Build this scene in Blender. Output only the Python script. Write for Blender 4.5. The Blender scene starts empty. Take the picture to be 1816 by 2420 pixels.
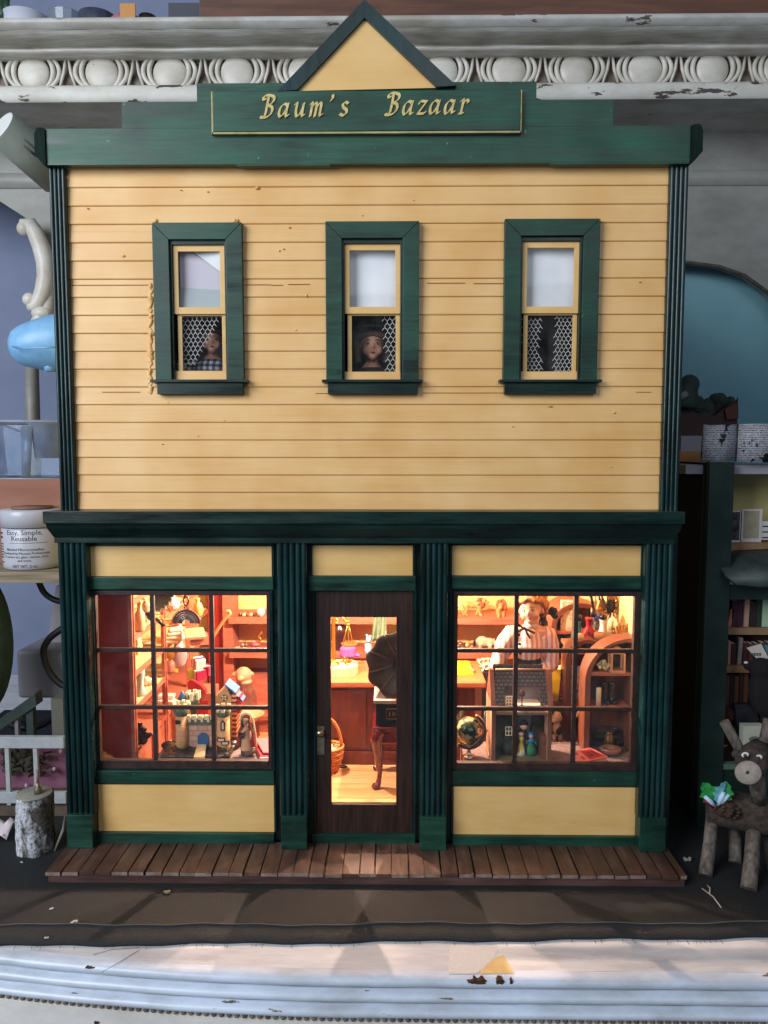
import bpy, bmesh, math, random
from mathutils import Vector, Matrix
R = math.radians
random.seed(7)
SC = bpy.context.scene
COL = SC.collection
U = 0.01                      # authored in centimetres, built in metres

# ---------------------------------------------------------------- camera, world, lamps, exposure
F, CX, CY = 1818.0, 908.0, 1210.0
CAM = Vector((1.8, -54.0, 29.6)); PITCH = 4.87; YAW = -0.7
cd = bpy.data.cameras.new('camera'); cam = bpy.data.objects.new('camera', cd); COL.objects.link(cam)
cd.sensor_fit = 'HORIZONTAL'; cd.sensor_width = 36; cd.lens = 36*F/1816
cd.clip_start = 0.01; cd.clip_end = 50
cam.location = CAM*U; cam.rotation_euler = (R(90-PITCH), 0, R(-YAW))
SC.camera = cam
w = bpy.data.worlds.new('World'); SC.world = w; w.use_nodes = True
bg = w.node_tree.nodes['Background']; bg.inputs[0].default_value = (0.56, 0.72, 1.0, 1); bg.inputs[1].default_value = 0.11
def area(name, loc, target, sx, sy, power, col):
    l = bpy.data.lights.new(name, 'AREA'); l.shape = 'RECTANGLE'; l.size = sx*U; l.size_y = sy*U
    l.energy = power; l.color = col
    o = bpy.data.objects.new(name, l); COL.objects.link(o); o.location = Vector(loc)*U
    o.rotation_euler = (Vector(target)-Vector(loc)).to_track_quat('-Z', 'Y').to_euler()
    return o
area('window_light', (-88, -88, 74), (0, 0, 27), 80, 80, 19.5, (0.88, 0.94, 1.0))
area('room_light', (40, -150, 110), (0, 0, 20), 120, 80, 5, (0.86, 0.93, 1.0))
def bulb(name, loc, power, rad, col):
    l = bpy.data.lights.new(name, 'POINT'); l.energy = power; l.color = col; l.shadow_soft_size = rad*U
    o = bpy.data.objects.new(name, l); COL.objects.link(o); o.location = Vector(loc)*U
bulb('shop_bulb', (-6.2, 10.5, 20.8), 3.1, 0.15, (1.0, 0.71, 0.53))
bulb('shop_bulb', (4.8, 10, 20.8), 2.8, 0.15, (1.0, 0.71, 0.53))
SC.view_settings.view_transform = 'Standard'; SC.view_settings.look = 'None'
SC.view_settings.exposure = 0; SC.view_settings.gamma = 1; SC.view_settings.use_curve_mapping = False
try:
    SC.cycles.max_bounces = 7; SC.cycles.transparent_max_bounces = 14; SC.cycles.use_denoising = True
    SC.cycles.caustics_reflective = False; SC.cycles.caustics_refractive = False
    SC.cycles.sample_clamp_indirect = 4
except Exception: pass

# ---------------------------------------------------------------- photo measuring helpers (pixels of the 1816x2420 photo -> centimetres)
_th, _yw = R(PITCH), R(YAW)
_f = Vector((math.sin(_yw)*math.cos(_th), math.cos(_yw)*math.cos(_th), -math.sin(_th)))
_r = Vector((math.cos(_yw), -math.sin(_yw), 0)); _u = _r.cross(_f)
def ray(px, py): return _f + _r*((px-CX)/F) - _u*((py-CY)/F)
def P(px, py, y):
    d = ray(px, py); return CAM + d*((y-CAM.y)/d.y)
def H(px, py, z):
    d = ray(px, py); return CAM + d*((z-CAM.z)/d.z)
def XP(px, py, x):
    d = ray(px, py); return CAM + d*((x-CAM.x)/d.x)
def S(p): return (Vector(p)-CAM).dot(_f)/F      # centimetres per pixel at that point

# ---------------------------------------------------------------- mesh builder
ORG = {}
class MB:
    def __init__(s): s.v = []; s.f = []; s.s = []; s.m = []; s.M = None; s.mi = 0
    def add(s, vs, fs, smooth=False):
        n = len(s.v)
        for p in vs:
            p = Vector(p)
            s.v.append(s.M @ p if s.M is not None else p)
        for f in fs: s.f.append([i+n for i in f]); s.s.append(smooth); s.m.append(s.mi)
        return s
    def box(s, x0, x1, y0, y1, z0, z1):
        v = [(x, y, z) for z in (z0, z1) for y in (y0, y1) for x in (x0, x1)]
        return s.add(v, [(0, 2, 3, 1), (4, 5, 7, 6), (0, 1, 5, 4), (2, 6, 7, 3), (0, 4, 6, 2), (1, 3, 7, 5)])
    def prism(s, poly, a, b, axis='y', smooth=False):      # poly in (x,z) along y, (y,z) along x, (x,y) along z
        n = len(poly)
        def pt(p, t): return (p[0], t, p[1]) if axis == 'y' else (t, p[0], p[1]) if axis == 'x' else (p[0], p[1], t)
        v = [pt(p, a) for p in poly]+[pt(p, b) for p in poly]
        s.add(v, [tuple(range(n)), tuple(range(2*n-1, n-1, -1))])
        return s.add(v, [(i, (i+1) % n, n+(i+1) % n, n+i) for i in range(n)], smooth)
    def lathe(s, prof, c=(0, 0, 0), n=20, axis=None, sx=1, sy=1, smooth=True):
        M = Matrix.Translation(Vector(c))
        if axis is not None: M = M @ Vector((0, 0, 1)).rotation_difference(Vector(axis)).to_matrix().to_4x4()
        v = []
        for r, z in prof:
            for k in range(n):
                a = 2*math.pi*k/n; v.append(M @ Vector((r*math.cos(a)*sx, r*math.sin(a)*sy, z)))
        fs = []
        for j in range(len(prof)-1):
            for k in range(n):
                a, b = j*n+k, j*n+(k+1) % n; fs.append((a, b, b+n, a+n))
        s.add(v, fs, smooth)
        o = len(s.v)-len(v)
        if prof[0][0] > 1e-6: s.f.append([o+k for k in range(n-1, -1, -1)]); s.s.append(False); s.m.append(s.mi)
        if prof[-1][0] > 1e-6: s.f.append([o+len(v)-n+k for k in range(n)]); s.s.append(False); s.m.append(s.mi)
        return s
    def ball(s, c, r, n=16, m=10, rot=None):
        if not hasattr(r, '__len__'): r = (r, r, r)
        M = Matrix.Translation(Vector(c))
        if rot is not None: M = M @ rot
        v = [M @ Vector((0, 0, -r[2]))]; fs = []
        for j in range(1, m):
            t = -math.pi/2+math.pi*j/m
            for k in range(n):
                a = 2*math.pi*k/n
                v.append(M @ Vector((r[0]*math.cos(t)*math.cos(a), r[1]*math.cos(t)*math.sin(a), r[2]*math.sin(t))))
        v.append(M @ Vector((0, 0, r[2])))
        for k in range(n):
            fs.append((0, 1+(k+1) % n, 1+k)); e = 1+(m-2)*n; fs.append((e+k, e+(k+1) % n, len(v)-1))
        for j in range(m-2):
            for k in range(n):
                a, b = 1+j*n+k, 1+j*n+(k+1) % n; fs.append((a, b, b+n, a+n))
        return s.add(v, fs, True)
    def tube(s, pts, r, n=8, closed=False, sy=1.0):
        pts = [Vector(p) for p in pts]; L = len(pts)
        rs = r if hasattr(r, '__len__') else [r]*L
        v = []; up = None
        for i, p in enumerate(pts):
            if closed: t = pts[(i+1) % L]-pts[i-1]
            else: t = pts[min(i+1, L-1)]-pts[max(i-1, 0)]
            t = t.normalized() if t.length > 1e-9 else Vector((0, 0, 1))
            if up is None: up = t.orthogonal().normalized()
            up = (up-t*up.dot(t)); up = up.normalized() if up.length > 1e-6 else t.orthogonal().normalized()
            b = t.cross(up)
            for k in range(n):
                a = 2*math.pi*k/n; v.append(p+(up*math.cos(a)+b*(math.sin(a)*sy))*rs[i])
        fs = []
        for i in range(L if closed else L-1):
            for k in range(n):
                a, b = i*n+k, i*n+(k+1) % n; j = ((i+1) % L)*n
                fs.append((a, b, j+(k+1) % n, j+k))
        s.add(v, fs, True)
        if not closed:
            o = len(s.v)-len(v)
            s.f.append([o+k for k in range(n-1, -1, -1)]); s.f.append([o+(L-1)*n+k for k in range(n)]); s.s += [False, False]; s.m += [s.mi]*2
        return s
    def sheet(s, rows, thick=None, smooth=True):           # rows of points -> surface (optionally doubled at an offset vector)
        nr, nc = len(rows), len(rows[0])
        v = [p for r_ in rows for p in r_]
        fs = [(i*nc+j, i*nc+j+1, (i+1)*nc+j+1, (i+1)*nc+j) for i in range(nr-1) for j in range(nc-1)]
        if thick is None: return s.add(v, fs, smooth)
        t = Vector(thick); n = len(v)
        v2 = [Vector(p) for p in v]+[Vector(p)+t for p in v]
        f2 = fs+[tuple(i+n for i in reversed(f)) for f in fs]
        edge = [j for j in range(nc)]+[i*nc+nc-1 for i in range(1, nr)]+[(nr-1)*nc+j for j in range(nc-2, -1, -1)]+[i*nc for i in range(nr-2, 0, -1)]
        for a, b in zip(edge, edge[1:]+edge[:1]): f2.append((b, a, a+n, b+n))
        return s.add(v2, f2, smooth)
    def mesh(s, name, org):
        me = bpy.data.meshes.new(name)
        me.from_pydata([tuple((p-org)*U) for p in s.v], [], s.f)
        for i, p in enumerate(me.polygons): p.use_smooth = s.s[i]; p.material_index = s.m[i]
        return me
    def bounds(s):
        xs = [p.x for p in s.v]; ys = [p.y for p in s.v]; zs = [p.z for p in s.v]
        return min(xs), max(xs), min(ys), max(ys), min(zs), max(zs)
    def build(s, name, mat, parent=None, bevel=0, voxel=0, smooth=2, seg=2):
        if parent is None:
            b = s.bounds(); org = Vector(((b[0]+b[1])/2, (b[2]+b[3])/2, b[4]))
        else: org = ORG[parent.name]
        me = s.mesh(name, org)
        bm = bmesh.new(); bm.from_mesh(me)
        bmesh.ops.recalc_face_normals(bm, faces=bm.faces)
        if bevel:
            es = [e for e in bm.edges if len(e.link_faces) == 2 and e.calc_face_angle(0) > R(25)]
            bmesh.ops.bevel(bm, geom=es, offset=bevel*U, segments=seg, affect='EDGES', clamp_overlap=True, profile=0.6)
        bm.to_mesh(me); bm.free()
        if voxel: me = remesh(me, voxel, smooth)
        for m_ in (mat if isinstance(mat, (list, tuple)) else [mat]): me.materials.append(m_)
        o = bpy.data.objects.new(name, me); COL.objects.link(o)
        if parent is None: o.location = org*U
        else: o.parent = parent
        ORG[o.name] = org
        return o
def remesh(me, voxel, it):
    o = bpy.data.objects.new('tmp', me); COL.objects.link(o)
    m = o.modifiers.new('r', 'REMESH'); m.mode = 'VOXEL'; m.voxel_size = voxel*U; m.use_smooth_shade = True
    if it:
        k = o.modifiers.new('s', 'SMOOTH'); k.iterations = it; k.factor = 0.5
    dg = bpy.context.evaluated_depsgraph_get(); dg.update()
    me2 = bpy.data.meshes.new_from_object(o.evaluated_get(dg))
    bpy.data.objects.remove(o); bpy.data.meshes.remove(me)
    for p in me2.polygons: p.use_smooth = True
    return me2
def tag(o, label=None, cat=None, group=None, kind=None):
    if label: o['label'] = label
    if cat: o['category'] = cat
    if group: o['group'] = group
    if kind: o['kind'] = kind
    return o
def thing(name, label, cat, loc, group=None):
    o = bpy.data.objects.new(name, None); COL.objects.link(o); o.empty_display_size = 0.01
    o.location = Vector(loc)*U; ORG[o.name] = Vector(loc)
    return tag(o, label, cat, group)
def text_mb(s, size, shear=0, spacing=1.0):
    """flat lettering in the x-z plane, facing -y, left end at the origin (centimetres)"""
    c = bpy.data.curves.new('t', 'FONT'); c.body = s; c.size = 1; c.shear = shear; c.space_character = spacing; c.resolution_u = 2
    o = bpy.data.objects.new('t', c); COL.objects.link(o)
    dg = bpy.context.evaluated_depsgraph_get(); dg.update()
    me = bpy.data.meshes.new_from_object(o.evaluated_get(dg))
    mb = [Vector((v.co.x*size, 0, v.co.y*size)) for v in me.vertices], [tuple(p.vertices) for p in me.polygons]
    bpy.data.objects.remove(o); bpy.data.meshes.remove(me); bpy.data.curves.remove(c)
    return mb
def put_text(mb, s, size, M, shear=0, spacing=1.0, centre=False):
    v, f = text_mb(s, size, shear, spacing)
    if centre and v:
        w_ = (max(p.x for p in v)+min(p.x for p in v))/2
        v = [p-Vector((w_, 0, 0)) for p in v]
    mb.add([M(p) if callable(M) else M @ p for p in v], f)
    return mb

# ---------------------------------------------------------------- materials
def lin(c):
    if isinstance(c, str): c = [int(c[i:i+2], 16) for i in (0, 2, 4)]
    return tuple((x/255/12.92 if x/255 <= .04045 else ((x/255+.055)/1.055)**2.4) for x in c)+(1,)
MATS = {}
class NT:
    def __init__(s, name):
        s.mat = bpy.data.materials.new(name); s.mat.use_nodes = True; s.t = s.mat.node_tree; s.n = s.t.nodes
        s.b = s.n['Principled BSDF']; s.out = s.n['Material Output']
        tc = s.n.new('ShaderNodeTexCoord'); mp = s.n.new('ShaderNodeMapping'); mp.inputs['Scale'].default_value = (100, 100, 100)
        s.L(tc.outputs['Object'], mp.inputs['Vector']); s.co = mp.outputs['Vector']
    def L(s, a, b): s.t.links.new(a, b)
    def scaled(s, st):
        m = s.n.new('ShaderNodeMapping'); m.inputs['Scale'].default_value = st; s.L(s.co, m.inputs['Vector']); return m.outputs['Vector']
    def noise(s, scale=1, detail=4, rough=.6, st=(1, 1, 1), dist=0):
        n = s.n.new('ShaderNodeTexNoise'); n.inputs['Scale'].default_value = scale; n.inputs['Detail'].default_value = detail
        n.inputs['Roughness'].default_value = rough; n.inputs['Distortion'].default_value = dist
        s.L(s.scaled(st), n.inputs['Vector']); return n.outputs['Fac']
    def ramp(s, fac, stops):
        r = s.n.new('ShaderNodeValToRGB'); s.L(fac, r.inputs['Fac']); e = r.color_ramp.elements
        e[0].position, e[0].color = stops[0][0], stops[0][1]; e[1].position, e[1].color = stops[-1][0], stops[-1][1]
        for p, c in stops[1:-1]:
            k = e.new(p); k.color = c
        return r.outputs['Color']
    def mix(s, fac, a, b, mode='MIX'):
        m = s.n.new('ShaderNodeMixRGB'); m.blend_type = mode
        for i, x in enumerate((fac, a, b)):
            if hasattr(x, 'is_linked') or isinstance(x, bpy.types.NodeSocket): s.L(x, m.inputs[i])
            else: m.inputs[i].default_value = x
        return m.outputs[0]
    def math(s, op, a, b=None):
        m = s.n.new('ShaderNodeMath'); m.operation = op
        for i, x in enumerate((a, b)):
            if x is None: continue
            if isinstance(x, bpy.types.NodeSocket): s.L(x, m.inputs[i])
            else: m.inputs[i].default_value = x
        return m.outputs[0]
    def xyz(s):
        q = s.n.new('ShaderNodeSeparateXYZ'); s.L(s.co, q.inputs[0]); return q.outputs
    def bump(s, h, st=.2, dist=.1):
        b = s.n.new('ShaderNodeBump'); b.inputs['Strength'].default_value = st; b.inputs['Distance'].default_value = dist*U
        s.L(h, b.inputs['Height']); s.L(b.outputs[0], s.b.inputs['Normal'])
def mat(name, c1, c2=None, rough=.55, metal=0, vs=1.0, st=(1, 1, 1), bump=0, bs=None, lo=.35, hi=.65, spec=None, trans=0, ior=1.45, emit=0, coat=0, alpha=1, det=4):
    if name in MATS: return MATS[name]
    k = NT(name); b = k.b; b.inputs['Roughness'].default_value = rough; b.inputs['Metallic'].default_value = metal
    if c2 is None: b.inputs['Base Color'].default_value = lin(c1)
    else:
        k.L(k.ramp(k.noise(vs, det, .6, st), [(lo, lin(c1)), (hi, lin(c2))]), b.inputs['Base Color'])
    if bump: k.bump(k.noise(bs or vs*3, 4, .65, st), bump, .1)
    if spec is not None: b.inputs['Specular IOR Level'].default_value = spec
    if trans: b.inputs['Transmission Weight'].default_value = trans; b.inputs['IOR'].default_value = ior
    if coat: b.inputs['Coat Weight'].default_value = coat; b.inputs['Coat Roughness'].default_value = .1
    if emit: b.inputs['Emission Color'].default_value = lin(c1); b.inputs['Emission Strength'].default_value = emit
    if alpha < 1: b.inputs['Alpha'].default_value = alpha
    MATS[name] = k.mat; return k.mat
def glass(name, tint='ffffff', dust=.007, refl=1.0):
    """thin sheet glass: straight-through transmission plus a fresnel reflection and a little dust"""
    if name in MATS: return MATS[name]
    k = NT(name); n = k.n
    tr = n.new('ShaderNodeBsdfTransparent'); tr.inputs[0].default_value = lin(tint)
    gl = n.new('ShaderNodeBsdfGlossy'); gl.inputs['Roughness'].default_value = .03
    fr = n.new('ShaderNodeLayerWeight'); fr.inputs['Blend'].default_value = .5
    fm = k.math('MULTIPLY', k.math('ADD', k.math('MULTIPLY', k.math('POWER', fr.outputs['Facing'], 5.0), .5), .025), refl)
    mx = n.new('ShaderNodeMixShader'); k.L(fm, mx.inputs[0]); k.L(tr.outputs[0], mx.inputs[1]); k.L(gl.outputs[0], mx.inputs[2])
    df = n.new('ShaderNodeBsdfDiffuse'); df.inputs[0].default_value = (.8, .78, .75, 1)
    sp = k.ramp(k.noise(9, 3, .6), [(.71, (0, 0, 0, 1)), (.74, (1, 1, 1, 1))]); sm = k.ramp(k.noise(.5, 4, .6), [(.4, (0, 0, 0, 1)), (.75, (1, 1, 1, 1))])
    fac = k.math('ADD', k.math('ADD', k.math('MULTIPLY', sp, dust*22), k.math('MULTIPLY', sm, dust*2.2)), dust*.5)
    m2 = n.new('ShaderNodeMixShader'); k.L(fac, m2.inputs[0]); k.L(mx.outputs[0], m2.inputs[1]); k.L(df.outputs[0], m2.inputs[2])
    k.L(m2.outputs[0], k.out.inputs['Surface']); MATS[name] = k.mat; return k.mat
def banded(name, cols, period, axis=0, rough=.6, soft=.02, warp=0):
    """repeating stripes along one object axis; cols = [(position 0..1, colour)]"""
    if name in MATS: return MATS[name]
    k = NT(name); q = k.xyz()[axis]
    if warp: q = k.math('ADD', q, k.math('MULTIPLY', k.noise(1.2, 2), warp))
    t = k.math('FRACT', k.math('DIVIDE', k.math('ADD', q, 1000.0), period))
    r = k.n.new('ShaderNodeValToRGB'); k.L(t, r.inputs[0]); r.color_ramp.interpolation = 'CONSTANT'
    e = r.color_ramp.elements; e[0].position, e[0].color = 0, lin(cols[0][1]); e[1].position, e[1].color = cols[1][0], lin(cols[1][1])
    for p, c in cols[2:]: x = e.new(p); x.color = lin(c)
    k.L(r.outputs[0], k.b.inputs['Base Color']); k.b.inputs['Roughness'].default_value = rough
    MATS[name] = k.mat; return k.mat
def bricks(name, c1, c2, mortar, bw, bh, gap=.06, plane='xz', rough=.7, bump=.4):
    if name in MATS: return MATS[name]
    k = NT(name); x, y, z = k.xyz()[0:3]; c = k.n.new('ShaderNodeCombineXYZ')
    a, b = {'xz': (x, z), 'yz': (y, z), 'xy': (x, y)}[plane]
    k.L(a, c.inputs[0]); k.L(b, c.inputs[1])
    t = k.n.new('ShaderNodeTexBrick'); k.L(c.outputs[0], t.inputs['Vector']); t.inputs['Scale'].default_value = 1
    t.inputs['Brick Width'].default_value = bw; t.inputs['Row Height'].default_value = bh; t.inputs['Mortar Size'].default_value = gap
    t.inputs['Color1'].default_value = lin(c1); t.inputs['Color2'].default_value = lin(c2); t.inputs['Mortar'].default_value = lin(mortar)
    k.L(k.mix(.25, t.outputs['Color'], k.ramp(k.noise(4), [(.3, (0, 0, 0, 1)), (.7, (1, 1, 1, 1))]), 'SOFT_LIGHT'), k.b.inputs['Base Color'])
    k.b.inputs['Roughness'].default_value = rough
    if bump: k.bump(k.math('SUBTRACT', 1.0, t.outputs['Fac']), bump, .05)
    MATS[name] = k.mat; return k.mat
def chipped(name, paint, paint2, chip, st=(.35, 1, 1.6), thr=.66, rough=.5, vs=.8):
    """aged paint: uneven colour, grime, and flaked patches with a ragged edge that show the wood below"""
    if name in MATS: return MATS[name]
    k = NT(name)
    base = k.ramp(k.noise(.35, 5, .65, (.5, 1, 1)), [(.3, lin(paint2)), (.62, lin(paint))])
    n2 = k.noise(vs, 6, .62, st)
    fac = k.ramp(n2, [(thr, (0, 0, 0, 1)), (thr+.012, (1, 1, 1, 1))])
    k.L(k.mix(fac, base, lin(chip)), k.b.inputs['Base Color'])
    k.b.inputs['Roughness'].default_value = rough
    hgt = k.math('ADD', k.math('MULTIPLY', k.math('SUBTRACT', 1.0, fac), .8), k.math('MULTIPLY', k.noise(2.5, 4), .6))
    k.bump(hgt, .25, .06); MATS[name] = k.mat; return k.mat
def painted(name, c, c2, st=(.25, 1, 2.5), rough=.5, bump=.25, streak=.5, spots=None, vs=.9, fine=.4):
    """hand-brushed paint: streaks along the brush direction, faint bristle relief"""
    if name in MATS: return MATS[name]
    k = NT(name)
    a = k.noise(vs, 5, .6, st); b2 = k.noise(.22, 3, .5)
    f = k.math('ADD', k.math('MULTIPLY', a, streak), k.math('MULTIPLY', b2, 1-streak))
    col = k.ramp(f, [(.36, lin(c)), (.66, lin(c2))])
    fn = k.noise(vs*4.5, 3, .6, (st[0]*.5, st[1], st[2]*1.3))
    col = k.mix(fine, col, k.ramp(fn, [(.3, (.25, .25, .25, 1)), (.7, (.75, .75, .75, 1))]), 'OVERLAY')
    if spots:
        col = k.mix(k.ramp(k.noise(1.6, 3, .5), [(.735, (0, 0, 0, 1)), (.75, (1, 1, 1, 1))]), col, lin(spots))
    k.L(col, k.b.inputs['Base Color'])
    rr = k.ramp(a, [(.3, (rough-.12,)*3+(1,)), (.7, (rough+.12,)*3+(1,))]); k.L(rr, k.b.inputs['Roughness'])
    k.bump(k.noise(3.5, 5, .65, (st[0]*.6, st[1], st[2]*1.6)), bump, .05); MATS[name] = k.mat; return k.mat

# ================================================================ setting: room wall behind the hutch
wall_m = mat('wall_paint', '6f7994', '7b84a0', rough=.8, vs=.1)
tag(MB().box(-90, 90, 44, 45, -60, 110).build('wall', wall_m), kind='structure', label='pale lavender painted room wall behind the hutch')

# ================================================================ the old painted hutch the shop stands on
peel = chipped('peeling_white_paint', 'c8c6c2', 'a39d90', '5d5148')
peel_flat = chipped('worn_shaded_panel_paint', '92918c', '7d7b75', '5a5148', thr=.76)  # worn white paint greyed, with the shade beneath the cornice in its colour
cove_m = painted('grimy_white_paint', '9c978a', 'cfccc6', st=(.2, 1, 2), rough=.5, bump=.3)
egg_m = chipped('antique_white_glaze', 'd6d1c8', 'b5ada0', '6a5f54', st=(.8, 1, 1.2), thr=.70, vs=1.3, rough=.4)
groove_m = mat('grime_in_grooves', '5a4d40', '857a6e', rough=.8, vs=1.5)
hutch = thing('painted_hutch', 'old white painted hutch with chipped egg carved cornice and moulded table edge', 'hutch', (0, 10, -6))
def Zr(row, y, px=908): return P(px, row, y).z
def strip(prof, x0, x1, m, name, n=60, wob=0):          # profile [(y,z)] swept along x with a faint hand-made waviness
    rows = []
    for (y, z) in prof:
        rows.append([(x0+(x1-x0)*i/n, y+wob*math.sin(i*1.7+z), z+wob*math.sin(i*.9+y)) for i in range(n+1)])
    return MB().sheet(rows).build(name, m, hutch)
yE = 26.0
zt = Zr(36, 22); zc1 = Zr(62, 22.3); zc2 = Zr(112, 25); zb = Zr(124, 24.9); zE0 = Zr(126, yE); zE1 = Zr(209, yE); zF = Zr(236, 24.8)
tp = strip([(44, zt+.0), (22.0, zt)], -60, 60, peel, 'top_board')
strip([(22.0, zt), (21.8, zt-.25), (21.9, zc1+.3), (22.5, zc1)], -60, 60, peel, 'cornice_lip')
cv = [(22.5, zc1)]
for i in range(1, 9):
    a = i/8*math.pi/2; cv.append((22.6+2.3*(1-math.cos(a))*1.0, zc1-(zc1-zc2)*math.sin(a)))
cv += [(24.6, zc2-.05), (24.35, zc2-.3), (24.6, zb), (yE+.15, zb-.05)]
strip(cv, -60, 60, cove_m, 'cove_molding', wob=.03)
strip([(yE+.3, zE0+.2), (yE+.5, (zE0+zE1)/2), (yE+.3, zE1-.2)], -60, 60, groove_m, 'frieze')
strip([(yE+.3, zE1), (24.9, zE1-.02), (24.7, zE1-.35), (24.7, zF+.2), (24.9, zF)], -60, 60, chipped('flaking_white_paint', 'dad7d0', 'bdb8ac', '4f4742', st=(.3, 1, .9), thr=.585, vs=.75), 'lower_fillet')
strip([(24.9, zF), (34, zF-.1)], -60, 60, peel, 'soffit')
mb = MB(); sE = S(P(400, 170, yE)); zm = (zE0+zE1)/2
eggx = [P(79+160.6*k, 170, yE).x for k in range(-3, 14)]
for x in eggx:
    mb.ball((x+random.uniform(-.06, .06), yE+.1, zm-.02+random.uniform(-.05, .03)), (1.66+random.uniform(-.06, .08), .5, (zE0-zE1)/2-.02), 20, 12, Matrix.Rotation(random.uniform(-.08, .08), 4, 'Y'))
    for sgn in (-1, 1):
        for q, (rx, th0, th1, rad) in enumerate(((2.0, 58, -66, .24), (2.62, 46, -58, .22))):
            pts = []
            for i in range(13):
                a = R(th0+(th1-th0)*i/12); pts.append((x+sgn*(rx*math.cos(a)-(.0 if q < 2 else -.08)), yE+.12-.12*math.cos(a), zm+.1+(zE0-zE1)/2*1.12*math.sin(a)))
            mb.tube(pts, [rad*(.75+.35*math.sin(math.pi*i/12)) for i in range(13)], 7)
for xa_, xb_ in zip(eggx, eggx[1:]):
    xm = (xa_+xb_)/2
    for sg in (-1, 1): mb.tube([(xm+sg*.12, yE+.02, zE0-.15), (xm+sg*.35, yE+.0, zm), (xm+sg*.85, yE+.02, zE1+.15)], [.12, .17, .13], 7)
mb.build('egg_molding', egg_m, hutch)
# back panel with arched openings
yB = 33.0
def contour(px):
    pts = [(-400, 380), (-120, 425), (0, 475), (60, 514), (100, 600), (128, 650), (150, 760), (156, 1500), (1500, 1500), (1501, 617), (1620, 619), (1700, 629), (1760, 650), (1816, 690), (1870, 760), (1930, 900), (1960, 1100), (1961, 1500), (2300, 1500)]
    for (a, b), (c, d) in zip(pts, pts[1:]):
        if a <= px <= c: return b+(d-b)*(px-a)/(c-a)
    return pts[-1][1]
cols = sorted(set(list(range(-400, 2301, 12))+[0, 60, 128, 150, 156, 1500, 1501, 1816, 1960, 1961]))
topz = zF+.4
bot = [(P(px, contour(px), yB).x, yB, P(px, contour(px), yB).z) for px in cols]
panel = MB().sheet([[(p[0], yB, topz) for p in bot], bot], thick=(0, 1.2, 0), smooth=False).build('arched_panel', peel_flat, hutch)
arch = [P(px, contour(px)+1, yB-.1) for px in cols if 1501 <= px <= 1960]
MB().tube(arch, .22, 8).build('arch_bead', mat('dark_bead', '3c3630', '57504a', rough=.5, vs=2), hutch)
MB().sheet([[(x, yB-.15, Zr(406, yB)) for x in range(-50, 51, 5)], [(x, yB-.5, Zr(412, yB)) for x in range(-50, 51, 5)], [(x, yB-.5, Zr(430, yB)) for x in range(-50, 51, 5)], [(x, yB-.1, Zr(442, yB)) for x in range(-50, 51, 5)]]).build('frieze_bead', peel_flat, hutch)
k = mat('mirror_reflection_blue', '6e9fae', '80b0bc', rough=.28, vs=.05)  # the mirror's blue reflection is painted as its own colour
MB().box(P(1420, 900, 35).x, P(2100, 900, 35).x, 35, 35.3, -3, Zr(560, 35)).build('mirror', k, hutch)
# scroll bracket and post on the left
yS = 31
def pp(lst, y): return [P(a, b, y) for a, b in lst]
mb = MB()
mb.tube(pp([(52, 545), (58, 530), (72, 530), (84, 550), (98, 585), (107, 620), (109, 655), (102, 690), (92, 712), (80, 726), (68, 722)], yS), [.55, .7, .8, .9, .95, .95, .95, .9, .8, .7, .5], 10)
mb.ball(P(70, 708, yS), .75); mb.ball(P(58, 540, yS), .8)
mb.tube(pp([(112, 590), (113, 640), (112, 700), (112, 760)], yS+.5), [.5, .8, .8, .6], 8)
mb.ball(P(98, 740, yS), (1.1, .8, .75)); mb.tube(pp([(78, 775), (95, 748), (118, 742)], yS), [.6, .7, .5], 8)
mb.build('scroll_bracket', egg_m, hutch)
MB().sheet([[P(58, 860, yS), P(60, 1000, yS), P(66, 1200, yS)], [P(68, 860, yS-.5), P(72, 1000, yS-.5), P(76, 1200, yS-.5)], [P(82, 860, yS), P(86, 1000, yS), P(90, 1200, yS)]], thick=(0, 1, 0)).build('support_post', peel_flat, hutch)
MB().box(-44, P(128, 1500, 32).x, 32, 33.2, -2, Zr(560, 32)-22).build('support_post', peel_flat, hutch) if False else None
# table top: flat board with a bowed, moulded front edge
def edge_y(x):
    t = max(0, min(1, (x+24)/25)); return -10.6-2.05*(1-(1-t)**2)
NX = 90; xs = [-60+130*i/NX for i in range(NX+1)]
MB().sheet([[(x, 44, -.25) for x in xs], [(x, 0, -.25) for x in xs], [(x, edge_y(x)+.3, -.25) for x in xs]]).build('tabletop', painted('worn_tabletop_paint', 'bcbcc0', 'd2d2d4', st=(.15, .5, 1), rough=.35, bump=.12, spots='d2a85a'), hutch)
prof = [(.3, -.25), (.05, -.28)]
for (yc, z0, z1, d) in ((-.05, -.28, -.95, .42), (-.25, -1.12, -1.72, .40), (-.45, -1.9, -2.5, .42)):
    for i in range(9):
        a = -math.pi/2+math.pi*i/8; prof.append((yc-d*math.cos(a), (z0+z1)/2-(z1-z0)/2*math.sin(a)*-1))
    prof.append((yc+.05, z1-.08))
edge_m = chipped('daylight_blue_edge_paint', 'ccd6e6', 'a8aeb6', '6a5a4c', st=(.3, .8, 1.6), thr=.665, vs=1.1, rough=.3)  # blue of reflected daylight is put into the white paint colour
MB().sheet([[(x, edge_y(x)+yy+.008*math.sin(x*1.3+zz*3), zz+.008*math.sin(x*.8)) for x in xs] for yy, zz in prof]).build('edge_molding', edge_m, hutch)
GRM = painted('groove_grime', '5c5348', 'a39c94', st=(.5, 1, 1), rough=.7, vs=1.2)
for zg_, yg_ in ((-1.03, .02), (-1.81, -.18)): MB().tube([(x, edge_y(x)+yg_-.03+.02*math.sin(x*1.3+zg_*3), zg_+.01*math.sin(x*2.1)) for x in xs], .10, 6).build('groove_line', GRM, hutch)
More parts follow.
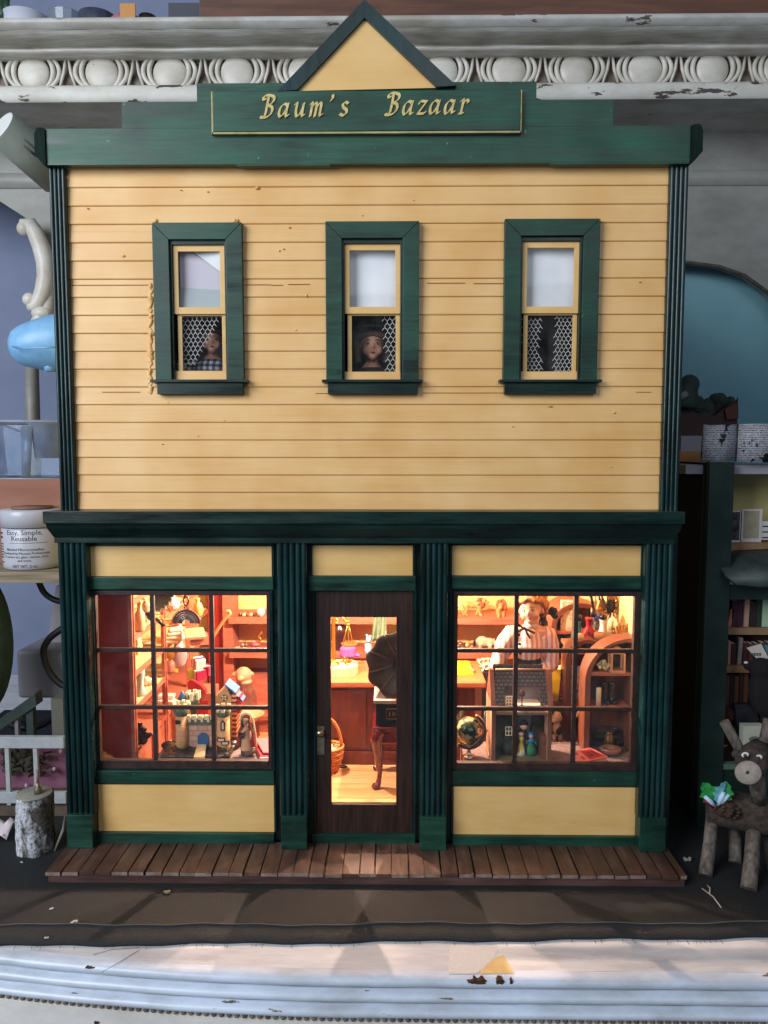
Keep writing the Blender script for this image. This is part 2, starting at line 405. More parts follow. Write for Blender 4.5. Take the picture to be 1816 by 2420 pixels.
st_ = [H(a, b, -.25) for a, b in ((1132, 2302), (1150, 2282), (1172, 2264), (1190, 2258), (1200, 2272), (1212, 2290), (1216, 2301))]
MB().prism([(q.x, q.y) for q in st_], -.2485, -.2455, 'z').build('refracted_amber_patch', mat('amber_refraction', 'd2ac68', 'd8bc88', rough=.4, vs=1.5), hutch)  # refracted amber light on the ledge, laid on as a coloured patch
st_ = [H(a, b, -.25) for a, b in ((1064, 2234), (1165, 2236), (1180, 2250), (1150, 2280), (1128, 2302), (1060, 2302))]
MB().prism([(q.x, q.y) for q in st_], -.2488, -.2462, 'z').build('bare_gesso_patch', mat('gesso', 'd2cecc', 'dedad6', rough=.35, vs=6, bump=.6, bs=9, st=(1, 2.5, 1)), hutch)
mb = MB()
for i in range(1, NX*2):
    x = -40+80*i/(NX*2); mb.ball((x, edge_y(x)-.34, -2.78), (.17, .16, .15), 8, 6)
mb.build('bead_row', groove_m, hutch)
MB().sheet([[(x, edge_y(x)-.30, -2.55) for x in xs], [(x, edge_y(x)-.30, -3.02) for x in xs], [(x, edge_y(x)-.62, -3.06) for x in xs], [(x, edge_y(x)-.62, -9) for x in xs]], smooth=False).build('apron', chipped('apron_paint', 'dedad6', 'c6c1bc', '6b5d56', st=(.7, 1, 1.5), thr=.73), hutch)
random.seed(3)
for (cx_, cy_, w_, h_) in ((1128, 2309, 46, 12), (1180, 2310, 20, 12), (1206, 2309, 8, 9), (168, 2398, 16, 9), (230, 2262, 26, 4)):
    p = H(cx_, cy_, -.5); x = p.x; yy = edge_y(x)-.435; s_ = S(p)
    poly = []
    for i in range(22):
        a = 2*math.pi*i/22; q = .6+.6*random.random(); poly.append((x+w_*s_*.5*q*math.cos(a), -.42 + h_*s_*.55*q*math.sin(a) if cy_ < 2390 else -3.6+h_*s_*.5*q*math.sin(a)))
    yb = yy if cy_ < 2390 else edge_y(x)-.64
    MB().prism(poly, yb-.015, yb+.35).build('bare_wood_chip', mat('bare_wood', '2c1a12', '48301f', rough=.85, vs=3), hutch)

# ================================================================ black felt-like road mat
mat_m = None
k = NT('black_road_mat'); n1 = k.noise(9, 3, .7); n2 = k.noise(.18, 3, .5)
k.L(k.ramp(k.math('ADD', k.math('MULTIPLY', n1, .5), k.math('MULTIPLY', n2, .5)), [(.3, lin('111417')), (.7, lin('1f2225'))]), k.b.inputs['Base Color'])
k.b.inputs['Roughness'].default_value = .75; k.bump(n1, 1.0, .08); mat_m = k.mat
def mat_edge(x): return -10.75+.055*(x+24)*.55+.10*math.sin(x*.55)+.05*math.sin(x*1.7)
def seam(x): return mat_edge(x)+1.35-.012*(x-0)+.06*math.sin(x*.3)
rm = thing('road_mat', 'black textured mat spread under the shop with a stitched front seam', 'mat', (0, 0, -.24))
mx = [-42+84*i/140 for i in range(141)]
rows = [[(x, 30, 0) for x in mx], [(x, 2, 0) for x in mx], [(x, seam(x)+.18, 0) for x in mx], [(x, seam(x), .09) for x in mx], [(x, seam(x)-.1, -.03) for x in mx], [(x, (seam(x)+mat_edge(x))/2, -.02+.02*math.sin(x)) for x in mx], [(x, mat_edge(x), -.05) for x in mx]]
MB().sheet(rows, thick=(0, 0, -.17)).build('cloth', mat_m, rm)
mb = MB(); mb.tube([(x, seam(x)+.01, .105) for x in mx], .035, 5); mb.build('stitching', mat('thread', '54504a', rough=.9), rm)
DT = mat('dark_thread', '1d1a18', rough=.9); fz = MB(); random.seed(5)
for _ in range(60):
    x = random.uniform(-22, 22); y = mat_edge(x); a = random.uniform(-.5, .5); l = random.uniform(.15, .5)
    fz.tube([(x, y+.05, -.08), (x+a*l*.5, y-l*.6, -.1), (x+a*l, y-l, -.19)], .012, 4)
fz.build('frayed_edge', DT, rm)
for q_ in ([(430, 2236, -.02), (500, 2213, .25), (560, 2205, .3), (590, 2228, 0)], [(330, 2245, -.2), (290, 2270, -.2), (240, 2299, -.22)], [(220, 2257, -.2), (262, 2245, -.2), (330, 2240, -.05)]): MB().tube([H(*e) for e in q_], .012, 4).build('loose_thread', DT, rm)
random.seed(11)
def crumb(px, py, r, c, lab, z=0.02):
    p = H(px, py, z); mb = MB()
    for _ in range(4): mb.ball((p.x+random.uniform(-r, r), p.y+random.uniform(-r, r)*.7, p.z+r*.5), (r*random.uniform(.6, 1), r*.7, r*random.uniform(.4, .8)), 7, 5)
    o = mb.build('crumb', mat('crumb_'+c, c, rough=.9)); tag(o, lab, 'crumb', 'crumbs scattered on the black mat'); return o
crumb(397, 2113, .19, '6f6a52', 'olive crumb on the black mat just before the planks')
crumb(175, 2182, .13, 'b9b5ac', 'white speck between the window shadows on the mat')
crumb(120, 2150, .09, 'b9b5ac', 'small white speck on the mat above the largest speck')
crumb(110, 2218, .08, 'b9b5ac', 'tiny pale speck in front of the mat seam')
crumb(52, 2039, .08, 'b9b5ac', 'tiny pale speck on the mat near the log stump')
crumb(1626, 2035, .2, '8b8578', 'grey crumb in the shadow beside the plank walk end')
for i, (a, b, lab) in enumerate((((1660, 2100), (1705, 2145), 'pale straw lying on the mat by the twig reindeer'), ((1672, 2092), (1678, 2112), 'short pale straw bit behind the longer straw'))):
    o = MB().tube([H(a[0], a[1], .05), H((a[0]+b[0])/2+4, (a[1]+b[1])/2-3, .12), H(b[0], b[1], .05)], .045, 5).build('straw', mat('straw', 'a8a294', rough=.8)); tag(o, lab, 'straw', 'straw bits on the mat')

# ================================================================ the miniature shop
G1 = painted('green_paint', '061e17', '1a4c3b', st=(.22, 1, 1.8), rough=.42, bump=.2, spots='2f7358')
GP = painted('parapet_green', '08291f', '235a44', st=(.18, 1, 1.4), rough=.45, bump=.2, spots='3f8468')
GV = painted('green_paint_upright', '03120f', '10393a', st=(2.2, 1, .16), rough=.3, bump=.22)  # upright brushing, darkened to carry the dimmer light lower down
GD = painted('green_paint_shaded', '03110f', '0c2f28', st=(.22, 1, 1.8), rough=.33, bump=.2)  # same green darkened, the weaker light lower down put into the colour
YEL = painted('yellow_paint', 'dda964', 'ecc083', st=(.10, 1, 1.1), rough=.42, bump=.25, streak=.3, fine=.06)
YELP = painted('yellow_panel_paint', 'dcad66', 'e8c080', st=(.2, 1, .8), rough=.38, bump=.15, fine=.08)
WOODD = mat('dark_brown_wood', '20130f', '38221a', rough=.45, vs=1.2, st=(3, 3, .25), bump=.25)
WOODW = mat('window_brown_wood', '251814', '3c2823', rough=.5, vs=1.5, bump=.25)
SALM = mat('red_stained_wood', '9c5440', 'b06850', rough=.5, vs=1.2, st=(.3, .3, 2), bump=.1)
REDD = mat('dark_red_wood', '8c1a10', 'a02416', rough=.4, vs=.8, st=(2, 2, .2), bump=.15)
CREAM = mat('cream_wall', 'd9b878', 'e0c286', rough=.7, vs=.4)
shop = thing('miniature_shop', 'yellow clapboard miniature shop with dark green trim and three upper windows', 'toy shop', (0, 0, .8))
def prt(mb, name, m, par=None, **kw): return mb.build(name, m, par or shop, **kw)
XL, XR = P(150, 1203, 0).x+.02, P(1599, 1203, 0).x        # wall ends
zA, zB = Zr(397, 0), Zr(1205, 0)
# ---- windows upstairs (world rectangles)
WN = []
for (a, b, t, bt) in ((359, 577, 526, 897), (769, 990, 523, 897), (1194, 1411, 517, 897)):
    p, q = P(a, t, -.5), P(b, bt, -.5); WN.append((p.x, q.x, q.z, p.z))
FW = 39*S(P(900, 700, -.5))
# ---- clapboards
NB = 19; hb = (zA-zB)/NB; mb = MB(); random.seed(21)
def clap(x0, x1, za, zb, z0, z1):
    def yy(z): return -.02-.105*(z1-z)/(z1-z0)
    mb.prism([(.3, za), (yy(za)+(.05 if za == z0 else 0), za), (yy(za)+(.012 if za == z0 else 0), za+.03), (yy(za)-.0, za+.075), (yy(zb), zb), (.3, zb)], x0, x1, 'x')
for i in range(NB):
    z0, z1 = zB+i*hb, zB+(i+1)*hb-.004
    cuts = [z0, z1]
    for (a, b, c, d) in WN:
        for zz in (c+.6, d-.6):
            if z0 < zz < z1: cuts.append(zz)
    cuts.sort()
    for za, zb_ in zip(cuts, cuts[1:]):
        x = XL
        for (a, b, c, d) in WN:
            if (za+zb_)/2 > c+.59 and (za+zb_)/2 < d-.59:
                clap(x, a+.6, za, zb_, z0, z1); x = b-.6
        clap(x, XR, za, zb_, z0, z1)
for (px, py, rx, rz) in [(608, 444, .17, .09), (292, 605, .16, .1), (684, 537, .1, .06), (160, 420, .12, .2), (530, 994, .1, .04), (670, 588, .09, .05), (660, 592, .07, .08), (725, 698, .1, .12), (1452, 975, .12, .08), (1300, 960, .2, .05), (700, 780, .1, .05)]+[(random.uniform(170, 1550), random.uniform(420, 1190), random.uniform(.03, .09), random.uniform(.02, .05)) for _ in range(16)]:
    p = P(px, py, -.1); mb.ball((p.x, -.10, p.z), (rx, .09, rz), 7, 5)
for i in range(46):                                        # lumpy filler beside the first window
    p = P(355+random.uniform(-2, 3), 676+i*5.6+random.uniform(-3, 3), -.1); mb.ball((p.x, -.07, p.z), (random.uniform(.08, .2), random.uniform(.08, .15), random.uniform(.18, .4)), 6, 5, Matrix.Rotation(random.uniform(-.6, .6), 4, 'Y'))
for px in (368, 560, 556): p = P(px, 522, -.1); mb.ball((p.x, -.12, p.z), (.2, .15, .16), 6, 5)
prt(mb, 'clapboard_wall', YEL)
mb = MB(); p = P(140, 384, -.1)                                     # bare strip under the parapet
mb.box(XL+.3, XR-.2, -.22, .1, zA-.02, Zr(383, -.2)); prt(mb, 'frieze_strip', mat('bare_strip', 'b99a7e', 'a98e78', rough=.8, vs=1, st=(.2, 1, 1)))
for (a, b, row) in ((160, 352, 673), (578, 640, 672), (680, 732, 671), (640, 668, 673), (1010, 1100, 668), (1120, 1195, 669), (1505, 1540, 926), (745, 800, 929), (1000, 1190, 928), (240, 330, 926), (1512, 1518, 666)):
    p, q = P(a, row, -.17), P(b, row, -.17); prt(MB().box(p.x, q.x, -.135, -.05, p.z-.009, p.z+.011), 'board_gap', mat('gap_shadow_wood', '8c6034', 'a8773f', rough=.9, vs=1))
# ---- windows
NET = mat('white_net', 'dedbd8', rough=.8)
PANE = glass('window_glass')
def net(par, x0f, x1f, z0, z1, y, cw=.36, ph=0.0):
    """hexagonal net curtain between x0f(z) and x1f(z)"""
    mb = MB(); ch = cw*.86; rows = int((z1-z0)/ch)+1; n = 30; xc_ = x0f(z0)
    def Q(x, z): return Vector((x, y+.09*math.sin(x*5+ph)+.05*math.sin(z*2), z))
    for j in range(rows):
        z = z1-j*ch
        for i in range(-n, n):
            x = xc_+i*cw+(cw/2 if j % 2 else 0)+.04*math.sin(z*1.7+ph)
            if x < x0f(z) or x > x1f(z): continue
            a, b, c, d = Q(x, z), Q(x, z-ch*.36), Q(x-cw/2, z-ch), Q(x+cw/2, z-ch)
            mb.tube([a, b], .024, 4); mb.tube([b, c], .024, 4); mb.tube([b, d], .024, 4)
    return mb.build('net_curtain', NET, par)
for wi, (x0, x1, z0, z1) in enumerate(WN):
    # mitred casing
    mb = MB()
    def tz(pl): mb.add([(a, -.55 if k_ < 4 else .12, b) for k_, (a, b) in enumerate(pl+pl)], [(0, 1, 2, 3), (7, 6, 5, 4), (0, 1, 5, 4), (1, 2, 6, 5), (2, 3, 7, 6), (3, 0, 4, 7)])
    i0, i1, j0, j1 = x0+FW, x1-FW, z0+.05, z1-FW
    g = .012
    tz([(x0, z0), (x0, z1-g), (i0-g, j1), (i0-g, z0)]); tz([(x1, z0), (i1+g, z0), (i1+g, j1), (x1, z1-g)]); tz([(x0+g, z1), (x1-g, z1), (i1, j1+g), (i0, j1+g)])
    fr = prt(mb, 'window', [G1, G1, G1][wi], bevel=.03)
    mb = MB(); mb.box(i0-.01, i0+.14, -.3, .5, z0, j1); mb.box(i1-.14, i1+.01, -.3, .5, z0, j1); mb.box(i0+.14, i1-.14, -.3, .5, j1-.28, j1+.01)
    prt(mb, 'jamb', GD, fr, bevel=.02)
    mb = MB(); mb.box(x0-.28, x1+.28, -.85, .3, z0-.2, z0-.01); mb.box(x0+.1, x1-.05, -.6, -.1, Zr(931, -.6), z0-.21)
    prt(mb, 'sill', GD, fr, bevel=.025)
    zm_ = Zr(734, 0)
    def sash(xa, xb, za, zb, ya, yb, st, tr, br):
        m2 = MB(); m2.box(xa, xa+st, ya, yb, za, zb); m2.box(xb-st, xb, ya, yb, za, zb)
        m2.box(xa+st, xb-st, ya, yb, zb-tr, zb); m2.box(xa+st, xb-st, ya, yb, za, za+br)
        s_ = prt(m2, 'sash', YELP, fr, bevel=.02)
        return (xa+st, xb-st, za+br, zb-tr)
    up = sash(i0+.15, i1-.15, zm_-.22, j1-.29, -.12, .06, .34, .4, .46)
    lo = sash(i0+.32, i1-.16, z0+.02, zm_-.02, .09, .26, .30, .3, .42)
    mb = MB().box(up[0], up[1], -.04, 0, up[2], up[3]); prt(mb, 'pane', PANE, fr)
    mb = MB().box(lo[0], lo[1], .15, .19, lo[2], lo[3]); prt(mb, 'pane', PANE, fr)
    # reflections in the upper pane, built as tinted sheets behind the sash
    bl = mat('white_reflection', 'f0f2f6', 'e2e6ee', rough=.7, vs=.4)
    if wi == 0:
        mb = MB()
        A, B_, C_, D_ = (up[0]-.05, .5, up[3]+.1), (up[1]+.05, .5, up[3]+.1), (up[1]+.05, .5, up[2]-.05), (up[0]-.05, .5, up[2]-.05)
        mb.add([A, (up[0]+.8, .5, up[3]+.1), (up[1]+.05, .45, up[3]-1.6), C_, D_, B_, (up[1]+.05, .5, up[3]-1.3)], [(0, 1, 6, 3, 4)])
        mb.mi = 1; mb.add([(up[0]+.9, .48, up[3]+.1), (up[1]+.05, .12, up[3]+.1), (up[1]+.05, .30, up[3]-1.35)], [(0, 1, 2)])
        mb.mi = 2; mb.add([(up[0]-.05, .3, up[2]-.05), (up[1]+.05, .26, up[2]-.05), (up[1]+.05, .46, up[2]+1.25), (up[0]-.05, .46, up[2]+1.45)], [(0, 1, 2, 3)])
    else:
        mb = MB().sheet([[(up[0]-.3+(up[1]-up[0]+.6)*i/8, .62+.06*math.sin(i*.8+wi), z) for i in range(9)] for z in (up[3]+.3, up[2]-.1)])
    prt(mb, 'pane_reflection', [mat('lilac_reflection', 'd0cad6', rough=.7), bl, mat('grey_reflection', 'b0b8bc', rough=.7)] if wi == 0 else bl, fr)
    if wi == 0: net(fr, lambda z: lo[0]-.2, lambda z: lo[0]+.25+max(0, (z-lo[2]-.4))*.66, lo[2]-.1, lo[3]+.2, .42, cw=.34, ph=1)
    if wi == 1: net(fr, lambda z: lo[1]-.55-.35*max(0, (z-lo[2])/4.5), lambda z: lo[1]+.3, lo[2]-.1, lo[3]+.3, .42, ph=2)
    if wi == 2:
        net(fr, lambda z: lo[0]-.3, lambda z: lo[0]+.95+.12*math.sin(z*2), lo[2]-.2, lo[3]-.1, .42, cw=.3, ph=.5)
        net(fr, lambda z: lo[1]-1.15+.1*math.sin(z), lambda z: lo[1]+.3, lo[2]-.2, lo[3]+.3, .42, cw=.3, ph=2)
# ---- pilasters
def pilaster(xa, xb, z0, z1, yf, n, name='pilaster', r=None, m=GV):
    mb = MB(); sp = (xb-xa)/n; r = r or sp*.46
    mb.box(xa, xb, yf+.18, .2, z0, z1)
    for i in range(n):
        x = xa+sp*(i+.5); mb.tube([(x, yf+.18, z0), (x, yf+.18, z0+.01), (x, yf+.18, z1-.01), (x, yf+.18, z1)], [r, r, r, r], 12)
    return prt(mb, name, m)
zc = Zr(1209, -1.8)
for a, b in ((113, 152), (1586, 1630)):
    pilaster(P(a, 397, -.5).x, P(b, 397, -.5).x, zc-.05, Zr(383, -.5)+.3, -.55, 4)
zLt, zLb = Zr(1284, -1), Zr(1929, -1.1)
for a, b, c in ((138, 206, 0), (655, 726, 0), (994, 1060, 0), (1525, 1592, 0)):
    xa, xb = P(a, 1400, -1).x, P(b, 1400, -1).x
    pl = pilaster(xa, xb, zLb-.1, zLt+.4, -1.0, 5)
    mb = MB(); c_ = (xa+xb)/2; mb.box(c_-.93, c_+.93, -1.25, .1, .82, zLb); mb.box(c_-.99, c_+.99, -1.3, .1, .82, 1.35)
    prt(MB().box(c_-.93, c_+.93, -1.25, .1, .81, zLb), 'plinth', G1, pl, bevel=.05)
# ---- storey cornice
def returned(prof, xa, xb, ref, name, m):      # profile [(y,z)] with ends returned in proportion to the projection
    mb = MB(); n = len(prof)
    v = [(xa+(y-ref)*.5, y, z) for y, z in prof]+[(xb-(y-ref)*.5, y, z) for y, z in prof]
    mb.add(v, [tuple(range(n)), tuple(range(2*n-1, n-1, -1))]+[(i, (i+1) % n, n+(i+1) % n, n+i) for i in range(n)])
    return prt(mb, name, m, bevel=.02)
z1_, z2_, z3_, z4_ = Zr(1209, -1.9), Zr(1238, -1.9), Zr(1272, -1.2), Zr(1284, -1.1)
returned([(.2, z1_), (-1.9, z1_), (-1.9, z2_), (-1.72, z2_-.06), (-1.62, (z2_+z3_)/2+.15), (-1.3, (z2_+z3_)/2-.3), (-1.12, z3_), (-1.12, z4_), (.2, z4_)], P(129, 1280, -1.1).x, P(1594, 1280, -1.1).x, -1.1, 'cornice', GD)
# ---- parapet
zp0, zp1 = Zr(386, -.9), Zr(300, -.9)
xpl, xpr = P(109, 340, -.9).x, P(1632, 340, -.9).x
mb = MB(); mb.box(xpl, xpr, -.9, -.35, zp0, zp1)
zs1 = Zr(237, -.9); mb.box(P(287, 240, -.9).x, P(1450, 240, -.9).x, -.9, -.5, zp1-.01, zs1)
zs2 = Zr(194, -.9); mb.box(P(465, 194, -.9).x, P(1269, 194, -.9).x, -.9, -.5, zs1-.01, zs2)
mb.box(P(560, 391, -.9).x, P(780, 391, -.9).x, -.88, -.4, zp0-.09, zp0+.01); mb.box(P(1300, 382, -.9).x, P(1632, 382, -.9).x, -.88, -.4, zp0-.08, zp0+.01)
par = prt(mb, 'parapet', GP)
for xa, xb, s_ in ((xpl-.72, xpl-.01, -1), (xpr+.01, xpr+.78, 1)):
    e = -.72 if s_ < 0 else .78; b0 = xpl-.01 if s_ < 0 else xpr+.01
    mb = MB().prism([(b0, zp0-.05), (b0+e*.3, zp0+.02), (b0+e, zp0+.65), (b0+e*.98, zp1-.35), (b0+e*.75, zp1+.02), (b0+e*.3, zp1+.05), (b0, zp1-.03)], -1.05, 1.2)
    prt(mb, 'end_cap', mat('end_cap_green', '04130f', '0a241d', rough=.8, vs=2, st=(3, 3, .3), bump=.4, spec=.2), par, bevel=.03)
# ---- signboard
xs0, xs1 = P(503, 265, -1.25).x, P(1231, 265, -1.25).x; zs_0, zs_1 = Zr(309, -1.25, 870), Zr(213, -1.25, 870)
sign = prt(MB().box(xs0, xs1, -1.25, -.91, zs_0, zs_1), 'signboard', GP, bevel=.05)
gold = mat('gold_leaf', 'bda45c', 'dcc88a', rough=.45, vs=3)
mb = MB(); mb.box(xs0-.07, xs1+.07, -1.22, -.92, zs_0-.14, zs_0-.02); mb.box(xs0-.1, xs0-.01, -1.22, -.92, zs_0-.14, zs_1); mb.box(xs1+.01, xs1+.08, -1.22, -.92, zs_0-.14, zs_1)
prt(mb, 'gilt_edge', mat('worn_gilt', '8f8758', 'b9ab7b', rough=.5, metal=.3, vs=2, st=(.3, 1, 1)), sign)
# hand lettered words, drawn with a broad pen
PK = [0]
def pen(mb, pts, M, w=.115, ang=38, y0=-1.30, y1=-1.25):
    v = []; d = Vector((math.cos(R(ang)), 0, math.sin(R(ang))))*w; e = Vector((-math.sin(R(ang)), 0, math.cos(R(ang))))*.03
    # smooth the path
    P_ = [Vector((a, 0, b)) for a, b in pts]; Q = []
    for i in range(len(P_)-1):
        p0, p1, p2, p3 = P_[max(i-1, 0)], P_[i], P_[i+1], P_[min(i+2, len(P_)-1)]
        for t in (0, .2, .4, .6, .8):
            Q.append(.5*((2*p1)+(p2-p0)*t+(2*p0-5*p1+4*p2-p3)*t*t+(3*p1-p0-3*p2+p3)*t**3))
    Q.append(P_[-1])
    for a, b in zip(Q, Q[1:]):
        if (b-a).length < 1e-5: continue
        PK[0] += 1; yk_ = -.0006*PK[0] % .06
        pl = [a-d-e, a+d-e, a+d+e, a-d+e, b-d-e, b+d-e, b+d+e, b-d+e]
        hull = convex([(q.x, q.z) for q in pl])
        mb.prism([M(q) for q in hull], y0-yk_, y1)
def convex(p):
    p = sorted(set(p))
    def half(pp_):
        h = []
        for q in pp_:
            while len(h) > 1 and (h[-1][0]-h[-2][0])*(q[1]-h[-2][1])-(h[-1][1]-h[-2][1])*(q[0]-h[-2][0]) <= 0: h.pop()
            h.append(q)
        return h
    a, b = half(p), half(p[::-1]); return a[:-1]+b[:-1]
LET = {
 'B': [[(.22, 1.35), (.02, 1.3), (-.02, 1.5), (.25, 1.62), (.6, 1.6), (.92, 1.5), (.98, 1.25), (.75, .98), (.42, .88)], [(.42, .88), (.85, .8), (.98, .5), (.8, .15), (.4, .0), (.1, .02)], [(.42, 1.55), (.42, .8), (.38, .2), (.15, .0), (0, .08)]],
 'a': [[(.7, .88), (.4, .98), (.1, .72), (.04, .3), (.2, .02), (.45, .18), (.68, .6)], [(.76, .98), (.7, .4), (.76, .06), (.95, .14)]],
 'u': [[(0, .9), (.16, .98), (.16, .4), (.3, .04), (.55, .16), (.74, .6)], [(.78, .98), (.76, .4), (.82, .06), (1.0, .14)]],
 'm': [[(0, .9), (.14, .96), (.14, 0)], [(.14, .6), (.38, .96), (.56, .86), (.56, 0)], [(.56, .6), (.82, .96), (1.0, .84), (1.0, .2), (1.08, .03), (1.22, .12)]],
 "'": [[(.1, 1.5), (.16, 1.3), (.04, 1.1)]],
 's': [[(.62, .86), (.36, .98), (.14, .8), (.3, .56), (.56, .42), (.6, .14), (.34, .0), (.04, .12)]],
 'z': [[(.04, .8), (.12, .94), (.68, .92)], [(.68, .92), (.06, .04)], [(.06, .04), (.6, .04), (.72, .16)]],
 'r': [[(0, .9), (.16, .96), (.14, 0)], [(.14, .55), (.36, .94), (.6, .92), (.62, .78)], [(0, .0), (.32, .0)]],
}
mb = MB()
def word(chars, adv, px0, py0, px1, py1, hpx):
    s_ = hpx*S(P(px0, py0, -1.28)); p, q = P(px0, py0, -1.28), P(px1, py1, -1.28)
    tot = adv[-1]
    for c, a in zip(chars, adv):
        ox = p.x+(q.x-p.x)*a/tot; oz = p.z+(q.z-p.z)*a/tot
        for st in LET[c]: pen(mb, st, lambda h: (ox+(h[0]*.82+h[1]*.20)*s_, oz+h[1]*s_))
word("Baum's", [0, 1.3, 2.45, 3.6, 5.05, 5.9, 6.9], 616, 278, 834, 272, 31)
word("Bazaar", [0, 1.35, 2.55, 3.5, 4.7, 5.95, 7.05], 911, 272, 1118, 267, 31)
prt(mb, 'lettering', gold, sign)
# ---- gable
ap = P(862, 0, -1.2); bl_, br_ = P(656, 217, -1.2), P(1079, 203, -1.2); ia = P(862, 43, -1.2); il, ir = P(703, 213, -1.2), P(1032, 206, -1.2)
gab = prt(MB().prism([(il.x-.5, il.z+.02), (ir.x+.5, ir.z+.05), (ia.x, ia.z+.6)], -1.05, -.6), 'gable', YELP)
mb = MB(); mb.prism([(bl_.x, bl_.z), (il.x, il.z), (ia.x-.005, ia.z), (ap.x-.005, ap.z)], -1.3, -.55); prt(mb, 'gable_trim', GV, gab, bevel=.03)
mb = MB(); mb.prism([(br_.x, br_.z), (ap.x+.005, ap.z), (ia.x+.005, ia.z), (ir.x, ir.z)], -1.3, -.55); prt(mb, 'gable_trim', GV, gab, bevel=.03)
# ---- street front of the shop
zW1, zW0 = Zr(1398, 0), Zr(1819, 0)      # shop window opening
xa = [P(a, 1600, 0).x for a in (222, 641, 746, 975, 1071, 1513)]
zt_ = Zr(1284, 0)+.6; zb_ = .82
mb = MB()
mb.box(XL-.3, xa[0], .0, .5, zb_, zt_); mb.box(xa[1], xa[2], 0, .5, zb_, zt_); mb.box(xa[3], xa[4], 0, .5, zb_, zt_); mb.box(xa[5], XR+.2, 0, .5, zb_, zt_)
mb.box(xa[0], xa[1], 0, .5, zW1, zt_); mb.box(xa[4], xa[5], 0, .5, zW1, zt_); mb.box(xa[2], xa[3], 0, .5, zW1, zt_)
mb.box(xa[0], xa[1], 0, .5, zb_, zW0); mb.box(xa[4], xa[5], 0, .5, zb_, zW0); mb.box(xa[2], xa[3], 0, .5, zb_, Zr(1972, 0))
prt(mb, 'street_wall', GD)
def panel_(a, b, t, bt, y=-.14):
    p, q = P(a, t, y), P(b, bt, y); prt(MB().box(p.x, q.x, y, .05, q.z, p.z), 'yellow_panel', YELP, bevel=.03)
for q in ((210, 643, 1291, 1363), (738, 976, 1289, 1361), (1069, 1515, 1289, 1361), (229, 649, 1855, 1967), (1072, 1507, 1860, 1975)): panel_(*q)
def rail(a, b, t, bt, y, m=G1):
    p, q = P(a, t, y), P(b, bt, y); prt(MB().box(p.x, q.x, y, .05, q.z, p.z), 'rail', m, bevel=.04)
for q in ((211, 646, 1364, 1394, -.35), (729, 983, 1361, 1397, -.4), (1068, 1517, 1362, 1393, -.35), (216, 648, 1822, 1854, -.35), (1070, 1508, 1824, 1858, -.35), (222, 648, 1969, 2003, -.45), (1070, 1510, 1977, 2008, -.45), (738, 982, 1972, 2005, -.3)): rail(*q)
def mould(a, b, t, bt, y=-.25):
    p, q = P(a, t, y), P(b, bt, y); w_ = .16
    prt(MB().box(p.x-w_, p.x, y, .05, q.z, p.z), 'stile', GV, bevel=.03); prt(MB().box(q.x, q.x+w_, y, .05, q.z, p.z), 'stile', GV, bevel=.03)
for q in ((210, 643, 1286, 1363), (738, 976, 1286, 1361), (1069, 1515, 1286, 1361), (229, 649, 1855, 1967), (1072, 1507, 1860, 1975), (219, 644, 1396, 1820), (1068, 1515, 1396, 1820), (743, 978, 1397, 1970)): mould(*q)
# ---- display windows
def display(x0, x1, vx, hz, gx0, gx1, gt, gb):
    mb = MB(); y0, y1 = -.1, .35
    g0, g1 = P(gx0, 1600, .1).x, P(gx1, 1600, .1).x; z1, z0 = Zr(gt, .1), Zr(gb, .1)
    mb.box(x0, g0, y0, y1, zW0, zW1); mb.box(g1, x1, y0, y1, zW0, zW1); mb.box(g0, g1, y0, y1, z1, zW1); mb.box(g0, g1, y0, y1, zW0, z0)
    fr = prt(mb, 'display_window', WOODW, bevel=.03)
    m2 = MB()
    for p_ in vx:
        x = P(p_, 1600, .05).x; m2.box(x-.155, x+.155, -.02, .28, z0, z1)
    for row in hz:
        z = Zr(row, .05); m2.box(g0, g1, -.025, .275, z-.14, z+.14)
    prt(m2, 'glazing_bar', WOODW, fr, bevel=.02)
    prt(MB().box(g0, g1, .10, .15, z0, z1), 'pane', PANE, fr)
display(xa[0], xa[1], (364, 503), (1538, 1674), 234, 633, 1407, 1798)
display(xa[4], xa[5], (1219, 1359), (1537, 1674), 1081, 1494, 1407, 1800)
# ---- door
dx0, dx1 = xa[2]-.02, xa[3]+.02; dz0, dz1 = Zr(1971, 0), zW1-.02
gx0, gx1, gz1, gz0 = P(782, 1600, 0).x, P(937, 1600, 0).x, Zr(1459, 0), Zr(1902, 0)
mb = MB(); mb.box(dx0, gx0, -.03, .45, dz0, dz1); mb.box(gx1, dx1, -.03, .45, dz0, dz1); mb.box(gx0, gx1, -.02, .44, gz1, dz1); mb.box(gx0, gx1, -.02, .44, dz0, gz0)
door = prt(mb, 'door', WOODD, bevel=.03)
prt(MB().box(gx0, gx1, .2, .25, gz0, gz1), 'pane', PANE, door)
mb = MB(); p, q = P(750, 1716, 0), P(769, 1783, 0); mb.box(p.x, q.x-.04, -.1, -.02, q.z, p.z); prt(mb, 'door_plate', mat('old_brass', '6b6152', '8f8474', rough=.4, metal=.6, vs=3), door, bevel=.02)
kp = P(757, 1732, -.2); mb = MB().lathe([(0, -.02), (.1, 0), (.1, .12), (.24, .2), (.28, .3), (.2, .42), (0, .46)], (kp.x, -.08, kp.z), 14, (0, -1, 0)); prt(mb, 'knob', mat('knob_metal', '9a8c74', rough=.28, metal=.9), door)
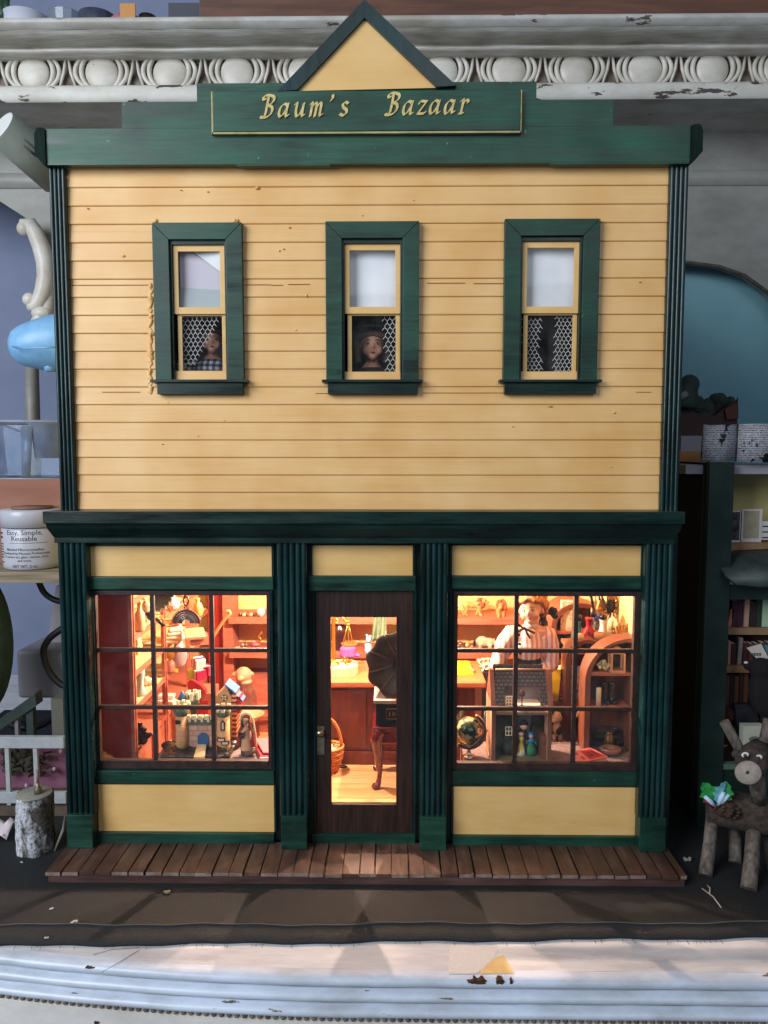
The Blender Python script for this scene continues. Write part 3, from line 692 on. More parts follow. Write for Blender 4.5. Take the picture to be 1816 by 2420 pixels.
# ---- floors, ceiling, inner walls
zF_ = 1.4
flm = NT('plank_floor'); a_ = flm.noise(.9, 4, .6, (.25, 2.2, 1)); flm.L(flm.ramp(a_, [(.35, lin('c48a5a')), (.68, lin('dba878'))]), flm.b.inputs['Base Color']); flm.b.inputs['Roughness'].default_value = .45
mb = MB(); y = .5
while y < 28: mb.box(-21.4, 20.6, y, min(y+1.28, 28), .82, zF_+.006*math.sin(y*7)); y += 1.3
prt(mb, 'floor', flm.mat)
mb = MB(); mb.box(-21.9, -21.4, .5, 28.4, .82, 49); mb.box(20.6, 21.1, .5, 28.4, .82, 49); mb.box(-21.4, 20.6, 28, 28.4, .82, 49); prt(mb, 'inner_wall', CREAM)
prt(MB().box(-21.4, 20.6, .5, 28, zc-1.2, zc-.6), 'ceiling', mat('ceiling_cream', 'd8c49c', rough=.8))
prt(MB().box(-21.9, 21.1, .4, 28.4, 49, 49.5), 'roof', GD)
DKW = mat('upstairs_brown', '2a2624', '36312e', rough=.8, vs=.5)
mb = MB(); mb.box(-21.38, 20.58, 7, 7.3, zc-.55, 48.9); pw = P(1312, 810, 4).x; mb.box(pw-.75, pw+.1, 2.5, 6.9, zc-.55, 48.9); mb.box(-5.6, -5.3, .6, 6.9, zc-.55, 48.9); mb.box(5.6, 5.9, .6, 6.9, zc-.55, 48.9); prt(mb, 'partition', DKW)
prt(MB().box(-21.3, 20.5, .6, 6.9, zc-.58, zc-.5), 'upper_floor', DKW)
felt = mat('mauve_felt', '6d5a60', '82706f', rough=.95, vs=3, bump=.4, bs=6)
for a, b in ((P(366, 1795, 2.4).x, -7.9), (7.2, 20.5)):
    prt(MB().box(a, b, .52, 6.2, 5.55, 5.95), 'display_ledge', felt, bevel=.05); prt(MB().box(a, b, 5.6, 6.1, 1.4, 5.54), 'ledge_front', SALM)

# ================================================================ plank walk in front
walk = thing('plank_walk', 'brown plank boardwalk with a dark red edge board in front of the shop', 'boardwalk', (0, -2.6, 0))
plank = NT('weathered_planks'); a_ = plank.noise(1.1, 5, .65, (1.2, .25, 1)); b2 = plank.noise(.3, 3)
plank.L(plank.ramp(plank.math('ADD', plank.math('MULTIPLY', a_, .55), plank.math('MULTIPLY', b2, .45)), [(.36, lin('33201c')), (.52, lin('4e362d')), (.68, lin('6e5548'))]), plank.b.inputs['Base Color']); plank.b.inputs['Roughness'].default_value = .55; plank.bump(a_, .35, .06)
random.seed(4)
mb = MB(); x = P(109, 2066, -4.3).x; xw0 = x; xe = P(1626, 2070, -4.3).x
i = 0
while x < xe-.2:
    wd = random.uniform(1.04, 1.2); wd = min(wd, xe-x); lean = random.uniform(-.05, .05); g = .05+random.random()*.10
    yf = -4.3+random.uniform(-.05, .06); zt2 = .8+random.uniform(-.02, .02)
    if i == 12: wd *= 1.0
    v = [(x, -.2, zt2), (x+wd-g, -.2, zt2), (x+wd-g+lean, yf, zt2), (x+lean, yf, zt2)]
    mb.add([(a, b, c-.24) for a, b, c in v]+v, [(3, 2, 1, 0), (4, 5, 6, 7), (0, 1, 5, 4), (1, 2, 6, 5), (3, 0, 4, 7)]); mb.mi = 1 if random.random() < .8 else 0; mb.add([(a, b, c-.24) for a, b, c in v]+v, [(2, 3, 7, 6)]); mb.mi = 0
    x += wd; i += 1
mb.build('deck', [plank.mat, mat('worn_plank_edge', '6a5448', '94827a', rough=.7, vs=1.2, bump=.2)], walk, bevel=.0)
mb = MB(); mb.box(xw0+.1, xe-.15, -4.2, -3.7, 0.0, .54); mb.box(xw0+.1, xe-.15, -3.7, .0, 0.0, .5)
mb.build('edge_board', painted('dark_red_edge', '3a2422', '5c403a', st=(.2, 1, 1.5), rough=.6, spots='8a7468'), walk)

# ================================================================ helpers for the goods
def solo(mb, name, label, cat, m, group=None, **kw):
    return tag(mb.build(name, m, **kw), label, cat, group)
def turned(name, label, cat, px, row, z, prof, m, group=None, n=22, **kw):
    """a turned pot: px,row = the middle of its foot in the photo, z = the shelf it stands on, profile in photo pixels"""
    p = H(px, row, z); s = S(p)
    return solo(MB().lathe([(r*s, h*s*1.04) for r, h in prof], (p.x, p.y, z), n), name, label, cat, m, group, **kw)
def rot(rz=0, rx=0, ry=0): return Matrix.Rotation(R(rz), 4, 'Z') @ Matrix.Rotation(R(rx), 4, 'X') @ Matrix.Rotation(R(ry), 4, 'Y')
def at(loc, rz=0, rx=0, ry=0, sc=1.0): return Matrix.Translation(Vector(loc)) @ rot(rz, rx, ry) @ Matrix.Scale(sc, 4)
def frame(y, cx=900, cr=1600):
    return (lambda px, r=cr: P(px, r, y).x), (lambda r, px=cx: P(px, r, y).z)
def rbox(mb, c, sx, sy, sz, rz=0, rx=0, ry=0):
    o = mb.M; mb.M = at(c, rz, rx, ry); mb.box(-sx/2, sx/2, -sy/2, sy/2, 0, sz); mb.M = o; return mb
def book(label, c, w, d, h, m, rz=0, rx=0, ry=0, group=None, pages=None, name='book'):
    """standing (or lying, with rx/ry) book: cover with a page block; w thickness, d depth, h height"""
    t = thing(name, label, 'book', c, group); M_ = at(c, rz, rx, ry)
    mb = MB(); mb.M = M_; k_ = min(w, d, h)*.1
    mb.box(-w/2, -w/2+k_, -d/2, d/2, 0, h); mb.box(w/2-k_, w/2, -d/2, d/2, 0, h); mb.box(-w/2+k_, w/2-k_, -d/2, -d/2+k_, 0, h)
    mb.build('cover', m, t); mb = MB(); mb.M = M_; mb.box(-w/2+k_, w/2-k_, -d/2+k_, d/2-k_, k_, h-k_)
    mb.build('pages', pages or PAPER, t); return t
PAPER = mat('paper', 'e3d9c2', 'd6c9ac', rough=.85, vs=3)
CER = lambda c: mat('glazed_'+c, c, rough=.22, coat=.3)
GOLD = mat('bright_gold', 'd9a441', rough=.25, metal=.85)
SILV = mat('silver', 'b9b4ae', rough=.25, metal=.85)
BLK = mat('gloss_black', '14110f', rough=.18)
def seg(pts, n=6):
    """smooth a coarse path"""
    P_ = [Vector(p) for p in pts]; Q = []
    for i in range(len(P_)-1):
        p0, p1, p2, p3 = P_[max(i-1, 0)], P_[i], P_[i+1], P_[min(i+2, len(P_)-1)]
        for k_ in range(n):
            t = k_/n; Q.append(.5*((2*p1)+(p2-p0)*t+(2*p0-5*p1+4*p2-p3)*t*t+(3*p1-p0-3*p2+p3)*t**3))
    return Q+[P_[-1]]
def blobtube(mb, pts, rs, n=10): mb.tube(pts, rs, n); [mb.ball(p, r, 10, 7) for p, r in ((pts[0], rs[0]), (pts[-1], rs[-1]))]; return mb

# ================================================================ tall shelf unit along the left wall
XF, XW = -17.8, -21.35
SZ = (18.0, 15.25, 12.45, 9.8, 6.5)
su = thing('shelf_unit', 'tall red stained shelf unit of crockery along the side wall', 'shelf unit', (-19.5, 15, 1.4))
MB().box(XW, XF-.3, 2.55, 3.0, 1.4, 22).build('end_panel', REDD, su, bevel=.03)
for y in (2.8, 10.7, 18.3, 26.8):
    mb = MB(); mb.box(XF-.3, XF, y-.28, y+.28, 1.4, 22); mb.box(XF-.02, XF+.09, y-.1, y+.1, 1.4, 22)
    mb.build('upright', SALM, su, bevel=.03)
SHELFTOP = mat('cream_shelf_top', 'd8bd86', 'e4cb96', rough=.6, vs=1)
for i, z in enumerate(SZ):
    s_ = MB().box(XW, XF-.12, 3.0, 27.6, z-.3, z).build('shelf', SHELFTOP if i < 4 else SALM, su)
    MB().box(XF-.11, XF-.01, 3.05, 27.6, z-.36, z+.04).build('front_edge', SALM, s_, bevel=.02)
mb = MB(); mb.box(XW, XF-.32, 3.0, 27.6, 1.4, 6.15); mb.build('base_cabinet', SALM, su)
for y0, y1 in ((3.2, 6.7), (7.3, 10.3), (11.1, 14.3), (14.9, 18)): MB().box(XF-.32, XF-.12, y0, y1, 1.7, 5.95).build('cabinet_door', SALM, su, bevel=.04)
prt(MB().box(-21.42, -21.37, 3, 27.8, 6, 23.5), 'wall_paper', mat('yellow_cream_paper', 'e2c27e', 'd9b468', rough=.7, vs=.5))

# goods of the first bay
turned('bottle_vase', 'cream square shouldered bottle vase with flowers on the second shelf down', 'vase', 331, 1492, SZ[1], [(0, 0), (9, 0), (12, 4), (13, 30), (11, 42), (6, 48), (5, 60), (7, 64), (6, 66)], CER('e0c48e'))
p = H(331, 1492, SZ[1]); mb = MB(); s = S(p)
for i in range(9): mb.ball((p.x+random.uniform(-.4, .4), p.y+random.uniform(-.3, .3), p.z+72*s+random.uniform(-.2, .3)), random.uniform(.12, .22), 8, 6)
solo(mb, 'flower_bunch', 'small cream flower bunch standing in the square shouldered vase', 'flowers', mat('cream_petals', 'e6dcae', 'c9c79a', rough=.7, vs=6))
turned('vase', 'grey beige shouldered vase next to the cream bottle vase', 'vase', 346, 1470, SZ[1], [(0, 0), (6, 0), (7, 4), (6, 12), (10, 28), (13, 38), (11, 44), (5, 47), (7, 50)], CER('a89a84'))
turned('crystal_jar', 'pale green cut crystal jar with a domed lid', 'jar', 326, 1547, SZ[2], [(0, 0), (8, 0), (6, 4), (11, 12), (12, 22), (9, 26), (10, 30), (8, 38), (3, 42), (3, 46), (0, 48)], mat('pale_green_crystal', 'c9d8a8', 'a8bf8c', rough=.1, vs=5, coat=.5), n=9)
turned('plate', 'flat cream plate behind the green crystal jar', 'plate', 352, 1523, SZ[2]+.02, [(0, 0), (10, 0), (17, 4), (17, 5), (0, 2)], CER('e3d5b8'))
turned('tall_vase', 'pale blue green waisted vase under the crystal jar', 'vase', 333, 1643, SZ[3], [(0, 0), (12, 0), (13, 4), (12, 10), (8, 22), (8, 34), (11, 50), (11, 58), (8, 63), (5, 65)], CER('a8c2ba'))
p = H(318, 1637, SZ[3]); solo(MB().ball((p.x-.1, p.y, p.z+.45), (.28, .28, .48)), 'egg', 'lilac pink china egg beside the pale waisted vase', 'egg', CER('d9a8b4'))
p = H(352, 1622, SZ[3]); mb = MB()
for i in range(7): mb.ball((p.x-.3+.1*i, p.y+.05*i, p.z+.35+.14*math.sin(i*1.1)), (.16, .3, .38), 10, 7, rot(0, 0, -30+i*12))
solo(mb, 'shell', 'fluted cream seashell behind the pale waisted vase', 'shell', CER('d8bea0'), voxel=.05)
p = H(338, 1757, SZ[4]); mb = MB()
for (a, b, c, r) in ((-.5, 0, .3, .45), (0, .1, .45, .42), (.35, 0, .62, .3), (.62, -.05, .75, .2), (-.3, 0, .85, .35), (-.2, 0, 1.3, .28), (.1, .05, 1.12, .25), (-.4, -.1, 1.65, .2), (.1, -.15, .2, .3), (-.05, -.1, 1.62, .12), (.3, -.2, .3, .16)): mb.ball((p.x+a, p.y+b, p.z+c), (r, r*.9, r*.85), 12, 8)
solo(mb, 'animal_figurine', 'glossy black animal figurine low in the red shelf unit', 'figurine', BLK, voxel=.06)
# second bay
p = H(409, 1442, SZ[1]+.0); s = S(p); tp_ = thing('teapot', 'round floral white teapot with pink blossoms', 'teapot', (p.x, p.y, p.z))
fl = NT('floral_china'); v_ = fl.noise(4.5, 3, .6); fl.L(fl.ramp(v_, [(.52, lin('ecdcc4')), (.56, lin('d98aa8')), (.64, lin('b5527c')), (.66, lin('e6cfae'))]), fl.b.inputs['Base Color']); fl.b.inputs['Roughness'].default_value = .2
MB().lathe([(0, 0), (8*s, 0), (15*s, 8*s), (17*s, 18*s), (13*s, 28*s), (6*s, 32*s), (6*s, 34*s), (2*s, 37*s), (3*s, 40*s), (0, 42*s)], tuple(p), 22).build('body', fl.mat, tp_)
MB().tube(seg([(p.x+15*s, p.y, p.z+12*s), (p.x+23*s, p.y, p.z+17*s), (p.x+27*s, p.y, p.z+26*s)], 4), .1, 8).build('spout', fl.mat, tp_)
mb = MB(); p = H(412, 1515, SZ[2])
q = thing('linen_stack', 'stack of folded white linens tied with a red bow', 'linens', (p.x, p.y, p.z))
for i in range(4):
    mb = MB(); rbox(mb, (p.x+.05*i, p.y, p.z+.02+.33*i), 1.5-.12*i, 2.4-.2*i, .28, 6*i); mb.build('folded_cloth', mat('linen', 'e8dcc4', 'd8c4a2', rough=.9, vs=2), q, bevel=.12)
mb = MB(); mb.ball((p.x-.15, p.y, p.z+1.5), (.28, .2, .16)); mb.ball((p.x+.25, p.y, p.z+1.5), (.28, .2, .16)); mb.ball((p.x+.05, p.y-.05, p.z+1.5), .13); mb.build('bow', mat('red_ribbon', 'b53a34', rough=.5), q)
turned('large_vase', 'lavender white round bellied vase beside a yellow ball', 'vase', 424, 1577, SZ[3], [(0, 0), (9, 0), (16, 12), (19, 26), (17, 40), (11, 50), (9, 60), (11, 66)], CER('cfc2cf'))
p = H(404, 1590, SZ[3]); solo(MB().ball((p.x, p.y-.1, p.z+.62), (.42, .42, .62)), 'egg', 'pink china egg in front of the lavender vase', 'egg', CER('dc9a8c'))
solo(MB().ball((p.x-.05, p.y, p.z+1.62), .42), 'ball', 'yellow ball resting above the pink egg', 'ball', CER('e5b93c'))
p = H(408, 1588, SZ[3]); solo(MB().lathe([(0, 0), (.3, 0), (.32, .2), (.22, .34), (0, .4)], (p.x+.25, p.y-.2, p.z), 10), 'small_pot', 'tiny yellow pot at the foot of the pink egg', 'pot', CER('d9a83c'))
for i in range(2):
    p = H(402, 1662-i*3, SZ[4]+.02); solo(rbox(MB(), (p.x-.3, p.y, p.z+.38*i), 1.5-.1*i, .9, .32, -8+10*i), 'white_box', ['wide flat white box at the foot of the red upright', 'narrower flat white box lying on the wide one'][i], 'box', mat('white_card', 'e6d8cc', rough=.7), 'flat white boxes', bevel=.05)
# third bay
turned('round_vase', 'amber yellow round vase with a small mouth', 'vase', 468, 1459, SZ[1], [(0, 0), (8, 0), (12, 10), (13, 20), (9, 32), (4, 36), (6, 42), (5, 44)], CER('cda054'))
p = H(470, 1520, SZ[2]); hb_ = thing('hat_box', 'open red brown box with a dark lining', 'box', (p.x, p.y, p.z))
mb = MB(); rbox(mb, (p.x, p.y, p.z), 1.5, 1.7, .8, 20); mb.build('body', SALM, hb_, bevel=.04); mb = MB(); rbox(mb, (p.x-.25, p.y-.35, p.z+.81), 1.7, 1.8, .25, 20, 14); mb.build('lid', mat('pinkish_card', 'c88a68', rough=.6), hb_, bevel=.03)
p = H(470, 1603, SZ[3])
for i, (a, b, z, c1, c2, rz, lab) in enumerate(((-.5, 0, 0, 'c9c23a', 'e6e0c8', 20, 'yellow and white wrapped gift box'), (.15, -.3, 0, 'c41f3f', 'e9dfd6', 40, 'red gift box with a white band in front of the other gifts'), (.55, .3, .2, '7a1f3c', 'd9a4b0', -10, 'wine coloured gift box with a pink band'), (0, .1, .95, 'e8e2da', 'b5274a', 35, 'white gift box on top of the red one'))):
    mb = MB(); g_ = thing('gift_box', lab, 'gift', (p.x+a, p.y+b, p.z+z), 'wrapped gifts on the shelf'); rbox(mb, (p.x+a, p.y+b, p.z+z), .85, .85, .8, rz, 12 if i == 3 else 0)
    mb.build('wrapping', mat('gift_'+c1, c1, rough=.3), g_, bevel=.03); mb = MB(); rbox(mb, (p.x+a, p.y+b, p.z+z-.01), .9, .26, .84, rz, 12 if i == 3 else 0); mb.build('band', mat('gift_'+c2, c2, rough=.3), g_)
fx, fz = frame(12); mb = MB()
tri = [(452, 1603), (460, 1606), (470, 1612), (478, 1618), (484, 1625), (489, 1631), (489, 1638), (484, 1638), (476, 1634), (466, 1636), (456, 1638), (448, 1640), (446, 1610)]
mb.prism([(P(a, b, 12).x, P(a, b, 12).z) for a, b in tri], 11.6, 12.2)
solo(mb, 'red_cloth', 'scalloped crimson felt cloth hung over the red cabinet', 'cloth', mat('crimson_felt', 'a30f1e', rough=.9), bevel=.1)
a, b = P(450, 1640, 12), P(495, 1700, 12)
rc = thing('red_cabinet', 'low red stained cabinet behind the toy castle', 'cabinet', ((a.x+b.x)/2, 13, 1.4))
MB().box(a.x, b.x+.2, 12.2, 15, 1.4, a.z).build('body', SALM, rc, bevel=.04); MB().box(a.x+.3, b.x-.1, 12.1, 12.19, 2, a.z-.6).build('door', REDD, rc, bevel=.02)

# ================================================================ shelves along the back wall
zA_, zB2, yS_ = P(820, 1460, 24).z, P(820, 1541, 24).z, 24
bs = thing('back_shelves', 'long red stained shelves fixed along the cream back wall', 'shelves', (0, 26, 6))
xl_ = P(540, 1460, 24).x
for z in (zA_, zB2): MB().box(xl_, 20.4, 24, 28, z-.68, z).build('shelf', SALM, bs, bevel=.03)
MB().box(xl_, 20.4, 24.05, 28, 1.4, zB2-2.9).build('lower_cupboard', SALM, bs)
MB().box(P(527, 1500, 25).x, P(551, 1500, 25).x, 25, 28, 1.4, 23).build('side_post', SALM, bs, bevel=.03)
MB().box(P(506, 1500, 26).x-.6, P(527, 1500, 26).x, 26, 28, 1.4, 23).build('side_panel', REDD, bs)
def onA(px, dy=1.0): p = P(px, 1460, 24+dy); return Vector((p.x, 24+dy, zA_))
def onB(px, dy=1.0): p = P(px, 1541, 24+dy); return Vector((p.x, 24+dy, zB2))
# baubles on the upper shelf
p = onA(617, .6); gb = thing('glass_ball', 'clear glass marble ball with a silver rim on the upper back shelf', 'ball', p); MB().ball(p+Vector((0, 0, .48)), .48).build('sphere', mat('opal_glass', 'd8c8c0', rough=.05, coat=1, spec=.8), gb); MB().lathe([(.3, 0), (.42, .06), (.3, .12)], p, 16).build('rim', SILV, gb)
labs = ('dark silver bead at the end of the upper shelf row', 'cream pearl bead on the upper back shelf', 'twisted bronze bead on the upper back shelf', 'pale shell bead on the upper back shelf', 'brown spiral bead next to the glass marble')
for i, px in enumerate((568, 577, 585, 593, 602)):
    p = onA(px, .5); mb = MB(); mb.ball(p+Vector((0, 0, .17)), (.22, .18, .18)); mb.ball(p+Vector((.12, 0, .3)), (.1, .1, .14)); solo(mb, 'bead', labs[i], 'bead', mat('bead_%d' % i, ['4a3428', 'e6d2ac', '7a4a2c', 'd9b890', '5a2f20'][i], rough=.2, metal=.3), 'beads on the upper back shelf')
for px, c, lab in ((574, 'cfc0b0', 'silver bead on the middle back shelf'), (582, 'a89080', 'dull silver bead beside the brighter one')):
    p = onB(px, 2); solo(MB().ball(p+Vector((0, 0, .2)), (.22, .2, .2)), 'bead', lab, 'bead', mat('sb'+c, c, rough=.2, metal=.7))
p = onB(604, 2); solo(MB().ball(p+Vector((0, 0, .24)), (.42, .25, .24)), 'jewel', 'pink oval jewel on the middle back shelf', 'jewel', CER('c46a94'))
p = onB(614, 2); mb = MB(); mb.tube(seg([p, p+Vector((-.08, 0, .4)), p+Vector((.15, 0, .8)), p+Vector((-.1, 0, 1.1)), p+Vector((.15, 0, 1.5))], 5), .1, 7); mb.ball(p+Vector((.18, 0, 1.5)), (.16, .12, .2)); solo(mb, 'twisted_figurine', 'twisted gold figurine next to the pink jewel', 'figurine', GOLD)
p = onB(568, .35); mb = MB(); random.seed(2)
for i in range(16): mb.ball(p+Vector((random.uniform(-.5, .5), random.uniform(-.15, .15), .1+random.random()*.25)), .11, 8, 6)
solo(mb, 'pearl_cluster', 'heaped pearl necklace on the middle back shelf front', 'necklace', mat('pearl', 'e6cfae', rough=.15, coat=.5))
p = onB(604, .35); mb = MB(); mb.tube(seg([p+Vector((-.5, 0, .1)), p+Vector((0, .1, .25)), p+Vector((.4, 0, .1)), p+Vector((.6, 0, .22))], 4), [.1]*13, 7); solo(mb, 'brooch', 'gold leaf brooch at the middle shelf edge', 'brooch', GOLD)
# frosted glass bear shaped bottle
p = H(575, 1700, zB2-2.9); p = P(575, 1668, 22.5); zb0 = 1.4+5.2
dk = thing('low_table', 'orange stained low table behind the toy castle wing', 'table', (p.x, 22, 1.4))
tz_ = P(580, 1690, 20).z
MB().box(P(500, 1690, 20).x, P(648, 1690, 20).x, 19.6, 23.9, tz_-.4, tz_).build('table_top', SALM, dk, bevel=.03)
MB().box(P(505, 1690, 20).x, P(644, 1690, 20).x, 19.9, 23.8, 1.4, tz_-.41).build('cupboard', SALM, dk)
p = H(577, 1677, tz_); s = S(p)
gb = thing('bear_bottle', 'big clear glass bottle with a frosted bear head stopper', 'bottle', p)
GL = glass('thick_glass', 'e6d8cc', .035, 3.0)
MB().lathe([(0, 0), (30*s, 0), (32*s, 4*s), (30*s, 30*s), (24*s, 50*s), (16*s, 62*s), (16*s, 66*s)], p, 26).build('body', GL, gb)
mb = MB(); c = p+Vector((0, 0, 84*s)); mb.ball(c, (20*s, 18*s, 19*s)); mb.ball(c+Vector((-21*s, 0, 0)), 7*s); mb.ball(c+Vector((19*s, 0, 2*s)), 6*s); mb.ball(c+Vector((-4*s, -16*s, -4*s)), (9*s, 8*s, 7*s)); mb.ball(c+Vector((2*s, 0, -16*s)), (19*s, 16*s, 8*s))
mb.build('stopper', mat('frosted_glass', 'c8a080', 'b08868', rough=.55, vs=1.5, bump=.2), gb, voxel=.08)
mb = MB().lathe([(0, 0), (.5, 0), (.9, .3), (1.5, .9), (1.55, .95), (1.2, .85), (.5, .25), (0, .2)], H(588, 1708, tz_), 20); solo(mb, 'bowl', 'fluted cream bowl under the bear bottle', 'bowl', CER('dcb68c'))
# shepherd's crook hook on a bamboo stick
pts = [(500, 1512), (516, 1486), (530, 1466), (538, 1458), (544, 1450), (541, 1444), (535, 1446)]
solo(MB().tube(seg([P(a, b, 13) for a, b in pts], 5), .14, 8), 'walking_cane', 'thin wooden walking cane with a hooked handle', 'cane', mat('cane_wood', 'c07a4c', rough=.5))

# ================================================================ hanging things near the pane
yR = 1.6; c = P(441, 1473, yR); s = S(c)
rb = thing('rainbow_charm', 'enamel rainbow charm hanging on a lobster clasp in the window', 'charm', c)
radii = [(34, 28, '6a2430'), (28, 23, '7d4a40'), (23, 18, '7c7a55'), (18, 14, '2c4a44'), (14, 10, '2f3a6a')]
for a, b, col in radii:
    poly = [((a-1)*s*math.cos(R(t)), (a-1)*s*math.sin(R(t))) for t in range(0, 181, 10)]+[(b*s*math.cos(R(t)), b*s*math.sin(R(t))) for t in range(180, -1, -10)]
    MB().prism([(c.x+x, c.z+z) for x, z in poly], yR-.1, yR+.1).build('enamel_band', mat('enamel_'+col, col, rough=.12, coat=.6), rb)
mb = MB()
for r_ in (34.6, 28, 23, 18, 14, 9.6): mb.tube([(c.x+r_*s*math.cos(R(t)), yR-.1, c.z+r_*s*math.sin(R(t))) for t in range(0, 181, 12)], .028, 6)
mb.build('metal_rim', mat('charm_rim', 'c9a9a0', rough=.2, metal=.9), rb)
mb = MB(); t0 = c+Vector((0, 0, 37*s)); mb.tube([(t0.x+.14*math.cos(R(t)), yR, t0.z+.14*math.sin(R(t))) for t in range(0, 360, 30)], .05, 6, True)
t1 = c+Vector((0, 0, 54*s)); mb.tube([(t1.x+.17*math.cos(R(t)), yR, t1.z+.36*math.sin(R(t))) for t in range(0, 360, 24)], .07, 7, True); mb.ball((t1.x-.05, yR, t1.z+.32), .13); mb.tube([(t1.x, yR, t1.z+.36), (t1.x, yR, t1.z+2.2)], .02, 5); mb.build('clasp', mat('copper_clasp', 'a8694a', rough=.2, metal=.9), rb)
fan = thing('lace_fan', 'brown lace fan with a scalloped cream edge hanging high in the window', 'fan', P(384, 1435, 2.5))
cn = P(352, 1392, 2.5); s = S(cn); rows = [[], []]
for i in range(15):
    a = R(-12-62*i/14); r_ = (58+3*math.sin(i*2.2))*s; rows[1].append((cn.x+r_*math.cos(a), 2.5+.08*(i % 2), cn.z+r_*math.sin(a))); rows[0].append((cn.x+12*s*math.cos(a), 2.5, cn.z+12*s*math.sin(a)))
MB().sheet(rows, thick=(0, .04, 0), smooth=False).build('leaf', mat('tan_lace', '8a6244', 'b08a60', rough=.9, vs=5), fan)
MB().tube([(p_[0], p_[1], p_[2]) for p_ in rows[1]], .06, 6).build('scalloped_edge', mat('cream_lace', 'e0c89a', rough=.9), fan)
pen_ = thing('chain_pendant', 'black bar pendant on a beaded gold chain beside the fan', 'pendant', P(378, 1475, 2))
a, b = P(368, 1462, 2), P(388, 1479, 2); MB().tube([a, b], .13, 4).build('bar', BLK, pen_)
mb = MB()
for pts in ([(370, 1461), (385, 1464), (400, 1466), (412, 1465)], [(388, 1478), (398, 1480), (410, 1478), (416, 1474)], [(388, 1478), (380, 1470), (374, 1461)]):
    for q in seg([P(a, b, 2.05) for a, b in pts], 4): mb.ball(q, .075, 7, 5)
mb.build('chain', GOLD, pen_)
mb = MB(); [mb.ball(P(352+a, 1458+b, 2.3), .17, 8, 6) for a, b in ((0, 0), (4, -5), (3, 4), (-3, -7), (6, -12))]; mb.tube([P(355, 1440, 2.3), P(356, 1380, 2.3)], .02, 4); solo(mb, 'bead_pendant', 'black and red bead pendant against the cream vases', 'pendant', mat('garnet_black', '2a1512', '5c2018', rough=.2, vs=8))
p = H(248, 1804, 5.97); mb = MB().sheet([[(p.x-.5+.25*i, p.y+.2*j, p.z+.05+.18*(j+1)*(1-i/5)+.06*math.sin(i*3+j*2)) for i in range(6)] for j in range(4)], thick=(0, 0, .04)); solo(mb, 'dry_leaf', 'crumpled dry leaf in the corner of the display window', 'leaf', mat('dry_leaf', '8a6a4a', 'a88a62', rough=.8, vs=3))

# ================================================================ toy castle
zC = 5.95; cp = H(445, 1795, zC)
cas = thing('toy_castle', 'toy castle with round towers, blue cone roof and black rocky moat', 'toy castle', (cp.x, cp.y+2, zC))
ROCK = mat('black_rock', '0f0e0e', '1e1c1b', rough=.25, vs=2, bump=.5, bs=2)
OCH = bricks('ochre_stone', 'b98a58', 'c4966a', '9c7248', .9, .45, .018, 'xz', .6, .15); PINKB = bricks('pink_brick', 'c69a80', 'd0a88e', 'a87460', .75, .42, .03, 'xz', .6, .3)
GRN = mat('castle_green', '4c5a44', '5a6850', rough=.5, vs=1); CRM = mat('castle_cream', 'e2d0aa', rough=.5); BLU = mat('castle_blue', '2f5a8a', rough=.35); OUT = mat('castle_outline', '1c1512', rough=.5)
yC = cp.y
def cx_(px, dy): return P(px, 1700, yC+dy).x
def cz_(row, dy, px=480): return P(px, row, yC+dy).z
mb = MB(); s = S(cp); x0, x1 = P(382, 1795, yC).x, P(562, 1790, yC).x
mb.box(x0-.1, x1-.6, yC-.15, yC+3.4, zC, zC+.36)
for (px, row, r) in ((420, 1770, 12), (440, 1765, 13), (400, 1778, 10), (520, 1772, 16), (545, 1760, 18), (555, 1745, 14), (530, 1785, 10), (395, 1762, 14), (455, 1778, 8)):
    q = H(px, row+6, zC+.2); mb.ball(q+Vector((0, .3, .1)), (r*s*1.3, r*s, r*s*.75))
mb.build('rocky_base', ROCK, cas, voxel=.12, smooth=1)
q0, q1 = H(458, 1792, zC+.3), H(484, 1792, zC+.3); q2, q3 = H(488, 1762, zC+.55), H(467, 1762, zC+.55)
mb = MB(); mb.sheet([[q0+Vector((0, 0, .1)), q1+Vector((0, 0, .1))], [q3+Vector((0, 0, .1)), q2+Vector((0, 0, .1))]], thick=(0, 0, -.15), smooth=False); mb.build('drawbridge', mat('bridge_cream', 'd6c29a', 'c4ac80', rough=.7, vs=1.5), cas, bevel=.02)
dT = 1.5; zT0 = cz_(1758, dT-.5)-.2
def tower(px0, px1, rt, dy, ttop0, ttop1):
    xa_, xb_ = cx_(px0, dy), cx_(px1, dy); r = (xb_-xa_)/2; c = ((xa_+xb_)/2, yC+dy)
    return c, r, cz_(rt, dy)
c, r, zt3 = tower(415, 444, 1690, dT, 0, 0)
tw = MB().lathe([(r*1.03, zC+.2), (r, zC+.8), (r*.97, zt3)], (c[0], c[1], 0), 22).build('tower', OCH, cas)
MB().lathe([(r*.97, zt3), (r*1.25, zt3+.18), (r*1.35, zt3+.75), (r*1.1, zt3+.8)], (c[0], c[1], 0), 22).build('battlement', GRN, tw)
mb = MB(); [mb.box(c[0]+r*1.2*math.cos(a)-.12, c[0]+r*1.2*math.cos(a)+.12, c[1]+r*1.2*math.sin(a)-.12, c[1]+r*1.2*math.sin(a)+.12, zt3+.74, zt3+1.0) for a in [k_*math.pi/4 for k_ in range(8)]]; mb.build('merlon', CRM, tw)
mb = MB(); wx = P(418, 1710, c[1]-r).x; wz = cz_(1712, dT-r); mb.box(wx-.1, wx+.3, c[1]-r*1.02, c[1]-r*.6, wz, wz+.3); mb.build('window', OUT, tw)
c2 = (cx_(432, dT+1.0), yC+dT+1.0); r2 = 11.5*s; zz = cz_(1668, dT+1)
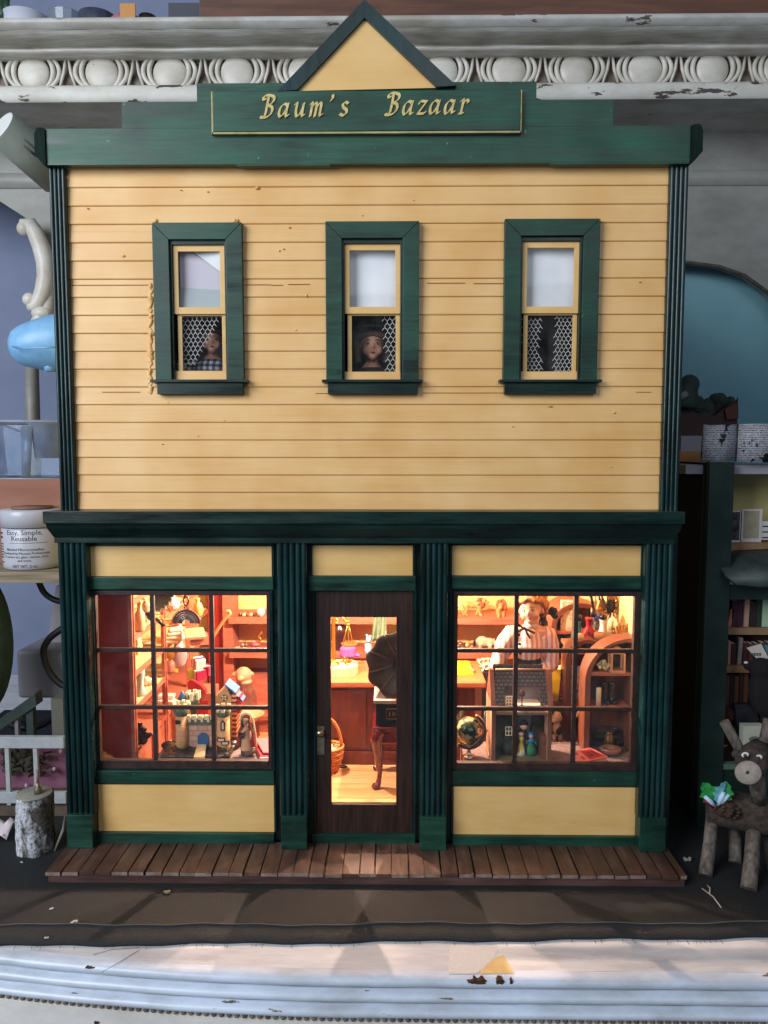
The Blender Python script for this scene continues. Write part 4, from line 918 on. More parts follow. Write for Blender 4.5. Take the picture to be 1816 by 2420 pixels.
tw = MB().lathe([(r2*1.05, zt3+.2), (r2, zz+.5), (r2*.92, cz_(1652, dT+1))], (c2[0], c2[1], 0), 20).build('turret', CRM, cas)
MB().lathe([(0, cz_(1652, dT+1)-.02), (r2*.96, cz_(1652, dT+1)), (r2*.3, cz_(1636, dT+1)), (0, cz_(1632, dT+1))], (c2[0], c2[1], 0), 20).build('cone_roof', BLU, tw)
c3 = (cx_(458, dT+1.4), yC+dT+1.4); r3 = 15*s
tw = MB().lathe([(r3*.5, cz_(1700, dT+1.4)), (r3*.55, cz_(1672, dT+1.4)), (r3, cz_(1662, dT+1.4)), (r3, cz_(1640, dT+1.4)), (r3*.8, cz_(1640, dT+1.4)), (r3*.8, cz_(1655, dT+1.4)), (0, cz_(1655, dT+1.4))], (c3[0], c3[1], 0), 20).build('turret', GRN, cas)
mb = MB(); [mb.box(c3[0]+r3*.92*math.cos(a)-.13, c3[0]+r3*.92*math.cos(a)+.13, c3[1]+r3*.92*math.sin(a)-.1, c3[1]+r3*.92*math.sin(a)+.1, cz_(1652, dT+1.4), cz_(1634, dT+1.4)) for a in [k_*math.pi/3+.5 for k_ in range(6)]]; mb.build('merlon', CRM, tw)
xw0, xw1 = cx_(442, dT), cx_(515, dT); zw = cz_(1712, dT)
wl = MB().box(xw0, xw1, yC+dT, yC+dT+.6, zC+.2, zw).build('curtain_wall', PINKB, cas)
MB().box(xw0, xw1, yC+dT-.12, yC+dT+.7, zw, cz_(1697, dT)).build('parapet', GRN, wl)
mb = MB(); zq = cz_(1697, dT)
for px in (447, 461, 476, 491, 505): x = cx_(px, dT); mb.box(x-.22, x+.12, yC+dT-.14, yC+dT+.2, zq-.1, zq+.2); mb.box(x-.02, x+.16, yC+dT-.15, yC+dT+.1, zq-.28, zq-.02)
mb.build('merlon', CRM, wl)
gx, gw = cx_(478, dT-.2), 13*s; gz0, gz1_ = cz_(1758, dT-.2), cz_(1746, dT-.2)
poly = [(gx-gw, zC+.3)]+[(gx-gw*math.cos(R(t)), gz1_+gw*math.sin(R(t))) for t in range(0, 181, 15)]+[(gx+gw, zC+.3)]
MB().prism(poly, yC+dT-.1, yC+dT+.1).build('gate', BLU, wl)
c4 = (cx_(528, dT-.1), yC+dT-.1); r4 = 15.5*s; zt4 = cz_(1690, dT)
tw = MB().lathe([(r4*1.05, zC+.2), (r4, zC+.6), (r4*.98, zt4)], (c4[0], c4[1], 0), 22).build('tower', OCH, cas)
MB().lathe([(r4*.98, zt4), (r4*1.2, zt4+.15), (r4*1.3, zt4+.6), (r4*1.05, zt4+.6)], (c4[0], c4[1], 0), 22).build('battlement', GRN, tw)
mb = MB(); [mb.box(c4[0]+r4*1.2*math.cos(a)-.13, c4[0]+r4*1.2*math.cos(a)+.13, c4[1]+r4*1.2*math.sin(a)-.12, c4[1]+r4*1.2*math.sin(a)+.12, zt4+.45, zt4+.78) for a in [k_*math.pi/4+.2 for k_ in range(8)]]; mb.build('merlon', CRM, tw)
mb = MB(); yq = c4[1]-r4*1.0; wx, wz = P(527, 1715, yq).x, cz_(1713, dT-.5)
for sgn, ww, hh in ((0, .18, .42),): mb.prism([(wx-ww, wz-hh), (wx+ww, wz-hh), (wx+ww, wz+hh*.5), (wx, wz+hh), (wx-ww, wz+hh*.5)], yq-.04, yq+.25)
for dx, dz in ((-.15, -1.15), (.15, -1.42)): mb.box(wx+dx-.3, wx+dx+.3, yq-.03, yq+.3, wz+dz-.16, wz+dz+.16)
mb.build('window', OUT, tw)
mb = MB(); mb.prism([(wx-.08, wz-.3), (wx+.08, wz-.3), (wx+.08, wz+.15), (wx, wz+.28), (wx-.08, wz+.15)], yq-.06, yq)
for dx, dz in ((-.15, -1.15), (.15, -1.42)): mb.box(wx+dx-.22, wx+dx+.22, yq-.05, yq, wz+dz-.09, wz+dz+.09)
mb.build('stone_inlay', mat('inlay_pink', 'd8b8a4', rough=.6), tw)
xg0, xg1 = cx_(513, dT+1.2), cx_(549, dT+1.2); yg = yC+dT+1.0
poly = [(xg0, zC+.3), (xg1, zC+.3), (xg1, cz_(1648, dT+1)), (cx_(536, dT+1), cz_(1622, dT+1)), (xg0, cz_(1645, dT+1))]
gh = MB().prism(poly, yg, yg+1.6).build('keep', OCH, cas)
q = (cx_(531, dT+1), cz_(1649, dT+1)); mb = MB().lathe([(0, 0), (8*s, 0), (8*s, .08), (0, .08)], (q[0], yg+.01, q[1]), 20, (0, -1, 0)); mb.build('round_window', OUT, gh)
mb = MB(); [mb.ball((q[0]+5*s*math.cos(R(a)), yg-.08, q[1]+5*s*math.sin(R(a))), (.09, .03, .09), 8, 6) for a in (45, 135, 225, 315)]; mb.ball((q[0], yg-.08, q[1]), (.05, .03, .05), 8, 6); mb.build('tracery', mat('tracery', 'd8b890', rough=.6), gh)
mb = MB(); a, b = P(545, 1612, yg), P(560, 1630, yg); rbox(mb, ((P(545, 1640, yg).x), yg+.6, P(545, 1641, yg).z), 1.15, 1.6, .12, 0, 0, 0); mb2 = MB(); mb2.M = at((P(545, 1628, yg).x, yg+.7, P(545, 1628, yg).z), 0, 0, 40) ; mb2.box(-.55, .55, -.8, .8, -.06, .06)
mb2.M = at((P(566, 1653, yg).x, yg+.7, P(566, 1653, yg).z), 0, 0, 45); mb2.box(-.32, .32, -.6, .6, -.06, .06)
mb2.build('blue_roof', mat('toy_blue', '3a6ab4', rough=.4), gh, bevel=.02)
mb = MB(); xx = P(552, 1650, yg).x; mb.box(xx-.14, xx+.22, yg-.05, yg+1.4, zC+.3, P(552, 1640, yg).z); mb.build('striped_side', banded('candy_stripe', [(0, 'd98a5e'), (.55, '4a2418')], .36, 2, .5), gh)
mb = MB(); xx = P(561, 1662, yg).x; mb.box(xx-.22, xx+.25, yg+.1, yg+1.3, P(561, 1675, yg).z-.4, P(561, 1648, yg).z); mb.build('red_annex', mat('toy_red', 'b02a22', rough=.5), gh)

# ================================================================ hooded girl figurine
p = H(583, 1786, zC); s = S(p)
hg = thing('hooded_figurine', 'figurine of a hooded girl in a red cape carrying a basket on a rock', 'figurine', p)
mb = MB()
for i in range(10): mb.ball(p+Vector((random.uniform(-.55, .55), random.uniform(-.25, .25), .15+.25*random.random())), (.3, .28, .26), 8, 6)
mb.build('rock_base', mat('dark_stone', '4a3a30', '66523f', rough=.6, vs=2), hg, voxel=.07)
mb = MB(); mb.lathe([(0, 14*s), (15*s, 14*s), (13*s, 30*s), (9*s, 52*s), (10*s, 66*s), (6*s, 72*s), (5*s, 76*s)], p, 20, None, 1, .8); c = p+Vector((0, -2*s, 86*s)); mb.ball(c, (8*s, 8*s, 10*s)); mb.ball(c+Vector((0, -8*s, -1*s)), (1.6*s, 1.6*s, 2*s))
mb.build('body', mat('figurine_cream', 'c9a27c', 'b58c66', rough=.5, vs=2), hg, voxel=.05)
mb = MB()
for sg, xx in ((-1, -14), (1, 13)): mb.tube(seg([p+Vector((sg*6*s, 0, 74*s)), p+Vector((sg*13*s, -2*s, 60*s)), p+Vector((xx*s*1.15, -2*s, 40*s)), p+Vector((xx*s*1.2, -1*s, 22*s))], 4), [5*s]*4+[6*s]*4+[7*s]*4+[5*s], 8)
mb.ball(p+Vector((0, 5*s, 55*s)), (15*s, 6*s, 26*s)); mb.build('cape', mat('cape_red', '6e1c18', '8c2a22', rough=.55, vs=1.5), hg, voxel=.06)
pts = [(-12, 76), (-13, 90), (-9, 100), (0, 104), (9, 101), (15, 90), (19, 70), (22, 45), (23, 22)]
MB().tube([p+Vector((a*s, 1*s, b*s)) for a, b in [(q.x, q.y) for q in seg([Vector((a, b, 0)) for a, b in pts], 4)]], 2.6*s, 8).build('hood_lining', mat('ivory', 'e6d6b0', rough=.6), hg)
mb = MB(); mb.ball(c+Vector((0, 3*s, 5*s)), (10*s, 8*s, 9*s)); [mb.tube([c+Vector((sg*8*s, -4*s, 4*s)), c+Vector((sg*9*s, -4*s, -6*s)), c+Vector((sg*8*s, -5*s, -14*s))], [2.5*s, 3*s, 2*s], 7) for sg in (-1, 1)]; mb.build('hair', mat('auburn_hair', '5a2a18', rough=.7), hg)
mb = MB(); [mb.ball(c+Vector((sg*3*s, -7.6*s, 1*s)), .045, 7, 5) for sg in (-1, 1)]; mb.build('eye', OUT, hg)
mb = MB(); mb.lathe([(0, 0), (5*s, 0), (7*s, 8*s), (6*s, 8*s), (0, 7*s)], p+Vector((-9*s, -9*s, 46*s)), 12); mb.tube([p+Vector((-9*s+7*s*math.cos(R(t)), -9*s, 53*s+8*s*math.sin(R(t)))) for t in range(0, 181, 20)], .06, 6); mb.build('basket', mat('dark_wicker', '3a2820', rough=.8), hg)
mb = MB(); mb.tube([p+Vector((-13*s, -5*s, 58*s)), p+Vector((-6*s, -10*s, 62*s)), p+Vector((2*s, -10*s, 67*s))], [3*s, 2.6*s, 2.2*s], 8); mb.tube([p+Vector((11*s, -5*s, 62*s)), p+Vector((12*s, -8*s, 50*s)), p+Vector((11*s, -8*s, 42*s))], [3*s, 2.5*s, 2.2*s], 8); mb.build('arm', mat('figurine_skin', 'd3a284', rough=.5), hg)
# pink and crimson gift folder
p0 = H(622, 1798, zC)
gf = thing('gift_folder', 'pink and crimson folded gift box with a white tag', 'box', (p0.x+.3, 3.3, zC))
x0 = H(606, 1760, zC).x
mb = MB(); mb.add([(x0, 4.6, zC), (x0+.9, 1.9, zC), (x0+2.6, 1.9, zC), (x0+2.6, 4.6, zC), (x0, 4.6, zC+.45), (x0+.9, 1.9, zC+.45), (x0+2.6, 1.9, zC+.45), (x0+2.6, 4.6, zC+.45)], [(3, 2, 1, 0), (4, 5, 6, 7), (0, 1, 5, 4), (1, 2, 6, 5), (2, 3, 7, 6), (3, 0, 4, 7)]); mb.build('tray', mat('crimson_card', 'a8142e', rough=.5), gf, bevel=.03)
mb = MB(); mb.sheet([[(x0+.1, 4.5, zC+.75), (x0+2.7, 4.5, zC+.85)], [(x0+1.1, 2.2, zC+.55), (x0+2.7, 2.2, zC+.6)]], thick=(0, 0, .08), smooth=False); mb.build('lid', mat('pink_card', 'd8606a', rough=.6), gf)
mb = MB(); mb.box(x0+.9, x0+1.8, 1.8, 1.88, zC+.2, zC+.4); mb.M = None; mb.build('tag', mat('white_tag', 'e8d8d0', rough=.7), gf)

# ================================================================ shop counter and what stands on it
zK = 9.15
xk0, xk1 = P(660, 1620, 12).x, P(1150, 1622, 11.5).x
ct = thing('shop_counter', 'dark red wooden shop counter with an orange stained top', 'counter', ((xk0+xk1)/2, 15, 1.4))
MB().box(xk0, xk1, 11.5, 18.3, zK-.55, zK).build('counter_top', mat('orange_stained_top', 'b05a36', 'c06a42', rough=.35, vs=1, st=(.3, 1, 1)), ct, bevel=.14, seg=3)
bdm = mat('counter_red_wood', '5c2114', '74301e', rough=.4, vs=1, st=(2, 2, .3), bump=.1)
mb = MB(); mb.box(xk0+.4, xk1-.9, 12.4, 18, 1.4, zK-.56); mb.build('body', bdm, ct)
MB().box(xk0+.4, xk1-.9, 12.15, 12.39, 1.41, 2.6).build('plinth', bdm, ct, bevel=.06)
for a, b in ((770, 867), (880, 980), (1030, 1085)):
    x0, x1 = P(a, 1700, 12.4).x, P(b, 1700, 12.4).x
    m2 = MB(); m2.box(x0, x1, 12.3, 12.39, 2.9, zK-1); m2.build('front_panel', bdm, ct, bevel=.05)
MB().box(xk1-.89, xk1-.3, 12.3, 13.0, 1.4, zK-.57).build('corner_post', mat('tan_post', 'a0623c', 'b27048', rough=.5, vs=1), ct, bevel=.05)
# balance scale
c = H(800, 1552, zK); c = Vector((P(770, 1555, 14).x, 14.4, zK)); s = S(c)
sc_ = thing('balance_scale', 'brass balance scale with a hanging pan on a pale marble base', 'scale', c)
x1 = P(845, 1560, 14).x; poly = [(c.x-1.2, 12.9)]+[(x1-1.0+1.05*math.cos(R(t)), 14.4+1.5*math.sin(R(t))) for t in range(-90, 91, 15)]+[(c.x-1.2, 15.9)]
MB().prism(poly, zK, zK+.75, 'z').build('marble_base', mat('cream_marble', 'e2c9a2', 'd2b48a', rough=.3, vs=1.2), sc_, bevel=.08)
px_ = P(789, 1560, 14.2).x; zt_s = P(789, 1458, 14.2).z
mb = MB().lathe([(.55, 0), (.5, .1), (.2, .25), (.16, .6), (.14, zt_s-zK-1), (.22, zt_s-zK-.9), (.14, zt_s-zK-.7), (.14, zt_s-zK+.4), (0, zt_s-zK+.6)], (px_, 14.3, zK+.75), 14); mb.build('column', GOLD, sc_)
xe_ = P(823, 1470, 14.2).x; ze_ = P(823, 1470, 14.2).z
mb = MB().tube(seg([(px_, 14.3, zt_s+.1), ((px_+xe_)/2, 14.3, zt_s+.05), (xe_-.15, 14.3, ze_-.05), (xe_, 14.3, ze_+.1)], 5), .11, 8); mb.tube(seg([(px_, 14.3, zt_s), ((px_+xe_)/2-.2, 14.3, zt_s-.45), (px_+.1, 14.3, zt_s-.6)], 4), .07, 6); mb.build('beam', GOLD, sc_)
zp_ = P(823, 1522, 14.2).z; mb = MB()
for a in (90, 210, 330): mb.tube([(xe_, 14.3, ze_-.1), (xe_+.55*math.cos(R(a)), 14.3+.5*math.sin(R(a)), zp_)], .045, 5)
mb.ball((xe_, 14.3, ze_-.25), .16); mb.build('hanger', GOLD, sc_)
MB().lathe([(0, -.12), (.6, -.05), (.78, .12), (.7, .12), (.5, 0), (0, -.04)], (xe_+.1, 14.3, zp_-.1), 22).build('pan', mat('brass_pan', 'a8763a', rough=.3, metal=.8), sc_)
mb = MB(); q = H(818, 1567, zK+.75); [mb.ball(q+Vector((a, b, .1+c2)), .14, 8, 6) for a, b, c2 in ((0, 0, 0), (.3, .1, 0), (.15, -.1, .2), (-.25, .05, .1), (.45, 0, .15), (-.1, .1, .35))]; mb.tube([q+Vector((0, -.3, .06)), q+Vector((.2, -.8, .06))], .1, 7); mb.build('weight', GOLD, sc_)
p = H(823, 1553, zK); mb = MB(); mb.lathe([(0, 0), (.75, 0), (.85, .2), (.8, .9), (.55, 1.15), (0, 1.2)], p, 16, None, 1, .7); mb.ball(p+Vector((.95, -.1, .2)), (.3, .2, .18)); solo(mb, 'purple_pouch', 'purple velvet drawstring pouch behind the brass scale', 'pouch', mat('purple_velvet', '6f3a78', '8a4c92', rough=.8, vs=2), voxel=.07)
p = onB(803, .8); q = thing('dark_vase', 'dark red brown tall vase on the back shelf behind the scale', 'vase', p); MB().lathe([(0, 0), (.45, 0), (.5, .3), (.75, 1.8), (.8, 2.4), (.4, 2.7), (.45, 2.9)], p, 16).build('body', mat('oxblood_glaze', '2c1210', '3c1a16', rough=.25, vs=1), q)
p = H(871, 1548, zK); s = S(p); mb = MB(); mb.ball(p+Vector((0, 0, 14*s)), (9.5*s, 8*s, 15*s)); mb.ball(p+Vector((0, 0, 37*s)), (7*s, 7*s, 8*s)); mb.ball(p+Vector((-4*s, 0, 47*s)), 3.4*s); mb.ball(p+Vector((5*s, 0, 45*s)), 3*s); mb.ball(p+Vector((-2*s, -6*s, 35*s)), 3.4*s); mb.ball(p+Vector((-6*s, -5*s, 22*s)), (3*s, 3*s, 7*s)); mb.ball(p+Vector((5*s, -6*s, 22*s)), (3*s, 3*s, 7*s))
solo(mb, 'bear_figurine', 'pale blue glazed bear figurine on the counter', 'figurine', CER('7fb0c4'), voxel=.06)
# green draped cloth
xa_, xb_ = P(884, 1470, 20).x, P(912, 1470, 20).x
rows = []
for j in range(9):
    t = j/8; z = P(900, 1440+76*t, 20).z; rows.append([(xa_-.25*t+(xb_-xa_+.35*t)*i/14, 20+.22*math.sin(i*1.5+t*2.5), z) for i in range(15)])
solo(MB().sheet(rows, thick=(0, .12, 0)), 'green_cloth', 'sage green draped cloth hanging by the lime poster', 'cloth', mat('sage_satin', '4e6650', '7d937a', rough=.45, vs=.9, st=(2, 1, .4)))
a, b = P(921, 1455, 27.5), P(952, 1505, 27.5); solo(MB().box(a.x, b.x, 27.8, 27.95, b.z, a.z+.8), 'lime_poster', 'lime green poster on the back wall behind the gramophone horn', 'poster', mat('lime_card', 'b5c45a', 'a4b848', rough=.7, vs=1))
# gramophone on its red table
yG = 7.2
tb = thing('gramophone_table', 'dark red lacquered table with a curved cabriole leg', 'table', (3.2, 8.2, 1.4))
LAC = mat('wine_lacquer', '4c1018', '641a22', rough=.22, vs=1.5, coat=.4)
xt0 = P(881, 1725, yG).x; zt0 = P(890, 1720, yG).z; xt1 = xt0+5.4
MB().box(xt0, xt1, yG, yG+4.2, zt0-.35, zt0).build('table_top', LAC, tb, bevel=.1, seg=3)
MB().box(xt0+.35, xt1-.35, yG+.3, yG+3.9, zt0-1.5, zt0-.36).build('apron', LAC, tb, bevel=.08)
for (xx, yy, sx, sy) in ((xt0+.55, yG+.45, -1, -1), (xt1-.55, yG+.45, 1, -1), (xt0+.55, yG+3.8, -1, 1), (xt1-.55, yG+3.8, 1, 1)):
    pts = seg([(xx, yy, zt0-.4), (xx+sx*.25, yy+sy*.15, zt0-1.1), (xx+sx*.12, yy+sy*.05, zt0-2.4), (xx, yy, zt0-3.6), (xx-sx*.02, yy, 2.6), (xx+sx*.1, yy+sy*.1, 1.8), (xx+sx*.3, yy+sy*.2, 1.55)], 5)
    n_ = len(pts); mb = MB().tube(pts, [.62-.42*min(1, i/(n_*.62)) if i < n_*.75 else .2+.22*((i-n_*.75)/(n_*.25)) for i in range(n_)], 10); mb.ball((xx+sx*.28, yy+sy*.2, 1.58), (.38, .34, .18)); mb.build('leg', LAC, tb)
gm = thing('gramophone', 'old gramophone with a black fluted horn and black box with a pale lid', 'gramophone', (3.2, 9, zt0))
xb0 = P(889, 1690, yG+.3).x; zb1 = P(889, 1662, yG+.3).z; xb1 = xb0+4.2
bx = MB().box(xb0, xb1, yG+.3, yG+3.7, zt0+.02, zb1).build('box', BLK, gm, bevel=.05)
MB().box(xb0-.2, xb1+.2, yG+.1, yG+3.9, zb1, zb1+.3).build('lid', mat('pale_metal_lid', '8f8480', 'a89c96', rough=.35, vs=2), gm, bevel=.06)
mb = MB().prism([(xb0-.05, zb1+.3), (xb1+.05, zb1+.3), (xb1-.8, zb1+1.1), (xb0+.35, zb1+1.1)], yG+.6, yG+3.4); mb.build('deck', mat('pale_metal_lid', ''), gm, bevel=.05)
mb = MB(); xq, zq = P(913, 1690, yG).x, P(913, 1690, yG).z
pts = [(xq, zq-.42), (xq+2.0, zq-.42), (xq+2.0, zq+.42), (xq, zq+.42)]
mb.tube([(a, yG+.27, b) for a, b in seg([Vector((a, b, 0)) for a, b in pts+pts[:1]], 1) for a, b in [(a, b)]] if False else [(a, yG+.28, b) for a, b in pts], .04, 6, True)
put_text(mb, '186', .62, lambda v: (xq+.14+v.x, yG+.29, zq-.22+v.z)); mb.build('badge', mat('dull_gold', '8a7048', rough=.4, metal=.5), bx)
ch = P(948, 1573, yG-1.0); s = S(ch); ax = Vector((-.12, -1, .03)).normalized()
def horn():
    v = []; n = 48; prof = [(5, 52), (8, 40), (16, 26), (32, 12), (52, 4), (70, 0), (82, -1)]; M_ = Matrix.Translation(ch) @ Vector((0, 0, 1)).rotation_difference(ax).to_matrix().to_4x4()
    rws = []
    for r_, d in prof:
        fl = (r_/82)**3*4.2
        rws.append([M_ @ Vector(((r_+fl*math.cos(9*2*math.pi*k_/n))*s*math.cos(2*math.pi*k_/n), (r_+fl*math.cos(9*2*math.pi*k_/n))*s*math.sin(2*math.pi*k_/n), -d*s)) for k_ in range(n+1)])
    return rws
MB().sheet(horn(), thick=ax*-.05).build('horn', mat('horn_black', '1a1310', '3a2d22', rough=.5, vs=.7), gm)
rw_ = horn()
mb = MB()
for k_ in range(0, 48, 5): mb.tube([r_[k_]-ax*-.03 for r_ in rw_[2:]], [.05, .06, .08, .08, .06], 5)
mb.build('horn_rib', mat('horn_rib', '2c2018', '4a3a2c', rough=.4, vs=2), gm)
e0 = ch-ax*52*s; MB().tube(seg([e0+ax*.1, e0-ax*.6, Vector((e0.x, e0.y+.6, e0.z-1.2)), Vector((e0.x, e0.y+.4, zb1+.9))], 5), .17, 8).build('tone_arm', SILV, gm)
# wicker basket
p = H(768, 1822, 1.4); s = S(p)
bk = thing('wicker_basket', 'orange wicker basket with a tall loop handle and eggs inside', 'basket', p)
WK = mat('orange_wicker', 'c06a2c', 'd98a48', rough=.6, vs=4)
mb = MB()
for j in range(10):
    t = j/9; r_ = (30+13*math.sin(t*1.5))*s; mb.tube([(p.x+(r_+.05*(k_ % 2)*(1 if j % 2 else -1))*math.cos(2*math.pi*k_/28), p.y+(r_*.8)*math.sin(2*math.pi*k_/28), p.z+.1+t*2.1) for k_ in range(28)], .13, 6, True)
for k_ in range(14):
    a = 2*math.pi*k_/14; mb.tube([(p.x+(30*s+13*s*math.sin(t*1.5))*math.cos(a), p.y+(30*s+13*s*math.sin(t*1.5))*.8*math.sin(a), p.z+.1+t*2.2) for t in (0, .3, .6, 1)], .1, 6)
mb.build('woven_body', WK, bk)
mb = MB()
for dd in (0, .16): mb.tube([(p.x+(42*s-dd)*math.cos(R(t)), p.y+dd, p.z+2.0+(78*s-dd)*math.sin(R(t))) for t in range(0, 181, 10)], .09, 6)
mb.build('handle', WK, bk)
p_ = p
mb = MB(); [mb.ball((p.x+a*s, p.y+b*s, p.z+1.9), (9*s, 9*s, 10*s)) for a, b in ((20, -12), (28, 8), (6, 0), (-12, 5), (10, 16))]; mb.build('egg', mat('egg_cream', 'e6d2a8', rough=.5), bk)
p = H(811, 1813, 1.42); mb = MB().tube([(p.x+.35*math.cos(R(t)), p.y+.18*math.sin(R(t)), p.z+.05) for t in range(0, 360, 24)], .05, 6, True); mb.ball(p+Vector((-.4, .1, .2)), .16); solo(mb, 'key_ring', 'small dark ring charm lying beside the wicker basket', 'ring', mat('dark_metal', '3a2a24', rough=.3, metal=.7))

# ================================================================ animals on the back shelves
LION = mat('lion_fur', 'b57a42', 'c98f56', rough=.7, vs=2); MANE = mat('lion_mane', '6b3a26', '8c5236', rough=.85, vs=3, bump=.5)
def quad(mb, M_, body, legs, neck=None):
    for (c, r, rr) in body: mb.ball(M_ @ Vector(c), r, 12, 8, rr)
    for pts, rs in legs: mb.tube([M_ @ Vector(q) for q in pts], rs, 8); mb.ball(M_ @ Vector(pts[-1]), rs[-1]*1.15, 8, 6)
p = onA(1118, 1.3); s = S(p); M_ = at(p, 0, 0, 0, 1)
ln = thing('lion_figurine', 'standing lion figurine with a dark mane on the upper back shelf', 'lion', p, 'lion figurines on the back shelf')
mb = MB(); k_ = s*1.0
quad(mb, Matrix.Translation(p), [((-14*k_, 0, 25*k_), (11*k_, 7*k_, 9*k_), None), ((0, 0, 25*k_), (14*k_, 7*k_, 8*k_), None), ((13*k_, -1*k_, 27*k_), (10*k_, 8*k_, 11*k_), None), ((26*k_, -2*k_, 34*k_), (7*k_, 6*k_, 7*k_), None), ((33*k_, -3*k_, 31*k_), (4.5*k_, 4*k_, 4*k_), None)],
 [([(-17*k_, -5*k_, 24*k_), (-14*k_, -6*k_, 15*k_), (-19*k_, -6*k_, 7*k_), (-14*k_, -6*k_, 1.5*k_)], [7*k_, 5*k_, 3*k_, 3*k_]), ([(-17*k_, 5*k_, 24*k_), (-19*k_, 5*k_, 15*k_), (-25*k_, 5*k_, 7*k_), (-21*k_, 5*k_, 1.5*k_)], [6*k_, 5*k_, 3*k_, 3*k_]), ([(14*k_, -5*k_, 24*k_), (15*k_, -6*k_, 12*k_), (16*k_, -7*k_, 4*k_), (19*k_, -8*k_, 1.5*k_)], [6*k_, 4.2*k_, 3.4*k_, 3.6*k_]), ([(14*k_, 4*k_, 24*k_), (12*k_, 4*k_, 12*k_), (9*k_, 4*k_, 1.5*k_)], [6*k_, 4*k_, 3.2*k_]), ([(-23*k_, 0, 26*k_), (-29*k_, 1*k_, 20*k_), (-32*k_, 1*k_, 10*k_), (-38*k_, 0, 8*k_)], [2*k_, 1.6*k_, 1.5*k_, 1.5*k_])])
mb.build('body', LION, ln, voxel=.055)
mb = MB(); random.seed(8)
for _ in range(34): a, b = random.uniform(0, 6.28), random.uniform(-1.2, 1.2); mb.ball(p+Vector(((18+9*math.cos(a)*math.cos(b))*k_, (-1+9*math.sin(a)*math.cos(b))*k_, (28+12*math.sin(b))*k_)), 3.6*k_, 7, 5)
mb.ball(p+Vector((17*k_, 0, 28*k_)), (8*k_, 8*k_, 12*k_)); mb.build('mane', MANE, ln, voxel=.07, smooth=1)
MB().ball(p+Vector((-40*k_, 0, 9*k_)), (2.6*k_, 2*k_, 2*k_)).build('tail_tuft', MANE, ln)
mb = MB(); mb.ball(p+Vector((37*k_, -3*k_, 32.5*k_)), 1.5*k_, 8, 6); [mb.ball(p+Vector((30*k_, (-2+sg*4.6)*k_, 37*k_)), .9*k_, 7, 5) for sg in (-1, 1)]; mb.build('nose', OUT, ln)
p = onA(1184, .7); ln = thing('lion_figurine', 'lion figurine facing the window with its head lowered on the upper shelf', 'lion', p, 'lion figurines on the back shelf')
mb = MB(); quad(mb, Matrix.Translation(p), [((2*k_, 10*k_, 26*k_), (8*k_, 14*k_, 9*k_), None), ((0, 0, 27*k_), (8*k_, 9*k_, 10*k_), None), ((-2*k_, -8*k_, 27*k_), (6.5*k_, 6*k_, 7*k_), None), ((-3*k_, -13*k_, 22*k_), (4.4*k_, 4*k_, 4.5*k_), None)],
 [([(-5*k_, -2*k_, 22*k_), (-6*k_, -5*k_, 10*k_), (-6*k_, -9*k_, 1.5*k_)], [5*k_, 3.4*k_, 3.4*k_]), ([(6*k_, 0, 22*k_), (6*k_, 0, 10*k_), (6*k_, 0, 1.5*k_)], [5*k_, 3.4*k_, 3.2*k_]), ([(-4*k_, 18*k_, 24*k_), (-5*k_, 20*k_, 10*k_), (-5*k_, 17*k_, 1.5*k_)], [6*k_, 4*k_, 3.2*k_]), ([(9*k_, 18*k_, 24*k_), (12*k_, 20*k_, 10*k_), (12*k_, 17*k_, 1.5*k_)], [6*k_, 4*k_, 3.2*k_]), ([(8*k_, 22*k_, 28*k_), (14*k_, 22*k_, 20*k_), (18*k_, 20*k_, 12*k_)], [2*k_, 1.6*k_, 1.5*k_])]); mb.build('body', LION, ln, voxel=.055)
mb = MB()
for _ in range(30): a = random.uniform(0, 6.28); mb.ball(p+Vector((10*k_*math.cos(a)+1*k_, (-2+random.uniform(-3, 5))*k_, (28+11*math.sin(a))*k_)), 3.6*k_, 7, 5)
mb.build('mane', mat('rust_mane', '94502e', 'a8623c', rough=.85, vs=3, bump=.5), ln, voxel=.07, smooth=1)
mb = MB(); mb.ball(p+Vector((-3*k_, -17*k_, 23*k_)), 1.4*k_, 8, 6); [mb.ball(p+Vector(((-2+sg*3)*k_, -13.4*k_, 29*k_)), .9*k_, 7, 5) for sg in (-1, 1)]; mb.build('nose', OUT, ln)
p = onB(1148, 1.4); mb = MB(); k_ = S(p)
quad(mb, Matrix.Translation(p), [((-8*k_, 0, 18*k_), (16*k_, 9*k_, 13*k_), None), ((8*k_, 0, 16*k_), (14*k_, 8*k_, 11*k_), None), ((26*k_, -1*k_, 14*k_), (11*k_, 6*k_, 7*k_), None), ((34*k_, -1*k_, 11*k_), (6*k_, 5*k_, 5*k_), None), ((20*k_, -3*k_, 24*k_), (2*k_, 1.5*k_, 4*k_), None), ((37*k_, -1*k_, 17*k_), (1.6*k_, 1.6*k_, 4*k_), None)],
 [([(-14*k_, -5*k_, 14*k_), (-14*k_, -5*k_, 2*k_)], [6*k_, 4.5*k_]), ([(10*k_, -5*k_, 12*k_), (10*k_, -5*k_, 2*k_)], [5.5*k_, 4.5*k_]), ([(-12*k_, 5*k_, 14*k_), (-12*k_, 5*k_, 2*k_)], [6*k_, 4.5*k_]), ([(12*k_, 5*k_, 12*k_), (12*k_, 5*k_, 2*k_)], [5.5*k_, 4.5*k_])])
solo(mb, 'rhinoceros_figurine', 'pale stone rhinoceros figurine on the middle back shelf', 'rhinoceros', mat('pale_stone', 'b0a48c', 'c9bda2', rough=.6, vs=3), voxel=.06)
p = onB(1122, .7); mb = MB().ball(p+Vector((0, 0, .8)), (.14, .14, .4)); mb.lathe([(.2, 0), (.12, .2), (.08, .6)], p, 10); solo(mb, 'dark_bottle', 'thin dark bottle just behind the pale rhinoceros', 'bottle', BLK)
